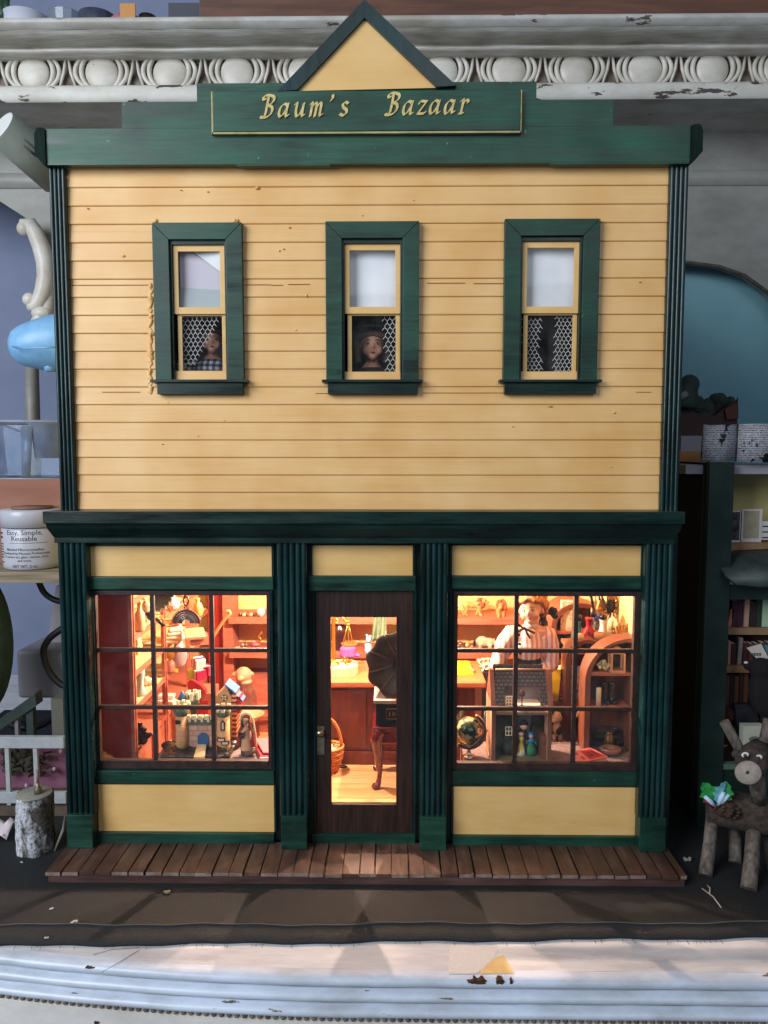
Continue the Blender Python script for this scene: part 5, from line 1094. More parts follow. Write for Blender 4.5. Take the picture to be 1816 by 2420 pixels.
for i, (px, c1, c2, r_, lab) in enumerate(((1090, '3a2a24', '6a5040', .42, 'dark lumpy animal trinket at the frame edge on the middle shelf'), (1108, '7a4a2c', 'c9a86a', .34, 'brown and gold animal trinket beside the pink disc'))):
    p = onB(px, .9); mb = MB(); [mb.ball(p+Vector((random.uniform(-r_, r_), random.uniform(-.2, .2), .2+random.random()*.5)), r_*.7, 9, 6) for _ in range(7)]; solo(mb, 'trinket', lab, 'trinket', mat('trinket%d' % i, c1, c2, rough=.3, vs=3), voxel=.06)
p = onB(1111, .3); solo(MB().ball(p+Vector((0, 0, .14)), (.42, .25, .14)), 'pink_disc', 'pink flat oval trinket below the brown animal', 'trinket', CER('d8928a'))
zL3 = zB2-2.9
for i, (px, lab) in enumerate(((1088, 'dark metal trinket nearest the window bar on the cupboard'), (1108, 'dark trinket second along the cupboard top'), (1131, 'pale round trinket on the cupboard top'), (1152, 'tan shell trinket beside the doll sleeve'))):
    p = H(px, 1549, zL3); p.y = 24.5; p = Vector((P(px, 1549, 23.6).x, 23.6, zK)) ; mb = MB(); mb.ball((p.x, 24.3, zB2+.2), (.36, .3, .2)); mb.ball((p.x+.2, 24.2, zB2+.3), (.2, .18, .14)); solo(mb, 'small_trinket', lab, 'trinket', mat('trink_%d' % i, ['3a2c24', '2c2420', 'c9b294', 'a8805a'][i], rough=.3, metal=.3))
# counter goods
p, q = H(1078, 1570, zK), H(1112, 1597, zK)
yp = thing('yellow_notepad', 'bright yellow paper pad on the counter top', 'notepad', ((p.x+q.x)/2, p.y, zK)); a, b, c_, d = H(1040, 1565, zK+.01), H(1109, 1565, zK+.01), H(1120, 1597, zK+.01), H(1040, 1597, zK+.01)
mb = MB(); mb.sheet([[d, c_], [a, b]], thick=(0, 0, .12), smooth=False); mb.build('pad', mat('yellow_paper', 'e8d21c', 'dcc414', rough=.6, vs=2), yp)
mb = MB(); [mb.tube([H(1086+i*9, 1585+j, zK+.14), H(1091+i*9, 1584+j, zK+.14)], .02, 4) for i in range(4) for j in (-8, 0)]; mb.build('writing', OUT, yp)
a, b = H(1094, 1568, zK+.2), H(1117, 1583, zK+.2); pc = thing('pencil', 'yellow pencil with a pink rubber lying across the notepad', 'pencil', a); MB().tube([a, b], .09, 6).build('shaft', mat('pencil_yellow', 'd9b030', rough=.4), pc); MB().tube([b, b+(b-a)*.25], .12, 8).build('eraser', mat('eraser_pink', 'd9705c', rough=.7), pc)
for i, (px, row, c) in enumerate(((1138, 1582, 'e2d6c8'), (1151, 1577, 'd8c8b8'), (1163, 1576, 'd0c0b0'), (1140, 1566, 'cfc2a8'), (1150, 1564, 'c9bda2'), (1160, 1563, 'c0b49a'))):
    p = P(px, row, 19.2 if i < 3 else 20.6); ax_ = Vector((.1, -1, .18)); lab = ('white rolled paper nearest the counter corner', 'white rolled paper in the middle of the front row', 'white rolled paper tucked by the doll sleeve', 'cream rolled paper at the back nearest the counter', 'cream rolled paper at the middle of the back row', 'cream rolled paper at the back by the sleeve')[i]
    mb = MB(); s = S(p); mb.lathe([(4.5*s, -1.6), (6.8*s, -1.6), (6.8*s, 0), (5*s, 0), (4.5*s, -.2), (0, -.2)], p, 16, ax_); solo(mb, 'paper_roll', lab, 'paper roll', mat('roll_'+c, c, rough=.8), 'rolled papers behind the counter')
# little cabinet under the rolls
a = P(1150, 1590, 18.6); rk = thing('roll_stand', 'dark brown stand that carries the rolled papers', 'stand', (a.x+.8, 19.5, 1.4)); b = P(1172, 1590, 18.6)
MB().box(a.x-.6, b.x, 18.7, 21.6, 1.4, P(1150, 1588, 19).z).build('body', WOODD, rk, bevel=.05)

# ================================================================ the shopkeeper doll
def headparts(mb, Mh):
    T = lambda v: Mh @ Vector(v)
    sc = Mh.to_scale().x; r3 = Mh.to_quaternion().to_matrix().to_4x4()
    E = lambda c, r: mb.ball(T(c), tuple(x*sc for x in r), 18, 12, r3)
    E((0, .05, .60), (.36, .42, .40)); E((0, -.13, .44), (.29, .26, .36)); E((0, -.22, .16), (.15, .15, .13)); E((.16, -.22, .33), (.14, .13, .15)); E((-.16, -.22, .33), (.14, .13, .15))
    E((0, -.385, .40), (.045, .06, .05)); mb.tube([T((0, -.35, .54)), T((0, -.395, .46)), T((0, -.425, .40))], [.035*sc, .045*sc, .05*sc], 8)
    E((.37, .04, .45), (.05, .09, .12)); E((-.37, .04, .45), (.05, .09, .12))
    mb.tube([T((0, .05, .3)), T((0, .04, .0)), T((0, .03, -.25))], [.19*sc, .18*sc, .22*sc], 12)
IRIS = mat('iris', '2c1c14', rough=.15); LIPS = mat('doll_lips', 'b03a34', rough=.35); EYEW = mat('eye_white', 'e6ded4', rough=.2); BROW = mat('brow', '5a3220', rough=.8)
def face(Mh, par, lips=LIPS, brow=BROW):
    T = lambda v: Mh @ Vector(v); sc = Mh.to_scale().x; r3 = Mh.to_quaternion().to_matrix().to_4x4()
    for sg in (-1, 1):
        mb = MB().ball(T((sg*.135, -.335, .50)), (.055*sc, .04*sc, .028*sc), 12, 8, r3); e_ = mb.build('eye', EYEW, par)
        MB().ball(T((sg*.135, -.362, .50)), (.030*sc, .022*sc, .028*sc), 10, 8, r3).build('iris', IRIS, e_)
        mb = MB().tube([T((sg*.06, -.375, .59)), T((sg*.14, -.365, .625)), T((sg*.22, -.315, .59))], [.006*sc, .011*sc, .004*sc], 6); mb.build('eyebrow', brow, par)
        mb = MB().tube([T((sg*.075, -.36, .525)), T((sg*.135, -.375, .545)), T((sg*.20, -.335, .52))], .008*sc, 5); mb.build('eyelash', IRIS, par)
    mb = MB(); mb.ball(T((0, -.365, .262)), (.062*sc, .035*sc, .018*sc), 12, 8, r3); mb.ball(T((0, -.355, .235)), (.046*sc, .035*sc, .02*sc), 12, 8, r3); mb.build('mouth', lips, par)
def hand(mb, w, d, side, sc):
    """relaxed hand: wrist w, direction d, palm towards side"""
    d = Vector(d).normalized(); sd = Vector(side).normalized(); nrm = d.cross(sd).normalized()
    mb.tube([w, w+d*.35*sc, w+d*.62*sc], [.16*sc, .22*sc, .2*sc], 8, sy=.6)
    for i, (o, l) in enumerate(((-.17, .42), (-.06, .5), (.06, .47), (.17, .36))):
        b = w+d*.6*sc+sd*o*sc; mb.tube([b, b+d*l*.5*sc, b+d*l*sc*.95+nrm*.12*sc], [.066*sc, .06*sc, .045*sc], 6)
    b = w+d*.2*sc+sd*-.2*sc; mb.tube([b, b+d*.22*sc-sd*.14*sc, b+d*.42*sc-sd*.16*sc], [.08*sc, .07*sc, .05*sc], 6)
SKIN = mat('porcelain_skin', 'd99a80', 'e2a88e', rough=.4, vs=1.5)
yD = 8.5; hc = P(1260, 1467, yD); s = S(hc); hs = 70*s
dl = thing('shopkeeper_doll', 'auburn haired shopkeeper doll in a pink striped blouse and dark skirt', 'doll', (hc.x, yD, 1.4))
Mh = Matrix.Translation(hc+Vector((-.02, 0, -.28))) @ rot(-24, 0, 0) @ rot(0, -3, -8) @ Matrix.Diagonal((1.06*hs, 1.0*hs, hs, 1))
def dp(px, row, dy=0): return P(px, row, yD+dy)
mb = MB(); headparts(mb, Mh)
neck = dp(1256, 1480); sh0, sh1 = dp(1216, 1496, .1), dp(1290, 1496, .1); wst = dp(1250, 1555); hip = dp(1250, 1605)
mb.tube([neck+Vector((0, .1, .25)), neck+Vector((0, .1, -.2)), (sh0+sh1)/2+Vector((0, .1, -.6)), wst], [.45, .8, 1.25, 1.0], 14, sy=.75)
mb.tube([sh0, (sh0+sh1)/2, sh1], [.55, .8, .55], 10)
el0, wr0 = dp(1180, 1555, -.3), dp(1167, 1592, -1.2); el1, wr1 = dp(1302, 1570, .1), dp(1256, 1600, -1.0)
mb.tube([sh0, el0, wr0], [.5, .38, .24], 10); mb.tube([sh1, el1, wr1], [.5, .38, .24], 10)
hand(mb, wr0, (-.15, -.3, -1), (.5, -1, 0), 1.0); hand(mb, wr1, (-.9, -.3, -.35), (0, -1, .4), 1.0)
for sg in (-1, 1):
    mb.tube([hip+Vector((sg*.5, 0, .6)), Vector((hip.x+sg*.55, yD, 5)), Vector((hip.x+sg*.5, yD, 1.9))], [.7, .5, .3], 10); mb.tube([(hip.x+sg*.5, yD+.1, 1.75), (hip.x+sg*.55, yD-.7, 1.62)], [.3, .22], 8)
mb.ball(hip+Vector((0, 0, .7)), (1.1, .85, .9))
mb.build('body', SKIN, dl, voxel=.075, smooth=3)
face(Mh, dl)
STR = banded('pink_stripe_cotton', [(0, 'e8cdc0'), (.42, 'd98a82'), (.8, 'a85a58'), (.86, 'e8cdc0')], .42, 0, .8, warp=.25)
mb = MB(); mb.tube([neck+Vector((0, .05, .02)), neck+Vector((0, .1, -.35)), (sh0+sh1)/2+Vector((0, .05, -.75)), (wst+(sh0+sh1)/2)/2+Vector((0, -.1, 0)), wst+Vector((0, 0, .1))], [.58, 1.05, 1.5, 1.5, 1.15], 16, sy=.8)
mb.tube([sh0+Vector((.2, 0, .05)), sh0, (sh0*.6+el0*.4)+Vector((-.15, 0, 0)), el0, wr0*.75+el0*.25, wr0*.97+el0*.03], [.6, .85, .86, .62, .55, .34], 12)
mb.tube([sh1+Vector((-.2, 0, .05)), sh1, (sh1*.6+el1*.4)+Vector((.12, 0, 0)), el1, wr1*.7+el1*.3, wr1*.95+el1*.05], [.6, .85, .86, .72, .62, .36], 12)
mb.build('blouse', STR, dl, voxel=.085, smooth=2)
MB().lathe([(.56, .02), (.62, .04), (.54, .42), (.5, .42)], neck+Vector((0, .05, -.08)), 18).build('collar', mat('blouse_collar', 'e4c4b4', rough=.8), dl)
mb = MB(); mb.tube([wst+Vector((0, 0, .25)), wst, hip, Vector((hip.x, yD, 6)), Vector((hip.x, yD+.1, 2))], [1.1, 1.15, 1.6, 2.0, 2.4], 20, sy=.8); mb.build('skirt', mat('dark_green_wool', '1c1e18', '2c2e24', rough=.95, vs=5), dl, bevel=0)
RB = mat('black_ribbon', '14131c', '2a2834', rough=.55, vs=3)
bw = dp(1240, 1485, -1.3); mb = MB()
for a in (205, 335, 150, 300): d = Vector((math.cos(R(a)), 0, math.sin(R(a)))); mb.tube([bw, bw+d*.5, bw+d*.95], [.09, .14, .1], 6, sy=.5)
mb.ball(bw, .14); mb.build('neck_bow', RB, dl)
mb = MB(); [mb.ball(dp(1227+i*1.5, 1500+i*22, -1.45+.1*i), (.13, .1, .13)) for i in range(3)]; mb.build('button', RB, dl)
HAIR = mat('auburn_mohair', '6a3416', 'c07a3a', rough=.75, vs=2.5, st=(1, 1, 1), bump=.5, bs=9)
T = lambda v: Mh @ Vector(v)
mb = MB(); q3 = Mh.to_quaternion().to_matrix().to_4x4(); hsz = hs
mb.ball(T((0, .17, .66)), (.46*hsz, .40*hsz, .44*hsz), 16, 12, q3)
random.seed(19)
for j in range(7):
    rl = [T((.36*math.sin(R(t))*1.2*(1+.03*j), -.08-.24*math.cos(R(t))+.075*j+.02*math.sin(t*.13+j*2), .80+.07*math.cos(R(t))+.045*j-.12*abs(t)/90+.02*math.sin(t*.1+j))) for t in range(-100, 101, 10)]
    mb.tube(rl, [.055*hsz+.035*hsz*math.cos(R(t))+.012*hsz*math.sin(t*.3+j) for t in range(-100, 101, 10)], 8)
for sg in (-1, 1): mb.tube([T((sg*.40, .02, .78)), T((sg*.43, .14, .5)), T((sg*.36, .26, .32))], [.12*hsz, .11*hsz, .09*hsz], 8)
random.seed(5); [mb.ball(T((random.uniform(-.4, .4), random.uniform(-.2, .45), random.uniform(.86, 1.06))), .1*hsz, 8, 6) for _ in range(16)]
for j in range(5):
    for sg in (-1, 1): mb.tube(seg([T((sg*.30, -.14+.07*j, .88)), T((sg*(.41+.02*j), -.04+.09*j, .68)), T((sg*.44, .06+.08*j, .46)), T((sg*.40, .18+.07*j, .30)), T((sg*.3, .3+.04*j, .2))], 3), .055*hsz, 7)
mb.build('hair', HAIR, dl, voxel=.055, smooth=1)
mb = MB(); a = dp(1283, 1450, .9); b = dp(1288, 1500, .8); mb.tube(seg([a, dp(1284, 1470, .9), dp(1283, 1488, .8), b], 4), [.3]*4+[.42]*4+[.44]*4+[.1], 10); mb.build('braid', mat('dark_braid', '1c1412', '2c201c', rough=.7, vs=4), dl)
hb2 = dp(1300, 1447, .6); mb = MB()
for a, l in ((160, .4), (20, .62), (-35, .75), (60, .5)): d = Vector((math.cos(R(a)), -.2, math.sin(R(a)))); mb.tube([hb2, hb2+d*l*.6, hb2+d*l], [.12, .34, .2], 8, sy=.5)
mb.ball(hb2, .2); mb.build('hair_bow', mat('black_velvet', '0c0b0e', rough=.9), dl)
for i, c_ in enumerate((dp(1296, 1490, -.2),)):
    mb = MB()
    for k_ in range(5): mb.ball(c_+Vector((.08*math.sin(k_*2), 0, -.15*k_)), .1, 7, 5)
    mb.build('bead_tassel', mat('garnet', '5c1a14', rough=.2), dl)

# ================================================================ dolls at the upstairs windows
def bust(name, label, px, row, y, hpx, turn, hair, dress, hat=None, tilt=0):
    hc = P(px, row, y); s = S(hc); h = hpx*s*1.35; zf = zc-.5
    d_ = thing(name, label, 'doll', (hc.x, y, zf)); Mh = Matrix.Translation(hc+Vector((0, 0, -h*.45))) @ rot(turn, 0, tilt) @ Matrix.Scale(h, 4)
    mb = MB(); headparts(mb, Mh); T = lambda v: Mh @ Vector(v); b = T((0, .05, .0))
    mb.tube([b, b+Vector((0, .05, -.35*h)), Vector((b.x, y+.2, b.z-1.2*h)), Vector((b.x, y+.2, max(zf+.3, b.z-2.4*h)))], [.25*h, .55*h, .62*h, .5*h], 12, sy=.65)
    for sg in (-1, 1): mb.tube([b+Vector((sg*.62*h, .1, -.35*h)), b+Vector((sg*.85*h, .1, -1.2*h)), b+Vector((sg*.5*h, -.5*h, -1.6*h))], [.2*h, .17*h, .12*h], 8)
    mb.build('body', SKIN, d_, voxel=.085, smooth=2); face(Mh, d_)
    mb = MB(); mb.tube([b+Vector((0, 0, -.12*h)), b+Vector((0, .05, -.34*h)), Vector((b.x, y+.2, b.z-1.2*h)), Vector((b.x, y+.2, max(zf+.1, b.z-2.4*h)))], [.34*h, .68*h, .78*h, .8*h], 14, sy=.72)
    for sg in (-1, 1): mb.tube([b+Vector((sg*.5*h, .1, -.3*h)), b+Vector((sg*.68*h, .1, -.42*h)), b+Vector((sg*.88*h, .1, -1.2*h)), b+Vector((sg*.5*h, -.5*h, -1.55*h))], [.26*h, .32*h, .27*h, .2*h], 10)
    mb.build('dress', dress, d_, voxel=.09, smooth=1)
    mb = MB(); q3 = Mh.to_quaternion().to_matrix().to_4x4(); mb.ball(T((0, .15, .66)), (.43*h, .42*h, .42*h), 14, 10, q3); mb.tube([T((.38*math.sin(R(t)), -.1-.2*math.cos(R(t)), .80-.08*abs(t)/90)) for t in range(-90, 91, 15)], .1*h, 8)
    for sg in (-1, 1): mb.tube([T((sg*.4, 0, .75)), T((sg*.43, .06, .4)), T((sg*.4, .08, .0))], [.12*h, .13*h, .1*h], 8)
    mb.build('hair', hair, d_, voxel=.09, smooth=1)
    return d_, T, h
ging = NT('gingham'); x_, y_, z_ = ging.xyz()[0:3]
fa = ging.math('GREATER_THAN', ging.math('FRACT', ging.math('DIVIDE', ging.math('ADD', x_, 100.0), .42)), .5); fb = ging.math('GREATER_THAN', ging.math('FRACT', ging.math('DIVIDE', ging.math('ADD', z_, 100.0), .42)), .5)
ging.L(ging.ramp(ging.math('MULTIPLY', ging.math('ADD', fa, fb), .5), [(0, lin('e6e4ea')), (.5, lin('74788c')), (1, lin('20243a'))]), ging.b.inputs['Base Color']); ging.b.inputs['Roughness'].default_value = .9
bust('girl_doll', 'brown haired girl doll in a navy gingham dress behind the upstairs glass', 502, 808, 3.0, 50, 10, mat('dark_brown_hair', '2a1812', '3c241a', rough=.8, vs=4), ging.mat)
d_, T, h = bust('lady_doll', 'lady doll in a dark coat and feathered hat at the middle upstairs window', 880, 820, 2.8, 60, 4, mat('ash_hair', '5a4a3c', '6e5c4a', rough=.8, vs=4), mat('dark_coat', '16191a', '22282a', rough=.9, vs=3))
mb = MB(); mb.lathe([(0, .5), (.3, .48), (.42, .3), (.46, .0), (.72, -.06), (.76, -.02), (.5, .06)], T((0, .05, .92)), 20, (0, .1, 1)); mb.v = [T((0, .05, .92))+(q-T((0, .05, .92)))*h for q in mb.v]; hat_ = mb.build('hat', mat('dark_hat', '14171a', '22241f', rough=.9, vs=4), d_)
mb = MB(); [mb.ball(T((-.35+.09*i, -.3+.05*math.sin(i*3), 1.0+.1*math.sin(i*2))), .1*h, 8, 6) for i in range(6)]; mb.build('feather', mat('hat_green', '1c2a22', rough=.95), hat_)
a = T((.1, -.6, -.95)); mb = MB(); mb.M = at(a, 0, 0, 25); mb.box(-.12, .12, -.03, .03, -.5, .6); mb.build('card', mat('pale_card', 'd8d4cc', rough=.8), d_)
a = P(415, 866, 3); bx_ = MB().box(a.x-.4, P(460, 866, 3).x, 3.2, 4, a.z-.25, a.z+.25); b = P(430, 830, 3.4)
solo(bx_, 'bed_rail', 'white painted bed rail behind the first upstairs window', 'bed rail', mat('white_rail', 'c9c6c0', rough=.6))

# ================================================================ arched bookcases along the right wall
def arch_pts(x0, x1, z0, z1, zs, n=14, half=False):
    """outline of an opening with a half round head: springs at zs"""
    if half: return [(x0, z0)]+[(x1-.3-(x1-.3-x0)*math.cos(math.pi*.5*i/n), zs+(z1-zs)*math.sin(math.pi*.5*i/n)) for i in range(n+1)]+[(x1, z1-.02), (x1, z0)]
    c = (x0+x1)/2; r = (x1-x0)/2
    return [(x0, z0)]+[(c-r*math.cos(math.pi*i/n), zs+(z1-zs)*math.sin(math.pi*i/n)) for i in range(n+1)]+[(x1, z0)]
SALB = mat('brown_stained_wood', '623422', '7a442e', rough=.5, vs=1.2, st=(1, 1, .3), bump=.1)
def arched_case(name, label, x0, x1, y0, y1, z0, zs, z1, shelves, t=.42, m=SALB, half=False):
    o = thing(name, label, 'bookcase', ((x0+x1)/2, (y0+y1)/2, z0), 'arched bookcases beside the right wall')
    out, inn = arch_pts(x0, x1, z0, z1, zs, 14, half), arch_pts(x0+t, x1-t, z0, z1-t*.8, zs, 14, half)
    mb = MB(); n = len(out); v = []
    for p in out: v += [(p[0], y0, p[1])]
    for p in inn: v += [(p[0], y0, p[1])]
    for p in out: v += [(p[0], y1, p[1])]
    for p in inn: v += [(p[0], y1, p[1])]
    f = []
    for i in range(n-1):
        f += [(i, i+1, n+i+1, n+i), (2*n+i+1, 2*n+i, 3*n+i, 3*n+i+1), (i+1, i, 2*n+i, 2*n+i+1), (n+i, n+i+1, 3*n+i+1, 3*n+i)]
    f += [(0, n, 3*n, 2*n), (n-1, 3*n-1, 4*n-1, 2*n-1)]
    mb.add(v, f); mb.build('arched_frame', m, o, bevel=.03)
    MB().prism(arch_pts(x0+t*.6, x1-t*.6, z0, z1-t*.7, zs, 14, half), y1-.02, y1+.12).build('back_board', SALB, o)
    for z in shelves: MB().box(x0+t+.01, x1-t-.01, y0+.06, y1-.03, z-.28, z).build('shelf', SALM, o, bevel=.02)
    return o
# nearest one: stands on the display ledge
yN = 3.9
xn0 = P(1383, 1650, yN).x; zn = lambda r, y=yN: P(1440, r, y).z
b1 = arched_case('arched_bookcase', 'brown arched bookcase nearest the window glass with a lantern inside', xn0, 20.45, yN, yN+1.9, 5.95, zn(1610), zn(1509), [zn(1588, yN+.2), zn(1668, yN+.2)], .42, half=True)
zS1, zS2 = zn(1588, yN+.2), zn(1668, yN+.2)
# second one behind it, taller, with bottles in front of its arch
yM = 8.3
xm0, xm1 = P(1338, 1600, yM).x, 19.6
zm_ = lambda r, y=yM: P(1370, r, y).z
b2 = arched_case('arched_bookcase', 'arched bookcase holding the bottles behind the nearest bookcase', xm0, xm1, yM, yM+1.9, 1.4, zm_(1560), zm_(1512), [zm_(1664), zm_(1745)], .42)
zBt = zm_(1534, yM+.8)
MB().box(xm0+.5, 20.4, yM+.15, yM+4.4, zBt-.3, zBt).build('top_shelf', SALM, b2, bevel=.03)
# third at the back with the arch showing beside the doll
yQ = 13.0
xq0, xq1 = P(1303, 1500, yQ).x, P(1400, 1500, yQ).x+1.5
zq_ = lambda r, y=yQ: P(1330, r, y).z
b3 = arched_case('arched_bookcase', 'arched bookcase of children books beside the shopkeeper doll', xq0, xq1, yQ, yQ+4.2, 1.4, zq_(1480), zq_(1425), [zq_(1492), zq_(1562), zq_(1655)], .5)
# ---- bottles
zb_t = zBt
def bottle(name, label, px, row, prof, m, extra=None, cat='bottle', grp=None, n=20):
    p = H(px, row, zb_t); s = S(p); o = thing(name, label, cat, p, grp)
    MB().lathe([(r*s, h*s*1.04) for r, h in prof], p, n).build('body', m, o)
    if extra: extra(o, p, s)
    return o
RUBY = mat('ruby_glass', 'c21c3c', rough=.05, trans=.55, ior=1.3, coat=.4); CLR = glass('clear_flask', 'dccfc4', .05, 4.0); TEAL = mat('teal_glass', '2f6a60', rough=.08, trans=.4, ior=1.3, coat=.3); MILK = mat('milk_glass', 'e0cec2', rough=.3); CORK = mat('cork', 'b8835c', 'cc9a70', rough=.85, vs=5)
bottle('decanter', 'ruby red glass decanter with a wide red lip', 1392, 1524, [(0, 0), (17, 0), (19, 6), (20, 22), (16, 34), (9, 40), (7, 44), (7, 54), (11, 60), (9, 63), (6, 60)], RUBY)
def capk(m, prof): return lambda o, p, s: MB().lathe([(r*s, h*s*1.04) for r, h in prof], p, 18).build('stopper', m, o)
bottle('white_bottle', 'white milk glass bottle with a round black stopper', 1425, 1516, [(0, 0), (17, 0), (18, 10), (13, 20), (8, 28), (8, 48), (9, 50)], MILK, capk(BLK, [(6, 50), (9, 53), (10, 58), (6, 63), (0, 64)]))
bottle('flask', 'clear round flask with a long pale stopper', 1446, 1520, [(0, 0), (9, 0), (14, 5), (15, 14), (10, 22), (6, 26), (6, 34)], CLR, capk(mat('cream_stopper', 'e6dcb4', rough=.5), [(5, 30), (6, 48), (9, 52), (9, 56), (6, 58), (0, 58)]))
bottle('cork_jar', 'small glass jar with a wide cork lid in front of the white bottle', 1418, 1531, [(0, 0), (14, 0), (16, 4), (16, 14), (12, 18)], CLR, capk(CORK, [(12, 16), (12, 22), (14, 24), (14, 34), (0, 35)]))
bottle('teal_bottle', 'teal glass bottle with a black beaded stopper beside the window bar', 1367, 1515, [(0, 0), (16, 0), (18, 10), (14, 26), (6, 36), (6, 48)], TEAL, capk(mat('black_bead', '1c1820', rough=.2), [(7, 48), (9, 52), (8, 60), (0, 62)]))
bottle('blue_stopper_bottle', 'clear glass bottle with a round blue stopper behind the decanter', 1408, 1508, [(0, 0), (12, 0), (13, 14), (7, 28), (6, 42)], CLR, capk(mat('cobalt', '2a4aa8', rough=.1, coat=.5), [(6, 42), (10, 46), (10, 54), (6, 60), (0, 61)]))
p = H(1372, 1532, zb_t); solo(MB().lathe([(0, 0), (.28, 0), (.3, 1.0), (.22, 1.25), (.0, 1.3)], p, 14), 'cream_bottle', 'short cream bottle at the foot of the ruby decanter', 'bottle', mat('cream_gl', 'e2c6a4', rough=.3))
p = H(1384, 1533, zb_t); mb = MB(); mb.ball(p+Vector((0, 0, .35)), (.5, .4, .38)); mb.ball(p+Vector((.25, -.2, .75)), .2); solo(mb, 'dark_ornament', 'dark wine round ornament in front of the ruby decanter', 'ornament', mat('wine_glass', '3a0f16', rough=.1, coat=.5))
mb = MB(); random.seed(6)
for i in range(9):
    p = P(1456+i*3.6, 1512, 6.9); h = .5+.7*math.sin(i/8*math.pi)+random.random()*.3; mb.M = at(p, 0, 0, -25+i*8); mb.box(-.08, .08, -.05, .05, 0, h)
mb.M = None; p0, p1 = P(1452, 1513, 6.9), P(1492, 1513, 6.9); mb.box(p0.x, p1.x, 6.75, 7.05, p0.z-.25, p0.z+.12); solo(mb, 'amber_comb', 'amber hair comb with tall teeth above the nearest arch', 'comb', mat('amber', 'c98a44', rough=.2, trans=.3))
# ---- children's goods at the back
def zat(px, row, z): return H(px, row, z)
zq1 = zq_(1492); p = zat(1338, 1489, zq1)
rbx = thing('picture_box', 'tall cream picture box printed with a pink and lilac scene', 'box', p)
s = S(p); mb = MB(); rbox(mb, p, 27*s, .5, 72*s, -6, 4); pic = NT('pastel_print'); v_ = pic.noise(2.2, 4, .6); pic.L(pic.ramp(v_, [(.36, lin('e8d0a8')), (.5, lin('ecd9b4')), (.56, lin('d89a8c')), (.62, lin('e0b8a0')), (.7, lin('a8a0c4'))]), pic.b.inputs['Base Color']); mb.build('carton', pic.mat, rbx, bevel=.02)
mb = MB(); rbox(mb, p+Vector((14.5*s, .05, 0)), 4*s, .5, 70*s, -6, 4); mb.build('yellow_side', mat('lemon_card', 'e6d24a', rough=.6), rbx)
p = zat(1372, 1470, zq1); p = P(1378, 1458, 15.5); s = S(p)
abc = thing('alphabet_box', 'cream box with a yellow label lettered RC', 'box', (p.x, p.y, zq1)); mb = MB(); mb.box(p.x-20*s, p.x+14*s, 15.5, 17, zq1, p.z+44*s); mb.build('carton', mat('cream_card', 'e6d4a4', rough=.7), abc, bevel=.06)
lb = MB(); lb.box(p.x-18*s, p.x+10*s, 15.44, 15.49, p.z+2*s, p.z+24*s); lb = lb.build('label', mat('yellow_label', 'e8c238', rough=.6), abc)
mb = MB(); put_text(mb, 'RC', 17*s*1.2, lambda v: (p.x-15*s+v.x*.8, 15.42, p.z+6*s+v.z)); mb.build('letters', OUT, lb)
zq2, zq3 = zq_(1562), zq_(1655)
cols_ = ['7a2432', '8c2a3a', '2a2440', '6e2030', 'e0cba0', 'c9b48a', '4a1c28', 'a83848']
labs = ('thin maroon book at the post end of the upper row', 'crimson book second in the upper row', 'navy spined book in the upper row', 'dark maroon book beside the navy one', 'tall cream paperback in the upper row', 'shorter tan paperback beside the cream one', 'dark plum book past the paperbacks', 'rose red book at the end of the upper row')
x = P(1305, 1540, yQ+.4).x
for i in range(8):
    wd = (.3, .42, .26, .38, .62, .3, .4, .36)[i]; h_ = (1.5, 1.7, 1.6, 1.75, 2.0, 1.7, 1.55, 1.8)[i]
    book(labs[i], (x+wd/2, yQ+1.5, zq2), wd, 1.6, h_, mat('bk_'+cols_[i], cols_[i], rough=.6), group='upper row of books beside the doll'); x += wd+.02
yY = 10.6; p = P(1303, 1648, yY); zq3 = p.z; solo(MB().box(p.x-.5, p.x+1.9, yY-.9, yY+1.0, 1.4, zq3-.01), 'book_stand', 'orange wooden stand carrying the yellow and crimson books', 'stand', SALM, bevel=.04)
p = Vector((p.x+.2, yY, zq3)); s = S(p)
book('tall bright yellow book leaning on the lower shelf', (p.x, p.y, zq3), .85, 1.7, 75*s, mat('bk_yellow', 'e8b41c', rough=.5), rz=-14, ry=4, group='lower row of books beside the doll')
kb = book('crimson and gold banded book in front of the yellow one', (p.x+.8, p.y-.5, zq3), .62, 1.5, 54*s, mat('bk_crimson', '9c1c34', rough=.45), rz=-14, group='lower row of books beside the doll')
mb = MB(); [(setattr(mb, 'M', at((p.x+.8, p.y-.5, zq3+h_*s), -14)), mb.box(-.325, .325, -.78, .5, 0, .14)) for h_ in (6, 14, 40, 47)]; mb.M = None; mb.build('gold_band', GOLD, kb)
for i, (c_, lab) in enumerate((('b5663c', 'rust brown book behind the crimson banded one'), ('7a3826', 'dark brown book nearest the post'))):
    book(lab, (p.x+1.5+.5*i, p.y, zq3), .4, 1.6, (48-6*i)*s, mat('bk_'+c_, c_, rough=.6), group='lower row of books beside the doll')
mb = MB(); p = zat(1322, 1527, zq2); mb.lathe([(0, 0), (.5, 0), (.85, .12), (.9, .2), (.5, .14), (0, .1)], p+Vector((0, -.4, 1.9)), 18); solo(mb, 'white_dish', 'small white dish resting on top of the upper row books', 'dish', CER('e6dcc8'))
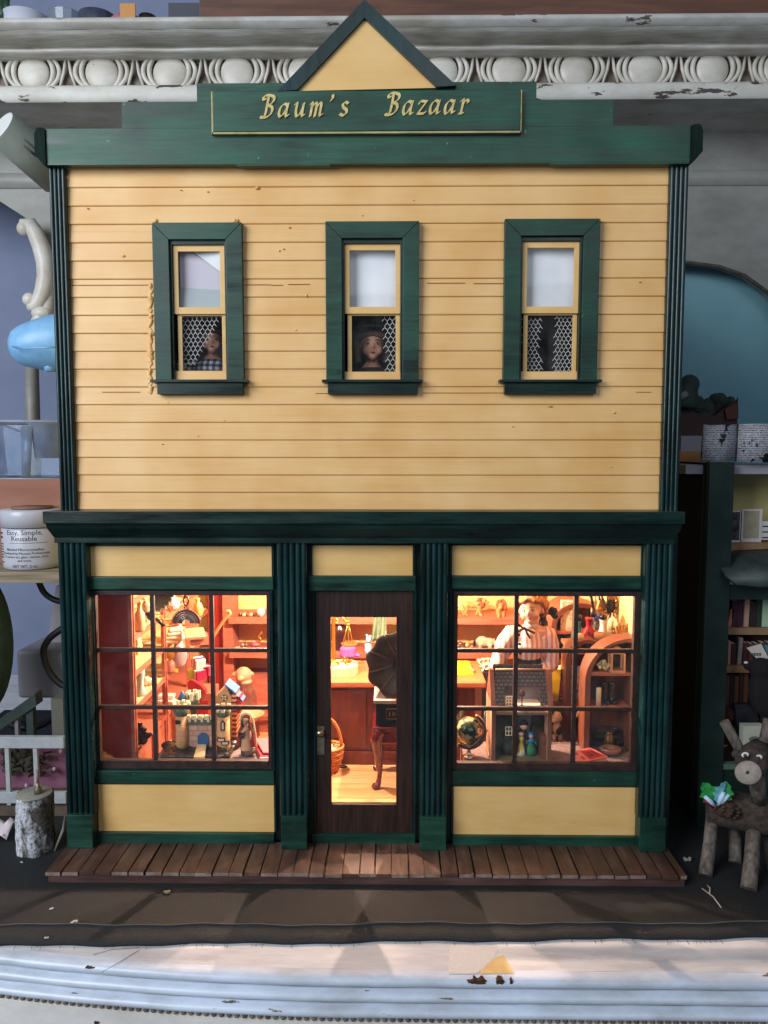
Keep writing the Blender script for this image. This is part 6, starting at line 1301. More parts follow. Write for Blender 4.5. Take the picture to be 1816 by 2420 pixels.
# magazines on the middle bookcase
zg = zm_(1664); p0 = P(1380, 1655, yM+.8)
mg = NT('comic_cover'); v_ = mg.noise(1.6, 5, .65); mg.L(mg.ramp(v_, [(.38, lin('3a2434')), (.44, lin('e6d2c4')), (.52, lin('ead8cc')), (.57, lin('c05a6c')), (.63, lin('e8c870')), (.68, lin('5a3440'))]), mg.b.inputs['Base Color']); mg.b.inputs['Roughness'].default_value = .35
mg2 = NT('comic_cover_pale'); v_ = mg2.noise(1.9, 5, .65); mg2.L(mg2.ramp(v_, [(.36, lin('4a3444')), (.42, lin('e8dcd2')), (.6, lin('e2ccc4')), (.66, lin('8a6a70'))]), mg2.b.inputs['Base Color']); mg2.b.inputs['Roughness'].default_value = .35
for i, (dx, dy, h_, rz, m_, lab) in enumerate(((.35, .9, 3.0, -14, mg2.mat, 'pale magazine standing at the back of the magazine pair'), (.75, .35, 2.5, -10, mg.mat, 'colourful magazine standing in front of the pale one'))):
    mb = MB(); rbox(mb, (xm0+.55+dx, yM+.6+dy, zg), 1.35, .16, h_, rz, 10); solo(mb, 'magazine', lab, 'magazine', m_, 'magazines in the arched bookcase', bevel=.03)
p = H(1388, 1662, zg); mb = MB(); rbox(mb, (p.x, p.y, zg), .4, .3, 1.3, -10, 0, 12); solo(mb, 'striped_ruler', 'yellow striped ruler leaning by the magazines', 'ruler', banded('ruler_stripe', [(0, 'e0b85a'), (.7, '8a5a30')], .3, 2))
# nearest bookcase goods
def inN(px, row, z): return H(px, row, z)
p = inN(1427, 1586, zS1); mb = MB(); random.seed(9)
for _ in range(26): a = random.uniform(0, 6.28); mb.ball(p+Vector((random.uniform(0, .5)*math.cos(a), random.uniform(0, .4)*math.sin(a), .45+random.uniform(-.35, .4))), random.uniform(.1, .17), 7, 5)
solo(mb, 'flower_cluster', 'cream dried flower cluster next to the glass lantern', 'flowers', mat('cream_flower', 'cdb478', 'ddcc96', rough=.8, vs=6))
p = inN(1457, 1588, zS1); s = S(p); lt = thing('lantern', 'small square glass lantern with a pale frame', 'lantern', p)
mb = MB(); w_, d_2, h_ = 15*s, 12*s, 46*s
mb.box(p.x-w_*1.15, p.x+w_*1.15, p.y-d_2*1.1, p.y+d_2*1.1, p.z, p.z+.22)
for sx in (-1, 1):
    for sy in (-1, 1): mb.box(p.x+sx*w_-.08, p.x+sx*w_+.08, p.y+sy*d_2-.08, p.y+sy*d_2+.08, p.z+.22, p.z+h_)
mb.prism([(p.x-w_*1.1, p.z+h_), (p.x+w_*1.1, p.z+h_), (p.x+.2, p.z+h_+.5), (p.x-.2, p.z+h_+.5)], p.y-d_2, p.y+d_2); mb.build('frame', mat('tan_metal', 'c09070', rough=.4, metal=.3), lt, bevel=.02)
MB().box(p.x-w_, p.x+w_, p.y-d_2*.95, p.y+d_2*.95, p.z+.24, p.z+h_-.02).build('glazing', PANE, lt)
p = inN(1415, 1668, zS2); p.y = min(p.y, yN+.6); cn = thing('candle', 'cream pillar candle just inside the nearest arch', 'candle', p); MB().lathe([(.2, 0), (.2, 1.35), (.14, 1.45), (0, 1.42)], Vector((p.x, p.y, zS2)), 16).build('wax', mat('cream_wax', 'd9b98c', rough=.4), cn); MB().tube([(p.x, p.y, zS2+1.4), (p.x, p.y, zS2+1.62)], .025, 5).build('wick', OUT, cn)
for i, (px, sg, lab) in enumerate(((1430, 1, 'black doll boot nearer the candle'), (1447, 1, 'black doll boot farther from the candle'))):
    p = inN(px, 1662, zS2); mb = MB(); mb.tube([p+Vector((0, .1, 1.7)), p+Vector((0, .1, .9)), p+Vector((0, .05, .3))], [.3, .26, .28], 10); mb.tube([p+Vector((0, .05, .22)), p+Vector((.1, -.4, .18)), p+Vector((.12, -.6, .14))], [.25, .2, .14], 8); solo(mb, 'doll_boot', lab, 'boot', mat('black_leather', '1a1214', '2a1c1c', rough=.4, vs=3), 'pair of doll boots', voxel=.07)
for i, (row, w_, lab) in enumerate(((1752, 1.3, 'widest dark slipper at the bottom of the slipper stack'), (1737, 1.15, 'middle dark slipper in the stack'), (1722, .9, 'smallest dark slipper on top of the stack'))):
    p = P(1436, row, yN+1.3); mb = MB(); rows_ = []
    for j in range(9):
        t = -1+j/4; ww = .42*math.sqrt(max(0.02, 1-t*t)); rows_.append([(p.x+t*w_, p.y+ww*math.cos(a), p.z+.28*(1-.25*math.cos(math.pi*t))*(-math.sin(a))) for a in [math.pi*k_/8 for k_ in range(9)]])
    mb.sheet(rows_, thick=(0, 0, .05)); solo(mb, 'slipper', lab, 'slipper', mat('dark_suede', '2c1a16', '3e2620', rough=.7, vs=3), 'stack of dark slippers')
p = inN(1424, 1735, 6.2); mb = MB(); mb.lathe([(0, 0), (.3, 0), (.42, .3), (.4, .9), (.25, 1.2), (.3, 1.3)], (p.x-.1, yN+1.0, 6.0), 14); solo(mb, 'brass_pot', 'small brass pot at the side of the slipper stack', 'pot', mat('dull_brass', '7a5a34', '94703f', rough=.35, metal=.7, vs=3))
p = H(1447, 1788, 5.96); s = S(p); mb = MB().lathe([(0, 0), (14*s, 0), (22*s, 6*s), (26*s, 14*s), (26*s, 17*s), (20*s, 17*s), (16*s, 10*s), (0, 9*s)], (p.x, p.y+.4, 5.95), 24, None, 1, .8); solo(mb, 'stone_bowl', 'low round brown stone bowl on the display ledge', 'bowl', mat('brown_stone', '7a5446', '9a7060', rough=.35, vs=2, coat=.2))
# pink book flat on the ledge
a, b, c_, d = H(1395, 1766, 6.45), H(1438, 1788, 6.45), H(1372, 1803, 6.45), H(1350, 1778, 6.45)
pb = thing('pink_book', 'pink covered book with a red title block lying on the ledge', 'book', ((a.x+c_.x)/2, (a.y+c_.y)/2, 5.96)); 
def slab(q, z0, z1, name, m, par): 
    mb = MB(); v = [(x.x, x.y, z0) for x in q]+[(x.x, x.y, z1) for x in q]; mb.add(v, [(3, 2, 1, 0), (4, 5, 6, 7), (0, 1, 5, 4), (1, 2, 6, 5), (2, 3, 7, 6), (3, 0, 4, 7)]); return mb.build(name, m, par, bevel=.02)
slab([a, b, c_, d], 6.36, 6.45, 'cover', mat('salmon_cover', 'd86a62', rough=.55), pb); slab([a*.95+c_*.05, b*.95+d*.05, c_*.95+a*.05, d*.95+b*.05], 6.05, 6.36, 'pages', mat('pink_pages', 'd8a090', rough=.8), pb); slab([a, b, c_, d], 5.96, 6.05, 'back_cover', mat('salmon_cover', ''), pb)
lp = lambda u, v: (d*(1-u)+a*u)*(1-v)+(c_*(1-u)+b*u)*v
q = [lp(.38, .12), lp(.92, .12), lp(.92, .92), lp(.38, .92)]; slab(q, 6.44, 6.462, 'title_block', mat('red_block', 'a8302c', rough=.55), pb)
mb = MB()
for u, v0, v1, n_ in ((.80, .25, .8, 6), (.62, .3, .75, 4), (.48, .3, .8, 5), (.22, .55, .85, 3), (.16, .2, .4, 2)):
    for i in range(n_):
        va = v0+(v1-v0)*i/n_; q = [lp(u-.05, va), lp(u+.05, va), lp(u+.05, va+.55*(v1-v0)/n_), lp(u-.05, va+.55*(v1-v0)/n_)]; mb.add([(x.x, x.y, 6.468) for x in q], [(0, 1, 2, 3)])
mb.build('cover_print', OUT, pb)
# nesting doll with pale halo, standing on the ledge edge behind
p = P(1372, 1768, yM-.9); s = S(p); p = Vector((p.x, 6.0, 5.95)); s = S(p)
nd = thing('hooded_statue', 'dark red hooded statue with a pale halo beside the nearest bookcase', 'statue', p); MB().lathe([(0, 0), (17*s, 0), (18*s, 6*s), (16*s, 30*s), (12*s, 46*s), (13*s, 54*s), (13*s, 66*s), (9*s, 76*s), (0, 79*s)], p, 18, None, 1, .8).build('body', mat('oxblood_carved', '4c1c1c', '6a2c28', rough=.5, vs=2, bump=.4), nd)
hp = [p+Vector((18*s*math.cos(R(t)), 3*s, 60*s+22*s*math.sin(R(t)))) for t in range(-40, 181, 12)]; MB().tube(hp, .14, 6).build('halo', mat('ivory_rim', 'e0cc9c', rough=.5), nd)
p = P(1316, 1752, 7.6); s = S(p); zz = 1.4
dgf = thing('dog_figurine', 'white and black dog figurine between the toy house and the bookcase', 'figurine', (p.x, 7.6, p.z)); mb = MB(); [mb.ball(p+Vector(c), r) for c, r in (((0, 0, 58*s), (13*s, 12*s, 14*s)), ((-8*s, -6*s, 52*s), (7*s, 7*s, 6*s)), ((0, 0, 30*s), (11*s, 10*s, 18*s)))]; mb.build('body', mat('white_china', 'd8b898', 'c9a080', rough=.35, vs=2), dgf, voxel=.07)
mb = MB(); [mb.ball(p+Vector(c), r) for c, r in (((9*s, 0, 62*s), (5*s, 6*s, 10*s)), ((-10*s, 2*s, 66*s), (4*s, 5*s, 8*s)), ((3*s, -3*s, 28*s), (10*s, 9*s, 12*s)))]; mb.build('patch', mat('black_china', '1c1412', rough=.3), dgf, voxel=.07); MB().tube([p+Vector((-6*s, 0, 16*s)), p+Vector((-7*s, -2*s, -2*s))], [.18, .14], 8).build('leg', mat('white_china', ''), dgf); MB().tube([p+Vector((8*s, 0, 16*s)), p+Vector((9*s, -2*s, -2*s))], [.18, .14], 8).build('leg', mat('white_china', ''), dgf)
sl = P(1316, 1755, 7.6); solo(MB().box(sl.x-.9, sl.x+.9, 7, 9.6, 1.4, sl.z-.02), 'display_block', 'brown wooden block under the dog figurine', 'block', SALB, bevel=.05)
# ---- hanging necklaces and purses
def hangline(pts, y, r, m, name, par=None): return MB().tube([P(a, b, y) for a, b in pts], r, 5).build(name, m, par)
for i, (pts, lab, m_, r_) in enumerate((([(1396, 1385), (1397, 1405), (1402, 1430), (1405, 1450)], 'black beaded necklace hanging in front of the alphabet box', BLK, .14), ([(1408, 1385), (1407, 1410), (1403, 1432), (1400, 1445)], 'white and black beaded necklace beside the all black one', mat('pearl', ''), .12))):
    o = thing('necklace', lab, 'necklace', P(1402, 1440, 9.5+i*.3), 'necklaces hanging in the window'); mb = MB()
    for q in seg([P(a, b, 9.5+i*.3) for a, b in pts], 6): mb.ball(q, r_, 8, 6)
    mb.build('bead_string', m_, o); q = P(1402, 1450, 9.4); MB().ball(q+Vector((.1*i, 0, -.1)), .24).build('drop', BLK, o)
o = thing('patterned_purse', 'tan embroidered purse with a dark strap hanging in the window', 'purse', P(1422, 1440, 10.2)); c_ = P(1422, 1432, 10.2); s = S(c_); mb = MB().prism([(c_.x-11*s, c_.z-12*s), (c_.x+13*s, c_.z-10*s), (c_.x+8*s, c_.z+14*s), (c_.x-4*s, c_.z+16*s)], 10.1, 10.6); mb.build('bag', mat('tapestry', 'a8703c', 'd0a068', rough=.9, vs=4), o, bevel=.08)
MB().tube(seg([P(1418, 1418, 10.15), P(1417, 1400, 10.15), P(1419, 1380, 10.15)], 4), .09, 6).build('strap', RB, o); MB().tube(seg([P(1430, 1424, 10.1), P(1424, 1412, 10.1), P(1421, 1385, 10.1)], 4), .09, 6).build('strap', RB, o)
mb = MB(); [mb.ball(P(1407+i*4.4, 1438+4*math.sin(i*1.4)+i*1.2, 10.0), .12, 7, 5) for i in range(8)]; mb.build('gold_fringe', GOLD, o)
o = thing('feather_purse', 'black feather trimmed purse with a brown top hanging in the window', 'purse', P(1444, 1440, 9.8)); c_ = P(1444, 1428, 9.8); s = S(c_); mb = MB(); random.seed(12)
mb.ball(c_, (11*s, .35, 20*s)); [mb.tube([c_+Vector((random.uniform(-9, 9)*s, -.2, random.uniform(-18, 14)*s)), c_+Vector((random.uniform(-15, 15)*s, -.35, random.uniform(-36, 8)*s))], [.07, .02], 4) for _ in range(60)]; mb.build('feathers', mat('black_feather', '15130f', '2a2820', rough=.8, vs=4), o)
mb = MB(); [mb.tube([c_+Vector((x_*s, -.3, 30*s)), c_+Vector((x_*s*1.15, -.36, 12*s+(x_ % 3)*s))], [.09, .04], 5) for x_ in range(-10, 12, 2)]; mb.build('fringe', mat('tan_fringe', 'a87a48', 'c89a60', rough=.8, vs=3), o)
# ================================================================ globe
g0 = H(1109, 1789, 5.95); s = S(g0)
gl = thing('globe', 'green enamel globe in a ribbed metal meridian on a silver foot', 'globe', g0)
gc = g0+Vector((-1*s, 0, 63*s)); gr = 33*s
eg = NT('enamel_map'); v_ = eg.noise(1.1, 3, .55); eg.L(eg.ramp(v_, [(.50, lin('0c2c26')), (.54, lin('123a30')), (.56, lin('b08a58')), (.66, lin('d8b48c'))]), eg.b.inputs['Base Color']); eg.b.inputs['Roughness'].default_value = .1; eg.b.inputs['Coat Weight'].default_value = .5
MB().ball(gc, gr, 28, 18).build('ball', eg.mat, gl)
PEW = mat('pewter', '8a7a6c', 'a8968a', rough=.3, metal=.8, vs=4)
ar = []
for t in range(-112, 78, 6):
    a = R(t); v = Vector((math.cos(a)*38*s, 0, math.sin(a)*40*s)); ar.append(gc+rot(0, 0, 12).to_3x3() @ v)
mb = MB().tube(ar, 3.2*s, 8, sy=1.4)
for q in ar: mb.tube([q+Vector((0, -.2, 0)), q+Vector((0, .2, 0))], 4.0*s, 6)
mb.ball(ar[-1], 4.5*s); mb.ball(ar[0], 4*s); mb.ball(gc+Vector((42*s, -.1, 2*s)), (4*s, 3*s, 2*s)); mb.build('meridian', PEW, gl)
MB().lathe([(0, 0), (15*s, 0), (15*s, 3*s), (9*s, 6*s), (5*s, 10*s), (3.6*s, 18*s), (6*s, 24*s), (7*s, 27*s), (0, 28*s)], g0, 16).build('foot', mat('silver', ''), gl)
p = H(1090, 1735, 6); mb = MB(); rbox(mb, (P(1088, 1745, 6).x-.4, 5.4, 5.95), 1.6, .8, .9); solo(mb, 'tan_box', 'plain tan wooden box behind the globe', 'box', mat('tan_wood', 'c4925c', rough=.6), bevel=.04)
for i, (px, r1, r2, lab) in enumerate(((1092, 1675, 1738, 'dark tinsel ornament behind the globe'), (1148, 1680, 1760, 'dark navy bottle behind the globe and toy house'))):
    p = P(px, r2, 7.5); s_ = S(p); mb = MB().lathe([(0, 0), (14*s_, 0), (15*s_, 20*s_), (13*s_, 44*s_), (6*s_, 56*s_), (5*s_, (r2-r1)*s_)], (p.x, 7.5, p.z), 14); solo(mb, ['dark_ornament', 'navy_bottle'][i], lab, ['ornament', 'bottle'][i], mat('dk_orn%d' % i, ['1c1a18', '1a1820'][i], ['5a4a34', '241f28'][i], rough=.25, vs=5))
    solo(MB().box(p.x-.7, p.x+.7, 6.6, 8.4, 1.4, p.z-.01), 'brown_stand', ['brown stand under the dark tinsel ornament', 'brown stand under the navy bottle'][i], 'stand', SALB)

# ================================================================ open backed toy house
yH = 1.5; f0 = P(1160, 1800, yH); hx0, hx1 = P(1163, 1700, yH).x, P(1305, 1700, yH).x
th = thing('toy_house', 'open backed wooden toy house with a slate roof and dark furnished rooms', 'toy house', ((hx0+hx1)/2, yH+1.5, 5.95))
zh = lambda r, px=1230, y=yH: P(px, r, y).z
zh0, zh1, zh2, zh3 = 5.98, zh(1688), zh(1668), zh(1584, 1230, yH+1.6)
BRN = mat('toy_brown', '6b3d2c', '7d4a36', rough=.6, vs=1); BRK = bricks('toy_brick', 'c98a68', 'b87858', 'e0b090', .32, .16, .03, 'yz', .7, .4)
for xa_, xb_ in ((hx0, hx0+.28), (hx1-.28, hx1)):
    mb = MB().prism([(yH, zh0+.25), (yH+3.4, zh0+.25), (yH+3.4, zh2), (yH+1.9, zh3+.1), (yH+1.5, zh3+.1), (yH, zh2)], xa_, xb_, 'x'); w_ = mb.build('side_wall', BRN, th, bevel=.02)
    MB().box(xa_-.012, xa_+.1, yH+.1, yH+3.3, zh0+.3, zh2).build('brick_face', BRK, w_)
MB().box(hx0-.06, hx1+.06, yH-.15, yH+3.5, zh0, zh0+.25).build('base', mat('toy_base', 'a87a56', 'b88a64', rough=.6, vs=1), th, bevel=.03)
MB().box(hx0+.28, hx1-.28, yH+3.1, yH+3.39, zh0+.25, zh2).build('back_wall', mat('toy_plaster', '9a9088', rough=.8), th)
MB().box(hx0+.28, hx1-.28, yH+.15, yH+3.1, zh1-.12, zh1+.1).build('upper_floor', mat('toy_floor', '8a6a58', rough=.7), th)
MB().box(hx0+.28, hx1-.28, yH+.1, yH+3.1, zh0+.26, zh0+.32).build('carpet', mat('toy_carpet', '7a6a4a', rough=.9), th)
SLT = bricks('slate_roof', '3e3a40', '504a4c', '242226', .36, .24, .05, 'xz', .7, .9)
def roofp(px, row):      # point on the sloping front roof plane
    z_ = P(px, row, yH).z; t = (z_-zh2)/(zh3-zh2); y = yH+1.6*max(0, t); q = P(px, row, y); z_ = q.z; t = (z_-zh2)/(zh3-zh2); return P(px, row, yH+1.6*max(0, t))
def slabq(qs, name, m, par, n=(0, .18, -.06)):
    mb = MB().sheet([[qs[0], qs[1]], [qs[3], qs[2]]], thick=n, smooth=False); return mb.build(name, m, par)
tl, tr, bl2, br2 = roofp(1172, 1585), roofp(1292, 1585), roofp(1166, 1668), roofp(1301, 1668)
o1, o2, o3, o4 = roofp(1193, 1622), roofp(1276, 1622), roofp(1193, 1667), roofp(1279, 1667)
lft, rgt = roofp(1169, 1622), roofp(1296, 1622)
rf = slabq([tl, tr, rgt, lft], 'roof', SLT, th); slabq([lft, o1, o3, bl2], 'roof_slope', SLT, th); slabq([o2, rgt, br2, o4], 'roof_slope', SLT, th)
MB().tube([tl+Vector((0, .1, .05)), tr+Vector((0, .1, .05))], .1, 6).build('ridge', mat('toy_base', ''), rf)
mb = MB(); tk = .26
for a_, b_ in ((roofp(1161, 1584), bl2), (roofp(1298, 1584), br2)): mb.sheet([[a_+Vector((-.12, -.1, .1)), a_+Vector((.2, -.1, .1))], [b_+Vector((-.15, -.1, 0)), b_+Vector((.18, -.1, 0))]], thick=(0, .5, -.1), smooth=False)
mb.build('barge_board', BRN, th)
slabq([tl+Vector((0, 3.2-1.7, -.1)), tr+Vector((0, 1.5, -.1)), Vector((br2.x, yH+3.5, zh2)), Vector((bl2.x, yH+3.5, zh2))], 'rear_roof', SLT, th, (0, .1, .15))
MB().box(hx0+.3, hx1-.3, yH+2.0, yH+2.1, zh2-.3, zh3-1.0).build('attic_wall', mat('toy_attic', '8a807c', rough=.8), th)
mb = MB(); a_ = P(1197, 1646, yH-.1); b_ = P(1216, 1668, yH-.1)
for i in range(4): x = a_.x+(b_.x-a_.x)*i/3; mb.box(x-.025, x+.025, yH-.13, yH-.08, b_.z, a_.z); z = a_.z+(b_.z-a_.z)*i/3; mb.box(a_.x, b_.x, yH-.12, yH-.09, z-.025, z+.025)
a2, b2_ = P(1196, 1718, yH+.4), P(1210, 1738, yH+.4)
for i in range(3): x = a2.x+(b2_.x-a2.x)*i/2; mb.box(x-.025, x+.025, yH+.37, yH+.42, b2_.z, a2.z); z = a2.z+(b2_.z-a2.z)*i/2; mb.box(a2.x, b2_.x, yH+.38, yH+.41, z-.025, z+.025)
mb.build('lattice', mat('lattice_cream', 'e6cfa8', rough=.6), th)
c_ = P(1234, 1668, yH+.5); s = S(c_); lm = thing('toy_lamp', 'tiny brown standing lamp in the attic of the toy house', 'lamp', c_); MB().lathe([(4*s, 0), (4*s, 1*s), (1.6*s, 2*s), (1.6*s, 26*s)], c_, 8).build('stand', WOODD, lm); MB().lathe([(6.5*s, 24*s), (7*s, 30*s), (4*s, 38*s), (0, 38*s)], c_, 8).build('lamp_shade', mat('brown_shade', '4a2a1c', rough=.8), lm)
zr = zh0+.32
def tiny(label, px, top, r_, c1, c2, hat=None):
    p = H(px, 1783, zr); p = Vector((p.x, max(p.y, yH+.35), zr)); s = S(p); h = (1783-top)*s
    o = thing('tiny_doll', label, 'doll', p, 'tiny dolls in the toy house'); MB().lathe([(r_*s, 0), (r_*.85*s, h*.3), (r_*.45*s, h*.55), (r_*.6*s, h*.68), (r_*.2*s, h*.76)], p, 12).build('dress', mat('td_'+c1, c1, rough=.7), o); MB().ball(p+Vector((0, 0, h*.84)), h*.12, 10, 8).build('head', SKIN, o); MB().ball(p+Vector((0, .05, h*.88)), h*.13, 10, 8).build('hair', mat('td_'+c2, c2, rough=.8), o)
    for sg in (-1, 1): MB().tube([p+Vector((sg*r_*.5*s, 0, h*.66)), p+Vector((sg*r_*1.0*s, -.1, h*.45))], .09, 6).build('arm', mat('td_'+c1, ''), o)
    return o, p, h
o, p, h = tiny('tiny doll in a yellow and white dress inside the toy house', 1232, 1722, 13, 'c9a23a', '1c1418'); MB().lathe([(12*S(p), .02), (9*S(p), h*.28)], p+Vector((0, -.12, 0)), 10, None, 1, .8).build('apron', mat('td_apron', 'd8d4c4', rough=.8), o)
o, p, h = tiny('tiny doll in a blue bodice and green skirt inside the toy house', 1255, 1730, 14, '2a7a48', '2f86b8'); MB().lathe([(6*S(p), h*.52), (9*S(p), h*.68), (3*S(p), h*.77)], p+Vector((0, 0, .01)), 12).build('bodice', mat('td_blue', '2f7fb4', rough=.6), o)
o, p, h = tiny('tiny dark doll in a navy hat behind the yellow dressed one', 1238, 1700, 10, '181628', '100e18')
p = H(1276, 1783, zr); p = Vector((p.x, yH+1.6, zr)); mb = MB(); [mb.ball(p+Vector(c), r) for c, r in (((0, 0, 1.6), (.75, .5, 1.3)), ((-.1, -.1, 2.6), (.55, .45, .6)))]; solo(mb, 'tiny_armchair', 'tiny dark brown high backed armchair inside the toy house', 'armchair', mat('toy_dark', '241712', '30201a', rough=.8, vs=2), voxel=.1)
mb = MB(); a_ = P(1288, 1740, yH+.3); mb.box(a_.x-.25, hx1-.3, yH+.3, yH+1.6, zr, a_.z); solo(mb, 'tiny_chest', 'tiny red brown chest against the toy house wall', 'chest', BRN, bevel=.03)
p = P(1205, 1785, yH+1); mb = MB(); [mb.ball((p.x+a_, yH+1.0, zr+b_), r) for a_, b_, r in ((0, .7, .6), (-.2, 1.5, .45), (.3, 1.2, .4))]; solo(mb, 'tiny_bush', 'tiny dark leafy bush in the toy house corner', 'plant', mat('toy_bush', '141a12', '2a3022', rough=.8, vs=4, bump=.5), voxel=.12, smooth=0)
mb = MB(); a_ = P(1245, 1685, yH+.6); mb.box(a_.x-.7, a_.x+1.1, yH+.5, yH+2, zh1+.1, zh1+.5); solo(mb, 'tiny_bed', 'tiny bed with a white cover on the toy house upper floor', 'bed', mat('toy_linen', 'c9beb4', rough=.8), bevel=.06)

# ================================================================ left of the shop
tube_c = P(2, 300, 18)
o = thing('paper_tube', 'pale grey cardboard tube jutting out beneath the carved cornice', 'tube', tube_c); s = S(tube_c); ax_ = Vector((.62, .9, -.55)).normalized()
GRYP = mat('grey_green_paper', '8a9288', '99a096', rough=.75, vs=.6)
MB().lathe([(33*s, 0), (42*s, 0), (43*s, 3*s), (47*s, 60*s), (50*s, 160*s)], tube_c, 26, ax_).build('wall', GRYP, o); MB().lathe([(36*s, .4*s), (36*s, 60*s), (0, 61*s)], tube_c+ax_*.02, 22, ax_).build('inside', mat('brown_inside', '5a4438', rough=.9), o)
MB().lathe([(36*s, -1*s), (42*s, -1*s), (42.6*s, 1*s), (36*s, 1*s)], tube_c, 26, ax_).build('rim', mat('pale_rim', 'd9dcda', rough=.6), o)
mb = MB()
for i in range(3):
    a0 = R(-30+10*i); d = Vector((math.cos(a0), -.6, math.sin(a0)-.3)).normalized()
u_ = ax_.orthogonal().normalized(); w2 = ax_.cross(u_)
cands = sorted([(-(ax_.dot(Vector((0, 1, 0)))) if False else -(u_*math.cos(R(t))+w2*math.sin(R(t))).dot((tube_c-CAM).normalized())+.5*(u_*math.cos(R(t))+w2*math.sin(R(t))).x, t) for t in range(0, 360, 10)])
tb_ = cands[-1][1]
for k_, (t0, l0, l1) in enumerate(((tb_-6, 40, 86), (tb_+8, 46, 80))):
    rows = [[tube_c+ax_*(l*s)+(u_*math.cos(R(t0+j*6))+w2*math.sin(R(t0+j*6)))*(46.5+l*.045)*s for l in (l0, (l0+l1)/2, l1)] for j in range(2)]; mb.sheet(rows, thick=(0, 0, .01))
mb.build('printed_mark', mat('grey_print', '55605a', rough=.8), o)
# blue plastic jug lid shaped like a pear, lying behind the pilaster
c0 = P(92, 815, 14); s = S(c0)
jb = thing('blue_jug', 'pale blue moulded plastic shell behind the green pilaster', 'jug', c0); mb = MB(); ax_ = Vector((1, .25, .1)).normalized()
mb.lathe([(0, -66*s), (20*s, -64*s), (38*s, -54*s), (50*s, -36*s), (60*s, -6*s), (70*s, 30*s), (74*s, 80*s), (60*s, 120*s), (0, 130*s)], c0, 30, ax_, .95, 1.0); mb.build('shell', mat('sky_blue_plastic', '74aad8', '88bbe4', rough=.4, vs=.8, bump=.06), jb); MB().tube([P(29, 818, 12.2), P(60, 823, 9.6), P(100, 822, 9.0), P(130, 820, 9.0)], .07, 6).build('mould_seam', mat('sky_blue_plastic', ''), jb)
mb = MB(); ring = []
for t in range(0, 360, 12): ring.append(c0+ax_*(-30*s)+(Vector((0, 1, 0)).cross(ax_).normalized()*math.cos(R(t))*52.6*s+Vector((0, 1, 0))*math.sin(R(t))*52.6*s))
c1 = P(118, 872, 13.5); mb.lathe([(0, 0), (12*s, 0), (13*s, 10*s), (11*s, 24*s), (0, 24*s)], c1+Vector((0, 0, -.2)), 16); mb.build('spout', mat('sky_blue_plastic', ''), jb)
# clear plastic tub
zt_b = P(70, 1132, 11).z; t0, t1 = P(-70, 1132, 11), P(165, 1132, 11)
ctb = thing('clear_tub', 'clear plastic storage tub standing on a brown cardboard box', 'tub', ((t0.x+t1.x)/2, 13, zt_b))
TUB = glass('clear_plastic', 'd4e0ee', .05, 1.6)
zz1 = P(70, 996, 11).z; mb = MB(); out_ = [(-.0, 0), (.0, 0)]
A = [(t0.x+.4, 11.2, zt_b), (t1.x-.4, 11.2, zt_b), (t1.x-.4, 16, zt_b), (t0.x+.4, 16, zt_b)]; B = [(t0.x-.1, 10.8, zz1), (t1.x+.1, 10.8, zz1), (t1.x+.1, 16.4, zz1), (t0.x-.1, 16.4, zz1)]
mb.add(A+B, [(3, 2, 1, 0), (0, 1, 5, 4), (1, 2, 6, 5), (2, 3, 7, 6), (3, 0, 4, 7)]); mb.build('wall', TUB, ctb, bevel=.3, seg=3)
mb = MB(); q = [Vector(b) for b in B]; mb.tube([q[0], q[1], q[2], q[3]], .14, 6, True); q = [Vector(a) for a in A]; mb.tube([q[0], q[1], q[2], q[3]], .1, 6, True); mb.build('rim', mat('frosted_rim', 'c4d0e0', rough=.2, trans=.5), ctb)
a, b = P(52, 1010, 12), P(68, 1125, 12); mb = MB(); mb.sheet([[(a.x-.2, 12.2, zz1-.3), (a.x+.9, 12, zz1-.3)], [(b.x-.6, 12, zt_b+.2), (b.x+.1, 12, zt_b+.2)]], thick=(0, .1, 0)); mb.build('divider', mat('frosted_rim', ''), ctb)
p = P(118, 1040, 13.2); s_ = S(p); mb = MB().lathe([(34*s_, -42*s_), (40*s_, 30*s_), (45*s_, 36*s_), (46*s_, 44*s_), (38*s_, 44*s_)], p, 24); solo(mb, 'plastic_cup', 'white translucent plastic cup inside the clear tub', 'cup', mat('frosted_cup', 'b8bccc', rough=.4, trans=.3))
zsh = P(60, 1346, 8).z
bx_ = solo(MB().box(t0.x-2, P(172, 1200, 11).x, 11, 17, zsh, zt_b-.02), 'cardboard_box', 'brown cardboard box under the clear tub', 'box', mat('brown_card', '8a5c4c', '9a6a58', rough=.8, vs=.4, st=(.3, 1, 1)), bevel=.05)
# wooden shelf
sh = thing('wooden_shelf', 'rough pale wooden shelf beside the shop holding the white jar', 'shelf', (P(50, 1360, 8).x, 12, zsh-1.2))
mb = MB().box(P(-120, 1350, 6.5).x, P(150, 1350, 7).x, 6.6, 18, P(60, 1378, 6.6).z, zsh); mb.build('board', mat('raw_pine', '6e6250', '948670', rough=.8, vs=1.2, st=(.15, 1, 3), bump=.4), sh, bevel=.06)
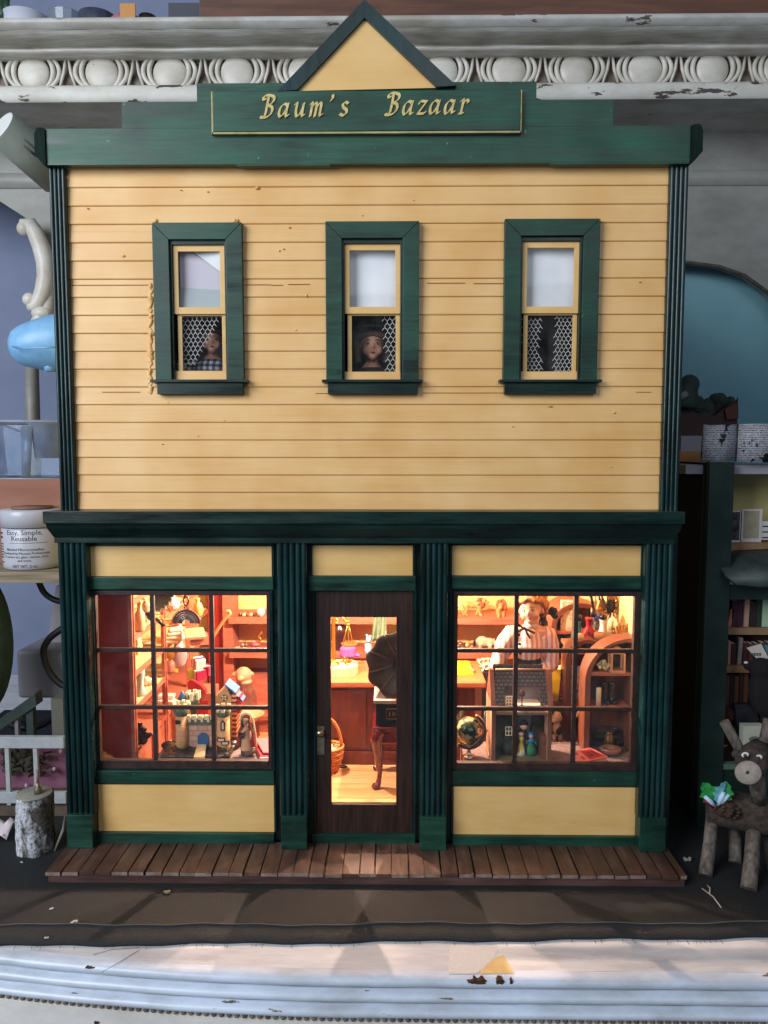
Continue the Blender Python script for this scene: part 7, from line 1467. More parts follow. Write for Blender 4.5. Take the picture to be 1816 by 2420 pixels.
# white jar with printed words
jp = P(74, 1343, 9.2); jp = Vector((P(76, 1343, 9.2).x, 9.6, zsh)); s = S(jp)
jr = thing('white_jar', 'round white jar with a printed reusable wax label', 'jar', jp); rj = 67*s; hj = 137*s
JW = mat('white_plastic', 'b4b5bf', rough=.3, spec=.5)
MB().lathe([(0, 0), (rj*.9, 0), (rj*.98, .12), (rj, .5), (rj*1.01, hj*.66), (rj*.97, hj*.70)], jp, 44).build('body', JW, jr); MB().lathe([(rj*.97, hj*.71), (rj*1.03, hj*.715), (rj*1.04, hj*.97), (rj*1.0, hj), (0, hj)], jp, 44).build('lid', JW, jr)
MB().lathe([(rj*.5, 0), (rj*.66, .02), (rj*.7, .2), (0, .2)], jp+Vector((0, 0, hj)), 30).build('brown_top', mat('brown_top', '7a5a50', rough=.7), jr)
mb = MB()
def wrap(o_x, z_): return lambda v: (jp.x+(rj*1.012)*math.sin((v.x+o_x)/rj), jp.y-(rj*1.012)*math.cos((v.x+o_x)/rj), jp.z+z_+v.z)
for txt, size, frac, off in (('Easy, Simple,', 12, .60, 9), ('Reusable', 12, .50, 9), ('Blended Microcrystalline', 6.4, .335, 9), ('Developed by Museum Professionals', 5.6, .275, 9), ('To secure art, glass, statues, china', 5.6, .215, 9), ('and more.', 5.6, .155, 9), ('NET WT. 2 oz.', 6.6, .055, 9)):
    put_text(mb, txt, size*s*1.35, wrap(off*s, frac*hj), centre=True)
for i, (txt, frac) in enumerate((('Quick, Firm', .60), ('Removable', .53), ('Roll a small bit', .43), ('between fingers', .385), ('press it below', .34), ('the object and', .295), ('twist gently', .25), ('onto shelf', .205), ('to hold it', .12))):
    for j in range(2 if i < 2 else 4): mb.sheet([[wrap(-68*s, frac*hj)(Vector(((-22+j*(22 if i < 2 else 11)+k_*4)*s, 0, z))) for k_ in range(5 if i < 2 else 3)] for z in (0, (5 if i < 2 else 2.6)*s)])
x0 = -34*s; v = [(x0+i*86*s/20, .462*hj) for i in range(21)]; mb.sheet([[wrap(9*s, 0)(Vector((x, 0, z))) for x, z in v], [wrap(9*s, 0)(Vector((x, 0, z+.9*s))) for x, z in v]])
mb.build('printed_text', mat('print_grey', '2a2c34', rough=.6), jr)
# green dome at the frame edge
c0 = P(-45, 1520, 9); s = S(c0); solo(MB().ball(c0, (72*s, 60*s, 172*s), 26, 18), 'green_cushion', 'dark olive green rounded cushion at the picture edge', 'cushion', mat('olive_cloth', '2a3a2c', '34463a', rough=.9, vs=1, bump=.2))
# white adaptor block, cable
zb_a = P(90, 1660, 14).z
ad = thing('power_adaptor', 'white plastic power adaptor block lying behind the toy porch', 'adaptor', (P(90, 1600, 15).x, 16, zb_a)); MB().box(P(38, 1600, 14).x, P(185, 1600, 14).x, 14, 19, P(90, 1652, 14).z, P(90, 1538, 14).z).build('case', mat('dull_white_plastic', '84848c', rough=.5), ad, bevel=.5, seg=4)
MB().box(P(105, 1600, 13.8).x, P(180, 1600, 13.8).x, 15, 19, P(90, 1692, 14).z, P(90, 1650, 14).z).build('foot', mat('dull_white_plastic', ''), ad, bevel=.3)
mb = MB(); mb.sheet([[P(110, 1540, 17), P(160, 1540, 17)], [P(132, 1385, 17), P(175, 1385, 17)]], thick=(0, .6, 0), smooth=False); solo(mb, 'white_paper_strip', 'narrow white paper strip standing behind the power adaptor', 'paper', mat('dim_paper', 'b0acb8', rough=.8))
CB = mat('black_cable', '101014', rough=.5)
o = thing('power_cable', 'black power cable looping down behind the shelf and porch', 'cable', P(120, 1500, 13))
MB().tube(seg([P(92, 1376, 12.5), P(104, 1400, 12.5), P(125, 1416, 12.5), P(155, 1424, 12.5)], 5), .27, 8).build('upper_run', CB, o)
MB().tube(seg([P(165, 1475, 12.5), P(138, 1492, 12.5), P(116, 1510, 12.5), P(103, 1535, 12.5), P(106, 1562, 12.5), P(118, 1590, 12.5), P(140, 1614, 12.5), P(160, 1625, 12.5)], 5), .30, 8).build('loop', CB, o)
MB().tube(seg([P(150, 1690, 9), P(122, 1700, 9), P(100, 1712, 9), P(80, 1718, 9), P(45, 1720, 9), P(20, 1706, 9), P(18, 1692, 9), P(35, 1690, 9), P(55, 1700, 9), P(66, 1716, 9)], 5), .3, 8).build('coil', CB, o)
# toy porch of the neighbouring doll house
zpg = -.05
po = thing('toy_porch', 'white railed porch of a neighbouring pink toy house', 'toy house', (P(60, 1900, 5).x, 6, zpg))
WR = mat('porch_white', 'a8acb0', '989ca2', rough=.6, vs=1.5, bump=.2); xr = P(150, 1750, 5).x
xl2 = P(-140, 1750, 5).x
zr1, zr0 = P(60, 1743, 5).z, P(60, 1769, 5).z
MB().box(xl2, xr, 5, 5.5, zr0, zr1).build('top_rail', WR, po, bevel=.04); MB().box(xl2, xr, 5.05, 5.45, P(60, 1900, 5).z, P(60, 1874, 5).z).build('bottom_rail', WR, po, bevel=.03)
for px in (-50, 15, 82): 
    x = P(px, 1800, 5).x; MB().box(x-.16, x+.16, 5.1, 5.4, P(60, 1905 if px == 15 else 1875, 5).z, zr0).build('baluster', WR, po)
MB().box(P(-140, 1800, 8.6).x, P(165, 1800, 8.6).x, 8.6, 9, zpg, P(60, 1752, 8.6).z).build('pink_wall', mat('mauve_pink_wall', '7a4a62', '8a5870', rough=.7, vs=.6), po)
MB().box(xl2, xr, 5.2, 8.6, zpg, P(60, 1906, 5.2).z).build('porch_floor', mat('porch_floor', '4a4038', '5c5046', rough=.8, vs=1), po)
MB().box(P(122, 1700, 7).x, P(150, 1700, 7).x, 7, 8.4, P(120, 1745, 7).z, P(120, 1652, 7).z).build('post', mat('dim_post', '5a5850', rough=.7), po)
MB().box(P(62, 1700, 6.4).x, P(78, 1700, 6.4).x, 6.4, 7, P(70, 1745, 6.4).z, P(70, 1672, 6.4).z).build('post', mat('dark_green_wood', '1e2a28', '283634', rough=.6, vs=1), po); MB().box(P(34, 1700, 6.4).x, P(42, 1700, 6.4).x, 6.4, 6.8, P(40, 1745, 6.4).z, P(40, 1682, 6.4).z).build('post', mat('grey_wood', '6a6c70', rough=.7), po)
mb = MB(); a, b = P(-30, 1720, 6.2), P(82, 1640, 6.2); mb.sheet([[a, b], [P(-30, 1745, 6.2), P(86, 1668, 6.2)]], thick=(0, 1.2, 0), smooth=False); mb.build('handrail', mat('dark_green_wood', ''), po)
mb = MB(); random.seed(31)
for _ in range(60): q = P(random.uniform(10, 130), random.uniform(1775, 1835), 8.0); mb.M = at(q, random.uniform(0, 360), random.uniform(0, 360)); mb.box(-.35, .35, -.02, .02, -.12, .12)
mb.M = None
for _ in range(30): q = P(random.uniform(5, 75), random.uniform(1772, 1815), 8.1); mb.ball(q, random.uniform(.15, .4), 7, 5)
solo(mb, 'ivy_bush', 'dark olive leafy vine on the pink porch wall', 'plant', mat('dark_olive_leaf', '2a2e22', '4a4634', rough=.8, vs=3))
mb = MB(); [mb.ball(P(a, b, 8.2), (.14, .08, .2)) for a, b in ((58, 1823), (62, 1857), (128, 1818), (143, 1776))]; solo(mb, 'pale_blossom', 'pale blossom petals scattered on the pink porch wall', 'petals', mat('pale_petal', 'b8a8b4', rough=.8))
# birch log with a little bottle candle
lp_ = H(87, 2008, -.05); s = S(lp_); lg = thing('birch_log', 'short birch log stump with peeling white bark on the mat', 'log', lp_)
bk_ = NT('birch_bark'); v1 = bk_.noise(.9, 5, .65, (1, 1, .6)); xx = bk_.xyz()[0]
f_ = bk_.math('ADD', v1, bk_.math('MULTIPLY', xx, -.10)); v2 = bk_.noise(4, 4, .7)
bk_.L(bk_.mix(bk_.ramp(f_, [(.44, (0, 0, 0, 1)), (.56, (1, 1, 1, 1))]), bk_.ramp(v2, [(.4, lin('332c28')), (.66, lin('6a605a'))]), bk_.ramp(v2, [(.36, lin('6a6c74')), (.5, lin('c4c6cc')), (.7, lin('d0d2d8'))])), bk_.b.inputs['Base Color']); bk_.b.inputs['Roughness'].default_value = .85; bk_.bump(v2, .8, .12)
random.seed(17); rl_ = 41*s; hh = 132*s*1.05
rows = []
for j in range(12):
    t = j/11; rr = rl_*(1.03-.05*t) ; rows.append([(lp_.x+(rr+.07*math.sin(k_*.9+j*.5)+.05*math.sin(k_*2.3+j))*math.cos(2*math.pi*k_/36), lp_.y+(rr+.07*math.sin(k_*.9+j*.5))*math.sin(2*math.pi*k_/36), lp_.z+hh*t) for k_ in range(37)])
MB().sheet(rows).build('bark', bk_.mat, lg)
MB().lathe([(0, 0), (rl_*.93, .0), (rl_*1.0, -.08)], lp_+Vector((0, 0, hh+.02)), 30).build('cut_face', mat('cut_wood', '7e7a72', '938e84', rough=.85, vs=.9, st=(1, 1, 1), bump=.15), lg)
q = lp_+Vector((10*s, -.1, hh+.02)); bt = thing('tiny_bottle_candle', 'tiny brass bottle with a thin pink candle on the log', 'candle', q); MB().lathe([(0, 0), (9*s, 0), (9*s, 12*s), (4*s, 18*s), (3.4*s, 26*s)], q, 14).build('bottle', mat('old_brass', ''), bt); MB().tube([q+Vector((-.02, 0, 24*s)), q+Vector((.02, 0, 46*s)), q+Vector((-.1, 0, 58*s))], [.1, .08, .04], 7).build('candle', mat('mauve_wax', '9a6a74', rough=.4), bt)
p = H(8, 1990, 0); mb = MB().sheet([[(p.x-1.6+.42*i, p.y-.5+.5*j, .25+.5*abs(math.sin(i*1.2+j))+.5*j*.4) for i in range(6)] for j in range(4)], thick=(0, 0, .08)); solo(mb, 'crumpled_tissue', 'crumpled pinkish white tissue lying at the picture edge', 'tissue', mat('tissue', 'd0c4cc', rough=.9))
mb = MB().sheet([[H(126, 2014, -.05), H(130, 2014, -.05)], [P(146, 1960, .2), P(150, 1965, .2)], [P(152, 1925, .8), P(154, 1928, .8)]], thick=(.02, .05, 0)); solo(mb, 'grey_sliver', 'thin grey wood sliver leaning on the pilaster base', 'sliver', mat('grey_sliver', '8a8478', rough=.8))

# ================================================================ on top of the hutch
yT = 27; zTop = zt+.02
def topx(px): return P(px, 30, yT).x
wb = thing('white_dish', 'white and navy banded enamel dish on the hutch top', 'dish', (topx(60), 27, zTop)); c = Vector((topx(62), 27, zTop)); s = S(c); MB().lathe([(0, 0), (60*s, 0), (60*s, 8*s), (50*s, 24*s), (54*s, 60*s), (0, 62*s)], c, 26).build('bowl', mat('white_enamel', 'c9ccd9', rough=.4), wb); MB().lathe([(61*s, 7*s), (61*s, 11*s), (60*s, 12*s)], c, 26).build('navy_band', mat('navy', '1c2440', rough=.5), wb)
mb = MB()
for px, l in ((14, 2.6), (22, 2.2), (34, 1.6), (6, 2.4)): a = Vector((topx(px), 25.4, zTop+3.6)); mb.sheet([[a+Vector((-.35, 0, 0)), a+Vector((.35, 0, 0))], [a+Vector((-.3, -.1, -l*.6)), a+Vector((.3, -.1, -l*.6))], [a+Vector((-.02, -.1, -l)), a+Vector((.02, -.1, -l))]], thick=(0, .06, 0))
solo(mb, 'plant_leaf', 'dark green plant leaf drooping over the white dish', 'plant', mat('deep_green_leaf', '1c3a28', '2a4a34', rough=.5, vs=2))
c = Vector((topx(160), 26.6, zTop)); s = S(c); solo(MB().lathe([(0, 0), (30*s, 0), (34*s, 5*s), (42*s, 60*s), (40*s, 60*s), (30*s, 8*s), (0, 6*s)], c, 14, smooth=False), 'crystal_glass', 'cut crystal glass tumbler on the hutch top', 'glass', mat('lead_crystal', 'b8c4d0', rough=.06, trans=.75, ior=1.4))
c = Vector((topx(232), 26.8, zTop)); solo(MB().lathe([(0, 0), (38*s, 0), (40*s, 5*s), (44*s, 60*s), (0, 61*s)], c, 20), 'grey_tin', 'dark grey tin next to the crystal tumbler', 'tin', mat('grey_tin', '50566a', '626878', rough=.35, metal=.4, vs=1))
c = Vector((topx(300), 26.6, zTop)); pq = thing('pink_pouch', 'pink organza pouch with an orange label on the hutch top', 'pouch', c); mb = MB(); mb.ball(c+Vector((0, 0, 1.3)), (2.0, 1.2, 1.5)); mb.ball(c+Vector((-.8, -.3, .7)), (1.2, .9, .75)); mb.ball(c+Vector((1, -.2, .8)), (1.0, .9, .8)); mb.build('bag', mat('pink_organza', '9a5870', 'b87a90', rough=.5, vs=1.2), pq, voxel=.12); mb = MB(); mb.box(c.x-.1, c.x+1.4, c.y-1.35, c.y-1.2, zTop+1.2, zTop+3); mb.build('label', mat('orange_label', 'c48a4a', rough=.6), pq)
c = Vector((topx(350), 26.8, zTop)); solo(MB().lathe([(0, 0), (16*s, 0), (18*s, 10*s), (24*s, 40*s), (20*s, 60*s), (0, 62*s)], c, 16), 'dark_pot', 'dark brown pot between the pink pouch and magenta ball', 'pot', mat('dark_pot', '1f1616', '2e2020', rough=.5, vs=1))
c = Vector((topx(380), 25.6, zTop)); solo(MB().ball(c+Vector((0, 0, 12*s)), (14*s, 14*s, 18*s)), 'magenta_ball', 'bright magenta ball on the hutch top', 'ball', mat('magenta', 'c42a84', rough=.5))
solo(MB().box(topx(398), topx(478), 27, 33, zTop, zTop+4), 'grey_box', 'plain grey box beside the magenta ball', 'box', mat('grey_box', '4a4a56', rough=.7), bevel=.05)
o = thing('wooden_tray', 'long dark brown wooden tray lying along the hutch top', 'tray', (topx(1200), 28, zTop)); MB().box(topx(486), topx(2050), 24.6, 34, zTop+.05, zTop+.5).build('base', mat('dark_tray', '1c1210', rough=.6), o); MB().box(topx(486), topx(2050), 24.4, 25, zTop+.5, zTop+4).build('side', mat('tray_wood', '54362a', '6e4836', rough=.5, vs=.6, st=(.2, 1, 2), bump=.1), o, bevel=.08)

# ================================================================ right of the shop: green book shop cabinet
GCAB = painted('deep_green_cabinet', '0e1f1a', '18302a', st=(.3, 1, .2), rough=.5, bump=.15)
yc0 = 4.0
cb = thing('book_shop_cabinet', 'dark green miniature book shop cabinet standing in shadow beside the shop', 'toy shop', (P(1750, 1900, 8).x, 10, 0))
X = lambda px, y=yc0, r=1400: P(px, r, y).x
Z = lambda r, y=yc0, px=1740: P(px, r, y).z
MB().box(X(1668), X(1726), yc0, yc0+.9, -.05, Z(1092)).build('post', GCAB, cb, bevel=.04)
MB().box(X(1664), X(1676), yc0+.91, 17, -.05, Z(1094)).build('side_wall', mat('brown_black', '1a1410', '241b15', rough=.8, vs=1), cb)
MB().box(X(1600, 16), X(1668, 16), 16, 16.6, -.05, Z(1095, 16)).build('back_flap', mat('brown_black', ''), cb)
MB().box(X(1726), X(1980), yc0+.2, yc0+.8, -.05, Z(1905)).build('base_board', GCAB, cb)
MB().box(X(1726), X(1980), yc0+.1, yc0+.7, Z(1820), Z(1808)).build('ledge_strip', mat('pale_green_strip', '5a7468', rough=.6), cb)
MB().box(X(1726), X(1980), yc0+.15, yc0+.7, Z(1418), Z(1385)).build('lintel', GCAB, cb, bevel=.03)
MB().box(X(1690), X(1707), yc0+.3, yc0+1, Z(1905), Z(1400)).build('inner_post', GCAB, cb)
MB().box(X(1726), X(1980), yc0+.2, yc0+.8, Z(1905), Z(1820)).build('stall_riser', GCAB, cb)
# sloping slate awning
aw = MB().sheet([[P(1738, 1300, 6.5), P(1990, 1290, 6.5)], [P(1694, 1318, 5.0), P(1990, 1310, 5)], [P(1716, 1360, 3.2), P(1990, 1352, 3.2)], [P(1742, 1380, 2.6), P(1990, 1374, 2.6)], [P(1800, 1386, 2.5), P(1990, 1380, 2.5)]], thick=(0, .25, -.15)).build('awning', mat('slate_awning', '26302f', '36423f', rough=.55, vs=.8), cb)
yb2 = 9.0
MB().box(X(1700, yb2), X(1990, yb2), yb2, yb2+.3, Z(1310, yb2), Z(1118, yb2)).build('yellow_wall', mat('pale_yellow_wall', 'cfc284', 'c4b678', rough=.7, vs=.6), cb)
MB().box(X(1700, 6.5), X(1990, 6.5), 6.5, yb2-.02, Z(1302, 6.5), Z(1284, 6.5)).build('upper_shelf', mat('shelf_tan', '8c6a4c', '9c7a58', rough=.6, vs=1), cb)
MB().box(X(1600, 6), X(1990, 6), yc0+.95, yb2+.3, Z(1118, 7), Z(1097, 7)).build('top_board', mat('grey_board', '8f8f98', rough=.7), cb)
MB().box(X(1596, 10), X(1668, 10), 10, 11, Z(1092, 10), Z(1066, 10)).build('pine_edge', mat('pine_edge', 'c08a54', 'b07a48', rough=.6, vs=1), cb)
yb3 = 8.2
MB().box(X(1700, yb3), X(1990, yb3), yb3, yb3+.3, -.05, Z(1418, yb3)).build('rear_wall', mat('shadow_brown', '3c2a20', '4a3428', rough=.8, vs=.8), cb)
for r0, r1 in ((1484, 1500), (1574, 1590), (1720, 1735)): MB().box(X(1706, 6), X(1990, 6), 6, yb3, Z(r1, 6), Z(r0, 6)).build('book_shelf', mat('shelf_tan', ''), cb)
# books in it
def rowb(base, specs, grp, y=6.8):
    for px, w_, h_, c_, lab, lean in specs:
        p = P(px, base, y); s = S(p); zb_ = Z(base, 6)+.02
        book(lab, (p.x, y, zb_), w_*s, 1.0, h_*s, mat('rb_'+c_, c_, rough=.6), rz=0, ry=lean, group=grp)
rowb(1484, ((1718, 7, 42, 'd0705a', 'thin coral book leaning at the start of the top row', 8), (1735, 24, 62, '4a1a30', 'wide plum book in the top row of the book shop', 0), (1757, 11, 66, 'c09484', 'pinkish narrow book beside the wide plum one', 1), (1772, 16, 58, '2e1a14', 'dark brown book between the pink and green ones', 0), (1786, 10, 62, '20382a', 'dark green book next to the pale mint one', 0), (1802, 15, 66, 'a8c0a0', 'pale mint book with a crushed corner in the top row', 0), (1820, 14, 60, '30141c', 'near black book at the frame edge of the top row', 0)), 'top row of books in the book shop')
rowb(1574, ((1709, 7, 52, '7a4438', 'rust book at the start of the second row', 0), (1717, 6, 56, 'b07a70', 'faded pink book in the second row', 0), (1727, 10, 50, '3a2420', 'dark brown book in the second row', 0), (1741, 9, 64, '8a7e78', 'grey and red tall book in the second row', 2), (1755, 12, 52, '4c2430', 'maroon book beside the tall grey one', 0), (1768, 10, 50, '603830', 'red brown book half hidden by the leaning card', 0), (1781, 11, 50, '2e2430', 'dark violet book behind the leaning white card', 0), (1796, 12, 52, '5a3a34', 'dull rust book behind the leaning white card', 0), (1812, 12, 52, '6a4a5a', 'dusty mauve book at the edge of the second row', 0)), 'second row of books in the book shop')
rowb(1722, ((1711, 8, 120, '5a3c40', 'tall dull mauve book in the lowest row', 0), (1721, 9, 122, '3c2c28', 'tall dark brown book in the lowest row', 0), (1731, 9, 118, '8a5a3c', 'tall tan book in the lowest row', 0), (1742, 9, 120, '4a3028', 'tall umber book in the lowest row', 0), (1753, 10, 122, '6a4630', 'tall chestnut book in the lowest row', 0)), 'lowest row of books in the book shop', 7.2)
def leaf(lab, qs, y, m, name='card', cat='card', th=.12):
    return solo(MB().prism([(P(a, b, y).x, P(a, b, y).z) for a, b in qs], y, y+th), name, lab, cat, m)
o = leaf('white card leaning across the second row of books', [(1766, 1532), (1800, 1522), (1818, 1556), (1795, 1563)], 5.2, mat('white_card2', 'cfc2b8', rough=.7))
mb = MB(); c_ = P(1783, 1547, 5.15); put_text(mb, 'VV BOOK', .32, lambda v: (c_.x+v.x, 5.17, c_.z+v.z*.8-v.x*-.15)) if False else [mb.box(c_.x+.12*i-.1, c_.x+.12*i-.04, 5.17, 5.19, c_.z-.12, c_.z+.12) for i in range(6)]
solo(mb, 'card_print', 'grey printed lines on the leaning white card', 'print', mat('print_grey', '')) if False else mb.build('printed_lines', mat('print_grey', ''), o)
leaf('teal card behind the leaning white card', [(1806, 1525), (1840, 1525), (1840, 1552), (1814, 1552)], 5.5, mat('teal_card', '4a7c7a', rough=.7)); leaf('bright blue card below the white card', [(1797, 1563), (1840, 1548), (1840, 1570), (1797, 1572)], 5.1, mat('blue_card', '3a62a8', rough=.6))
# black toy cat shape
mb = MB(); yk = 4.6
c_ = P(1805, 1600, yk); s = S(c_); mb.ball(P(1812, 1630, yk), (42*s, .8, 66*s)); mb.ball(P(1800, 1580, yk), (30*s, .8, 26*s)); mb.ball(P(1766, 1572, yk), (8*s, .4, 12*s)); solo(mb, 'black_plush', 'black plush animal standing in the book shop window', 'plush toy', mat('black_plush', '0d0809', '160f10', rough=.95, vs=2), voxel=.14)
mb = MB(); c2 = P(1764, 1566, yk-.2); solo(mb.ball(c2, (.17, .1, .1)), 'white_bead', 'tiny white bead at the ear of the black plush animal', 'bead', mat('white_bead', 'd8d4d0', rough=.4))
leaf('black covered book standing in the book shop display', [(1738, 1665), (1786, 1665), (1792, 1740), (1746, 1745)], 5.0, mat('black_cover', '15151c', '22222a', rough=.35, vs=1), 'book', 'book', .5)
leaf('dark grey book at the picture edge of the display', [(1792, 1660), (1840, 1658), (1840, 1720), (1804, 1720)], 5.3, mat('grey_cover', '26262a', '30302f', rough=.5, vs=1), 'book', 'book', .5)
o = leaf('cream covered book in front of the black one', [(1758, 1716), (1808, 1716), (1800, 1790), (1757, 1790)], 3.3, mat('cream_cover', 'a8a898', 'b4b4a4', rough=.7, vs=1), 'book', 'book', .7)
c_ = P(1784, 1747, 3.25); mb = MB(); mb.ball(c_, (.42, .03, .22)); mb.tube([P(1770, 1762, 3.26), P(1800, 1760, 3.26)], .03, 4); mb.build('cover_print', mat('olive_print', '5a5e50', rough=.7), o)
mb = MB(); c_ = P(1718, 1690, 5.6); s = S(c_); mb.ball(c_, (18*s, .5, 22*s)); mb.ball(P(1714, 1730, 5.6), (14*s, .5, 34*s)); solo(mb, 'rust_plush', 'dark rust plush shape in the book shop corner', 'plush toy', mat('rust_plush', '30110c', '45180f', rough=.95, vs=2), voxel=.14)
leaf('orange paper scrap low in the book shop window', [(1703, 1752), (1712, 1758), (1722, 1762), (1710, 1768), (1703, 1766)], 5.4, mat('orange_scrap', 'b07838', rough=.8), 'paper_scrap', 'paper')
# framed pictures on the upper shelf
def framed(lab, a, b, t, bt, c_in, rot_=0):
    y = 7.2; p, q = P(a, t, y), P(b, bt, y); o = thing('small_picture', lab, 'picture', ((p.x+q.x)/2, y, q.z), 'small pictures on the upper shelf'); MB().box(p.x, q.x, y, y+.12, q.z, p.z).build('mount', mat('white_mount', 'd0ccc8', rough=.6), o); w_ = (q.x-p.x)*.14; MB().box(p.x+w_, q.x-w_, y-.03, y-.001, q.z+w_*1.3, p.z-w_*.6).build('print', c_in, o)
framed('white bordered dark photograph beside the green post', 1722, 1752, 1207, 1282, mat('dark_photo', '1c1e2c', '5a5650', rough=.4, vs=1.4, lo=.45, hi=.6)); framed('white bordered faded sepia print on the upper shelf', 1753, 1800, 1203, 1281, mat('sepia_print', '9a9078', 'b0a68c', rough=.5, vs=1.2))
o = thing('small_picture', 'white card with lines of grey print at the picture edge', 'card', P(1810, 1280, 7.3), 'small pictures on the upper shelf'); p, q = P(1801, 1232, 7.3), P(1860, 1276, 7.3); MB().box(p.x, q.x, 7.3, 7.4, q.z, p.z).build('mount', mat('white_mount', ''), o); mb = MB(); [mb.box(p.x+.1, q.x-.2, 7.27, 7.29, p.z-.35-.45*i-.1, p.z-.35-.45*i) for i in range(3)]; mb.build('print', mat('print_grey', ''), o)
# open book with ink blots on the roof
nb = NT('blotted_pages'); x_, y_, z_ = nb.xyz()[0:3]; ln = nb.math('FRACT', nb.math('MULTIPLY', z_, 7.5)); wv = nb.noise(22, 2, .6, (1, 1, .3)); on = nb.math('MULTIPLY', nb.math('GREATER_THAN', ln, .45), nb.math('GREATER_THAN', wv, .46)); bl_n = nb.noise(.75, 5, .65)
bl_f = nb.ramp(bl_n, [(.565, (0, 0, 0, 1)), (.58, (1, 1, 1, 1))]); nb.L(nb.mix(bl_f, nb.mix(on, lin('b4b4bc'), lin('3c3e46')), lin('0c0c14')), nb.b.inputs['Base Color']); nb.b.inputs['Roughness'].default_value = .8
ob = thing('open_book', 'grey open book with ink blotted pages standing on the green cabinet', 'book', P(1745, 1092, 4.4))
yo = 4.4
lft_ = [P(1666, 1003, yo), P(1675, 1004, yo), P(1700, 1004, yo-.3), P(1742, 1003, yo+.3)]; lb2 = [P(1660, 1090, yo), P(1668, 1090, yo), P(1700, 1090, yo-.3), P(1738, 1088, yo+.3)]
MB().sheet([lft_, lb2], thick=(0, .35, 0)).build('page_block', nb.mat, ob)
MB().sheet([[P(1747, 1003, yo+.3), P(1775, 1001, yo-.2), P(1800, 1001, yo-.2), P(1850, 1003, yo+.1)], [P(1741, 1090, yo+.3), P(1772, 1092, yo-.2), P(1800, 1093, yo-.2), P(1850, 1092, yo+.1)]], thick=(0, .35, 0)).build('page_block', nb.mat, ob)
MB().tube([P(1744, 1003, yo+.4), P(1739, 1090, yo+.4)], .12, 6).build('spine', mat('dark_spine', '24242a', rough=.6), ob)
# wooden bowl of greenery with a small figure, by the mirror
yv = 24; c_ = P(1672, 1000, yv); s = S(c_)
bw_ = thing('red_basket', 'dark red wooden trough of greenery in front of the blue mirror', 'basket', c_)
MB().prism([(P(a, b, yv).x, P(a, b, yv).z) for a, b in [(1590, 960), (1640, 975), (1690, 982), (1710, 968), (1742, 944), (1744, 1000), (1735, 1030), (1590, 1030)]], yv, yv+5).build('trough', mat('dark_red_trough', '2c1416', '421d1c', rough=.6, vs=.6), bw_, bevel=.2)
mb = MB(); random.seed(41)
for _ in range(70): q = P(random.uniform(1600, 1730), random.uniform(945, 985), yv+2); mb.ball(q, random.uniform(.3, .9), 7, 5)
mb.build('greenery', mat('dusty_green', '26302c', '3c4640', rough=.9, vs=1), bw_)
MB().prism([(P(a, b, yv).x, P(a, b, yv).z) for a, b in [(1712, 968), (1740, 950), (1742, 940), (1743, 990), (1715, 992)]], yv-.3, yv-.05).build('carved_end', mat('rust_wood', '5a2a18', rough=.6), bw_)
mb = MB(); a = P(1624, 920, yv); mb.tube([P(1618, 965, yv), P(1622, 935, yv), P(1630, 905, yv), P(1632, 900, yv)], [1.2, 1.2, .85, .5], 12); mb.ball(P(1630, 908, yv), 1.0); solo(mb, 'hooded_figure', 'dark teal hooded figure standing in the red trough', 'figurine', mat('dark_teal', '1c302e', '28403c', rough=.7, vs=1), voxel=.2)
MB().tube([P(1606, 940, yv-.9), P(1624, 930, yv-.9)], .35, 8).build('scarf', mat('grey_scarf', '7a7e82', rough=.8), bpy.data.objects['hooded_figure'])
solo(MB().box(X(1590, 23), X(1700, 23), 22, 30, Z(1110, 23), Z(1030, 23)), 'grey_plinth', 'grey painted block that carries the red trough', 'block', mat('grey_board', ''))

# ================================================================ twig reindeer
TW = mat('twig_bark', '443a34', '7a6e64', rough=.85, vs=2.2, st=(1, 1, .35), bump=.8, bs=5, det=6); TWD = mat('dark_twig', '2a211d', '4c3e37', rough=.9, vs=2.5, bump=.9, bs=5, det=6); SLC = mat('cut_twig', '857b74', '9c928a', rough=.85, vs=2, bump=.1)
yr = -1.6
rd = thing('twig_reindeer', 'reindeer made of twigs with a log slice nose and googly eyes', 'reindeer', (P(1750, 2100, yr).x, yr, 0))
q = lambda a, b, d=0: P(a, b, yr+d)
mb = MB(); mb.tube([q(1672, 1905, 1.2), q(1720, 1912, .8), q(1790, 1925, .2), q(1850, 1935, -.2)], [1.15, 1.3, 1.35, 1.3], 16); mb.build('body', TWD, rd)
fg = q(1686, 2062, 0); 
def leg(a, b, dy0, dy1, r): 
    p0 = q(a[0], a[1], dy0); p1 = H(b[0], b[1], 0.02) if dy1 is None else q(b[0], b[1], dy1); return MB().tube([p0, (p0+p1)/2+Vector((.05, 0, 0)), p1], [r*.95, r, r*1.05], 14).build('leg', TW, rd)
leg((1684, 1925), (1668, 2070), 1.0, None, .44); leg((1782, 1955), (1770, 2103), -.3, None, .5); leg((1736, 1945), (1738, 2040), 2.2, None, .42); leg((1812, 1950), (1830, 2060), 1.4, None, .42)
MB().tube([q(1796, 1895, -.2), q(1790, 1850, -.7), q(1782, 1815, -1.0)], [.52, .55, .55], 12).build('neck', TW, rd)
hd = MB().tube([q(1800, 1775, -.2), q(1785, 1790, -.9), q(1772, 1812, -1.6)], [.9, 1.05, 1.0], 14).build('head', TWD, rd)
nc = q(1769, 1826, -1.9); an = (CAM-nc).normalized()+Vector((-.15, 0, -.1)); an.normalize(); s = S(nc)
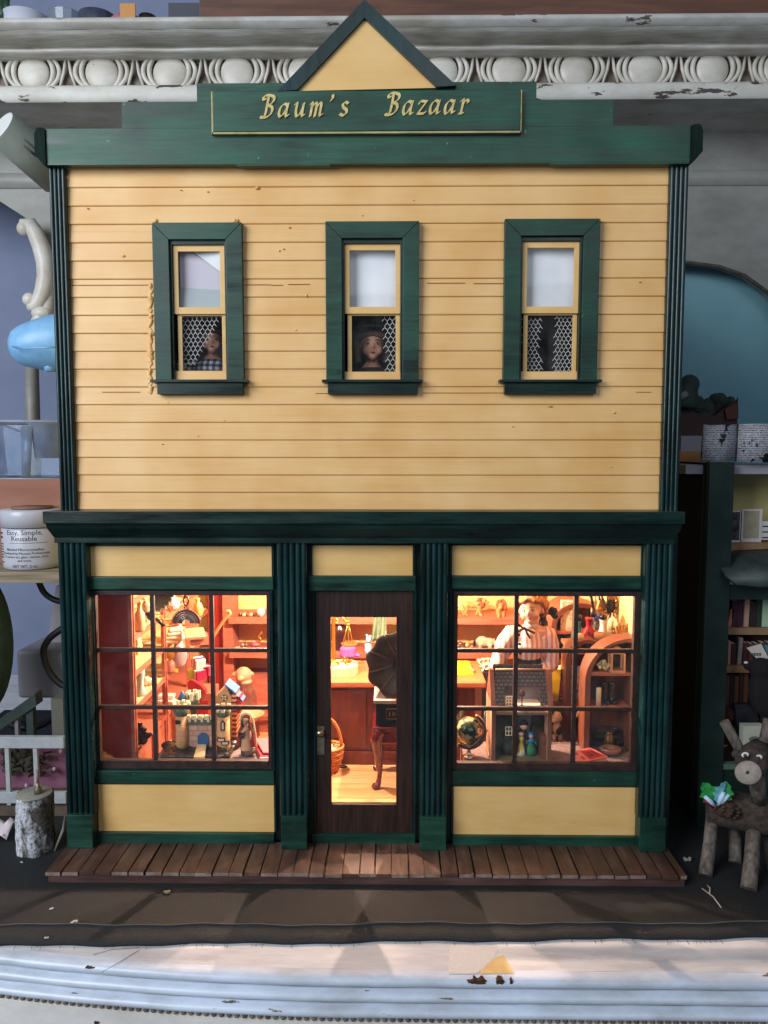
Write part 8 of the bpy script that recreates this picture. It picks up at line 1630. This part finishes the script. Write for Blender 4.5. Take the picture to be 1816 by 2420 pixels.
nz = MB().lathe([(0, -.3), (30*s, -.3), (31*s, .0), (30*s, .06)], nc, 26, an, 1.0, .88).build('log_nose', TW, rd); MB().lathe([(0, .085), (29*s, .085), (29.5*s, .05)], nc, 26, an, 1.0, .88).build('cut_face', SLC, nz); MB().ball(nc+an*.09, (.16, .05, .12)).build('knot', mat('dark_knot', '3a3230', rough=.9), nz)
for (a, b), (c2, d2) in (((1758, 1790), (1712, 1705)), ((1792, 1785), (1818, 1700))): 
    an_ = MB().tube([q(a, b, -.6), q((a+c2)/2+3, (b+d2)/2+4, -.3), q(c2, d2, 0)], [.34, .36, .34], 10).build('antler', TW, rd)
for a, b in (((1740, 1782), (1746, 1798)), ((1808, 1778), (1815, 1790))): MB().ball(q(*a, -.8), (.3, .15, .3)).build('ear', TWD, rd)
for px, row in ((1762, 1784), (1794, 1790)):
    e = q(px, row, -2.0); w_ = (CAM-e).normalized(); e_ = MB().lathe([(0, 0), (.24, 0), (.2, .07), (0, .1)], e, 14, w_, 1.1, .75).build('eye', mat('white_eye', 'd4d2d0', rough=.3), rd); MB().lathe([(0, 0), (.14, 0), (.1, .03), (0, .04)], e+w_*.085+Vector((0, 0, -.05)), 12, w_).build('pupil', OUT, e_)
hl = thing('holly_sprig', 'holly sprig with two glossy leaves, pale berries and a pine cone', 'holly', q(1695, 1890, .2))
LF = mat('holly_green', '1f7a3a', '2f9a48', rough=.3, vs=1.2); LFB = mat('frosted_leaf', '5a9ab0', '86c0cc', rough=.4, vs=2)
def holly(base, tip, w_, m, name, half=0):
    b, t = Vector(base), Vector(tip); ax = t-b; sd = Vector((ax.z, 0, -ax.x)).normalized(); rows = []
    for i in range(9):
        u = i/8; ww = w_*math.sin(math.pi*min(1, u*1.02))**.7*(1+.22*(1 if i % 2 else -1))*(1 if 0 < i < 8 else 0)
        c = b+ax*u+Vector((0, -.18*math.sin(u*3), 0)); rows.append([c-sd*ww*(half <= 0)+Vector((0, -.12, 0)), c, c+sd*ww*(half >= 0)+Vector((0, -.12, 0))])
    return MB().sheet(rows, thick=(0, .05, 0), smooth=False).build(name, m, hl)
holly(q(1692, 1900, -.3), q(1660, 1848, -.3), .62, LF, 'leaf'); holly(q(1696, 1898, -.4), q(1716, 1846, -.4), .62, LFB, 'leaf', -1); holly(q(1697, 1898, -.38), q(1717, 1846, -.38), .62, LF, 'leaf', 1)
BR_ = mat('frosted_berry', 'b4cfe4', rough=.4)
for a, b, r_ in (((1698, 1902), (1712, 1872), .2), ((1702, 1900), (1724, 1878), .17), ((1690, 1906), (1668, 1884), .2), ((1688, 1908), (1665, 1890), .17)): MB().tube([q(*a, -.6), q((a[0]+b[0])/2, (a[1]+b[1])/2, -.65), q(*b, -.7)], [r_*.6, r_, r_*.7], 8).build('pale_petal', BR_ if r_ > .18 or b[0] > 1700 else mat('dark_red_petal', '6a1420', rough=.5), hl)
mb = MB(); pc = q(1716, 1912, -.3); random.seed(50)
for j in range(8):
    for k_ in range(9):
        a = 2*math.pi*k_/9+j*.4; rr = .85*math.sin(.5+j*.36); c = pc+Vector((rr*math.cos(a)*1.1-.4+j*.16, rr*math.sin(a)*.8, .55-j*.18)); mb.ball(c, (.2, .16, .09), 6, 4)
mb.ball(pc, (.8, .6, .6)); mb.build('pine_cone', mat('pine_cone', '2e2018', '4a3626', rough=.85, vs=3), hl)
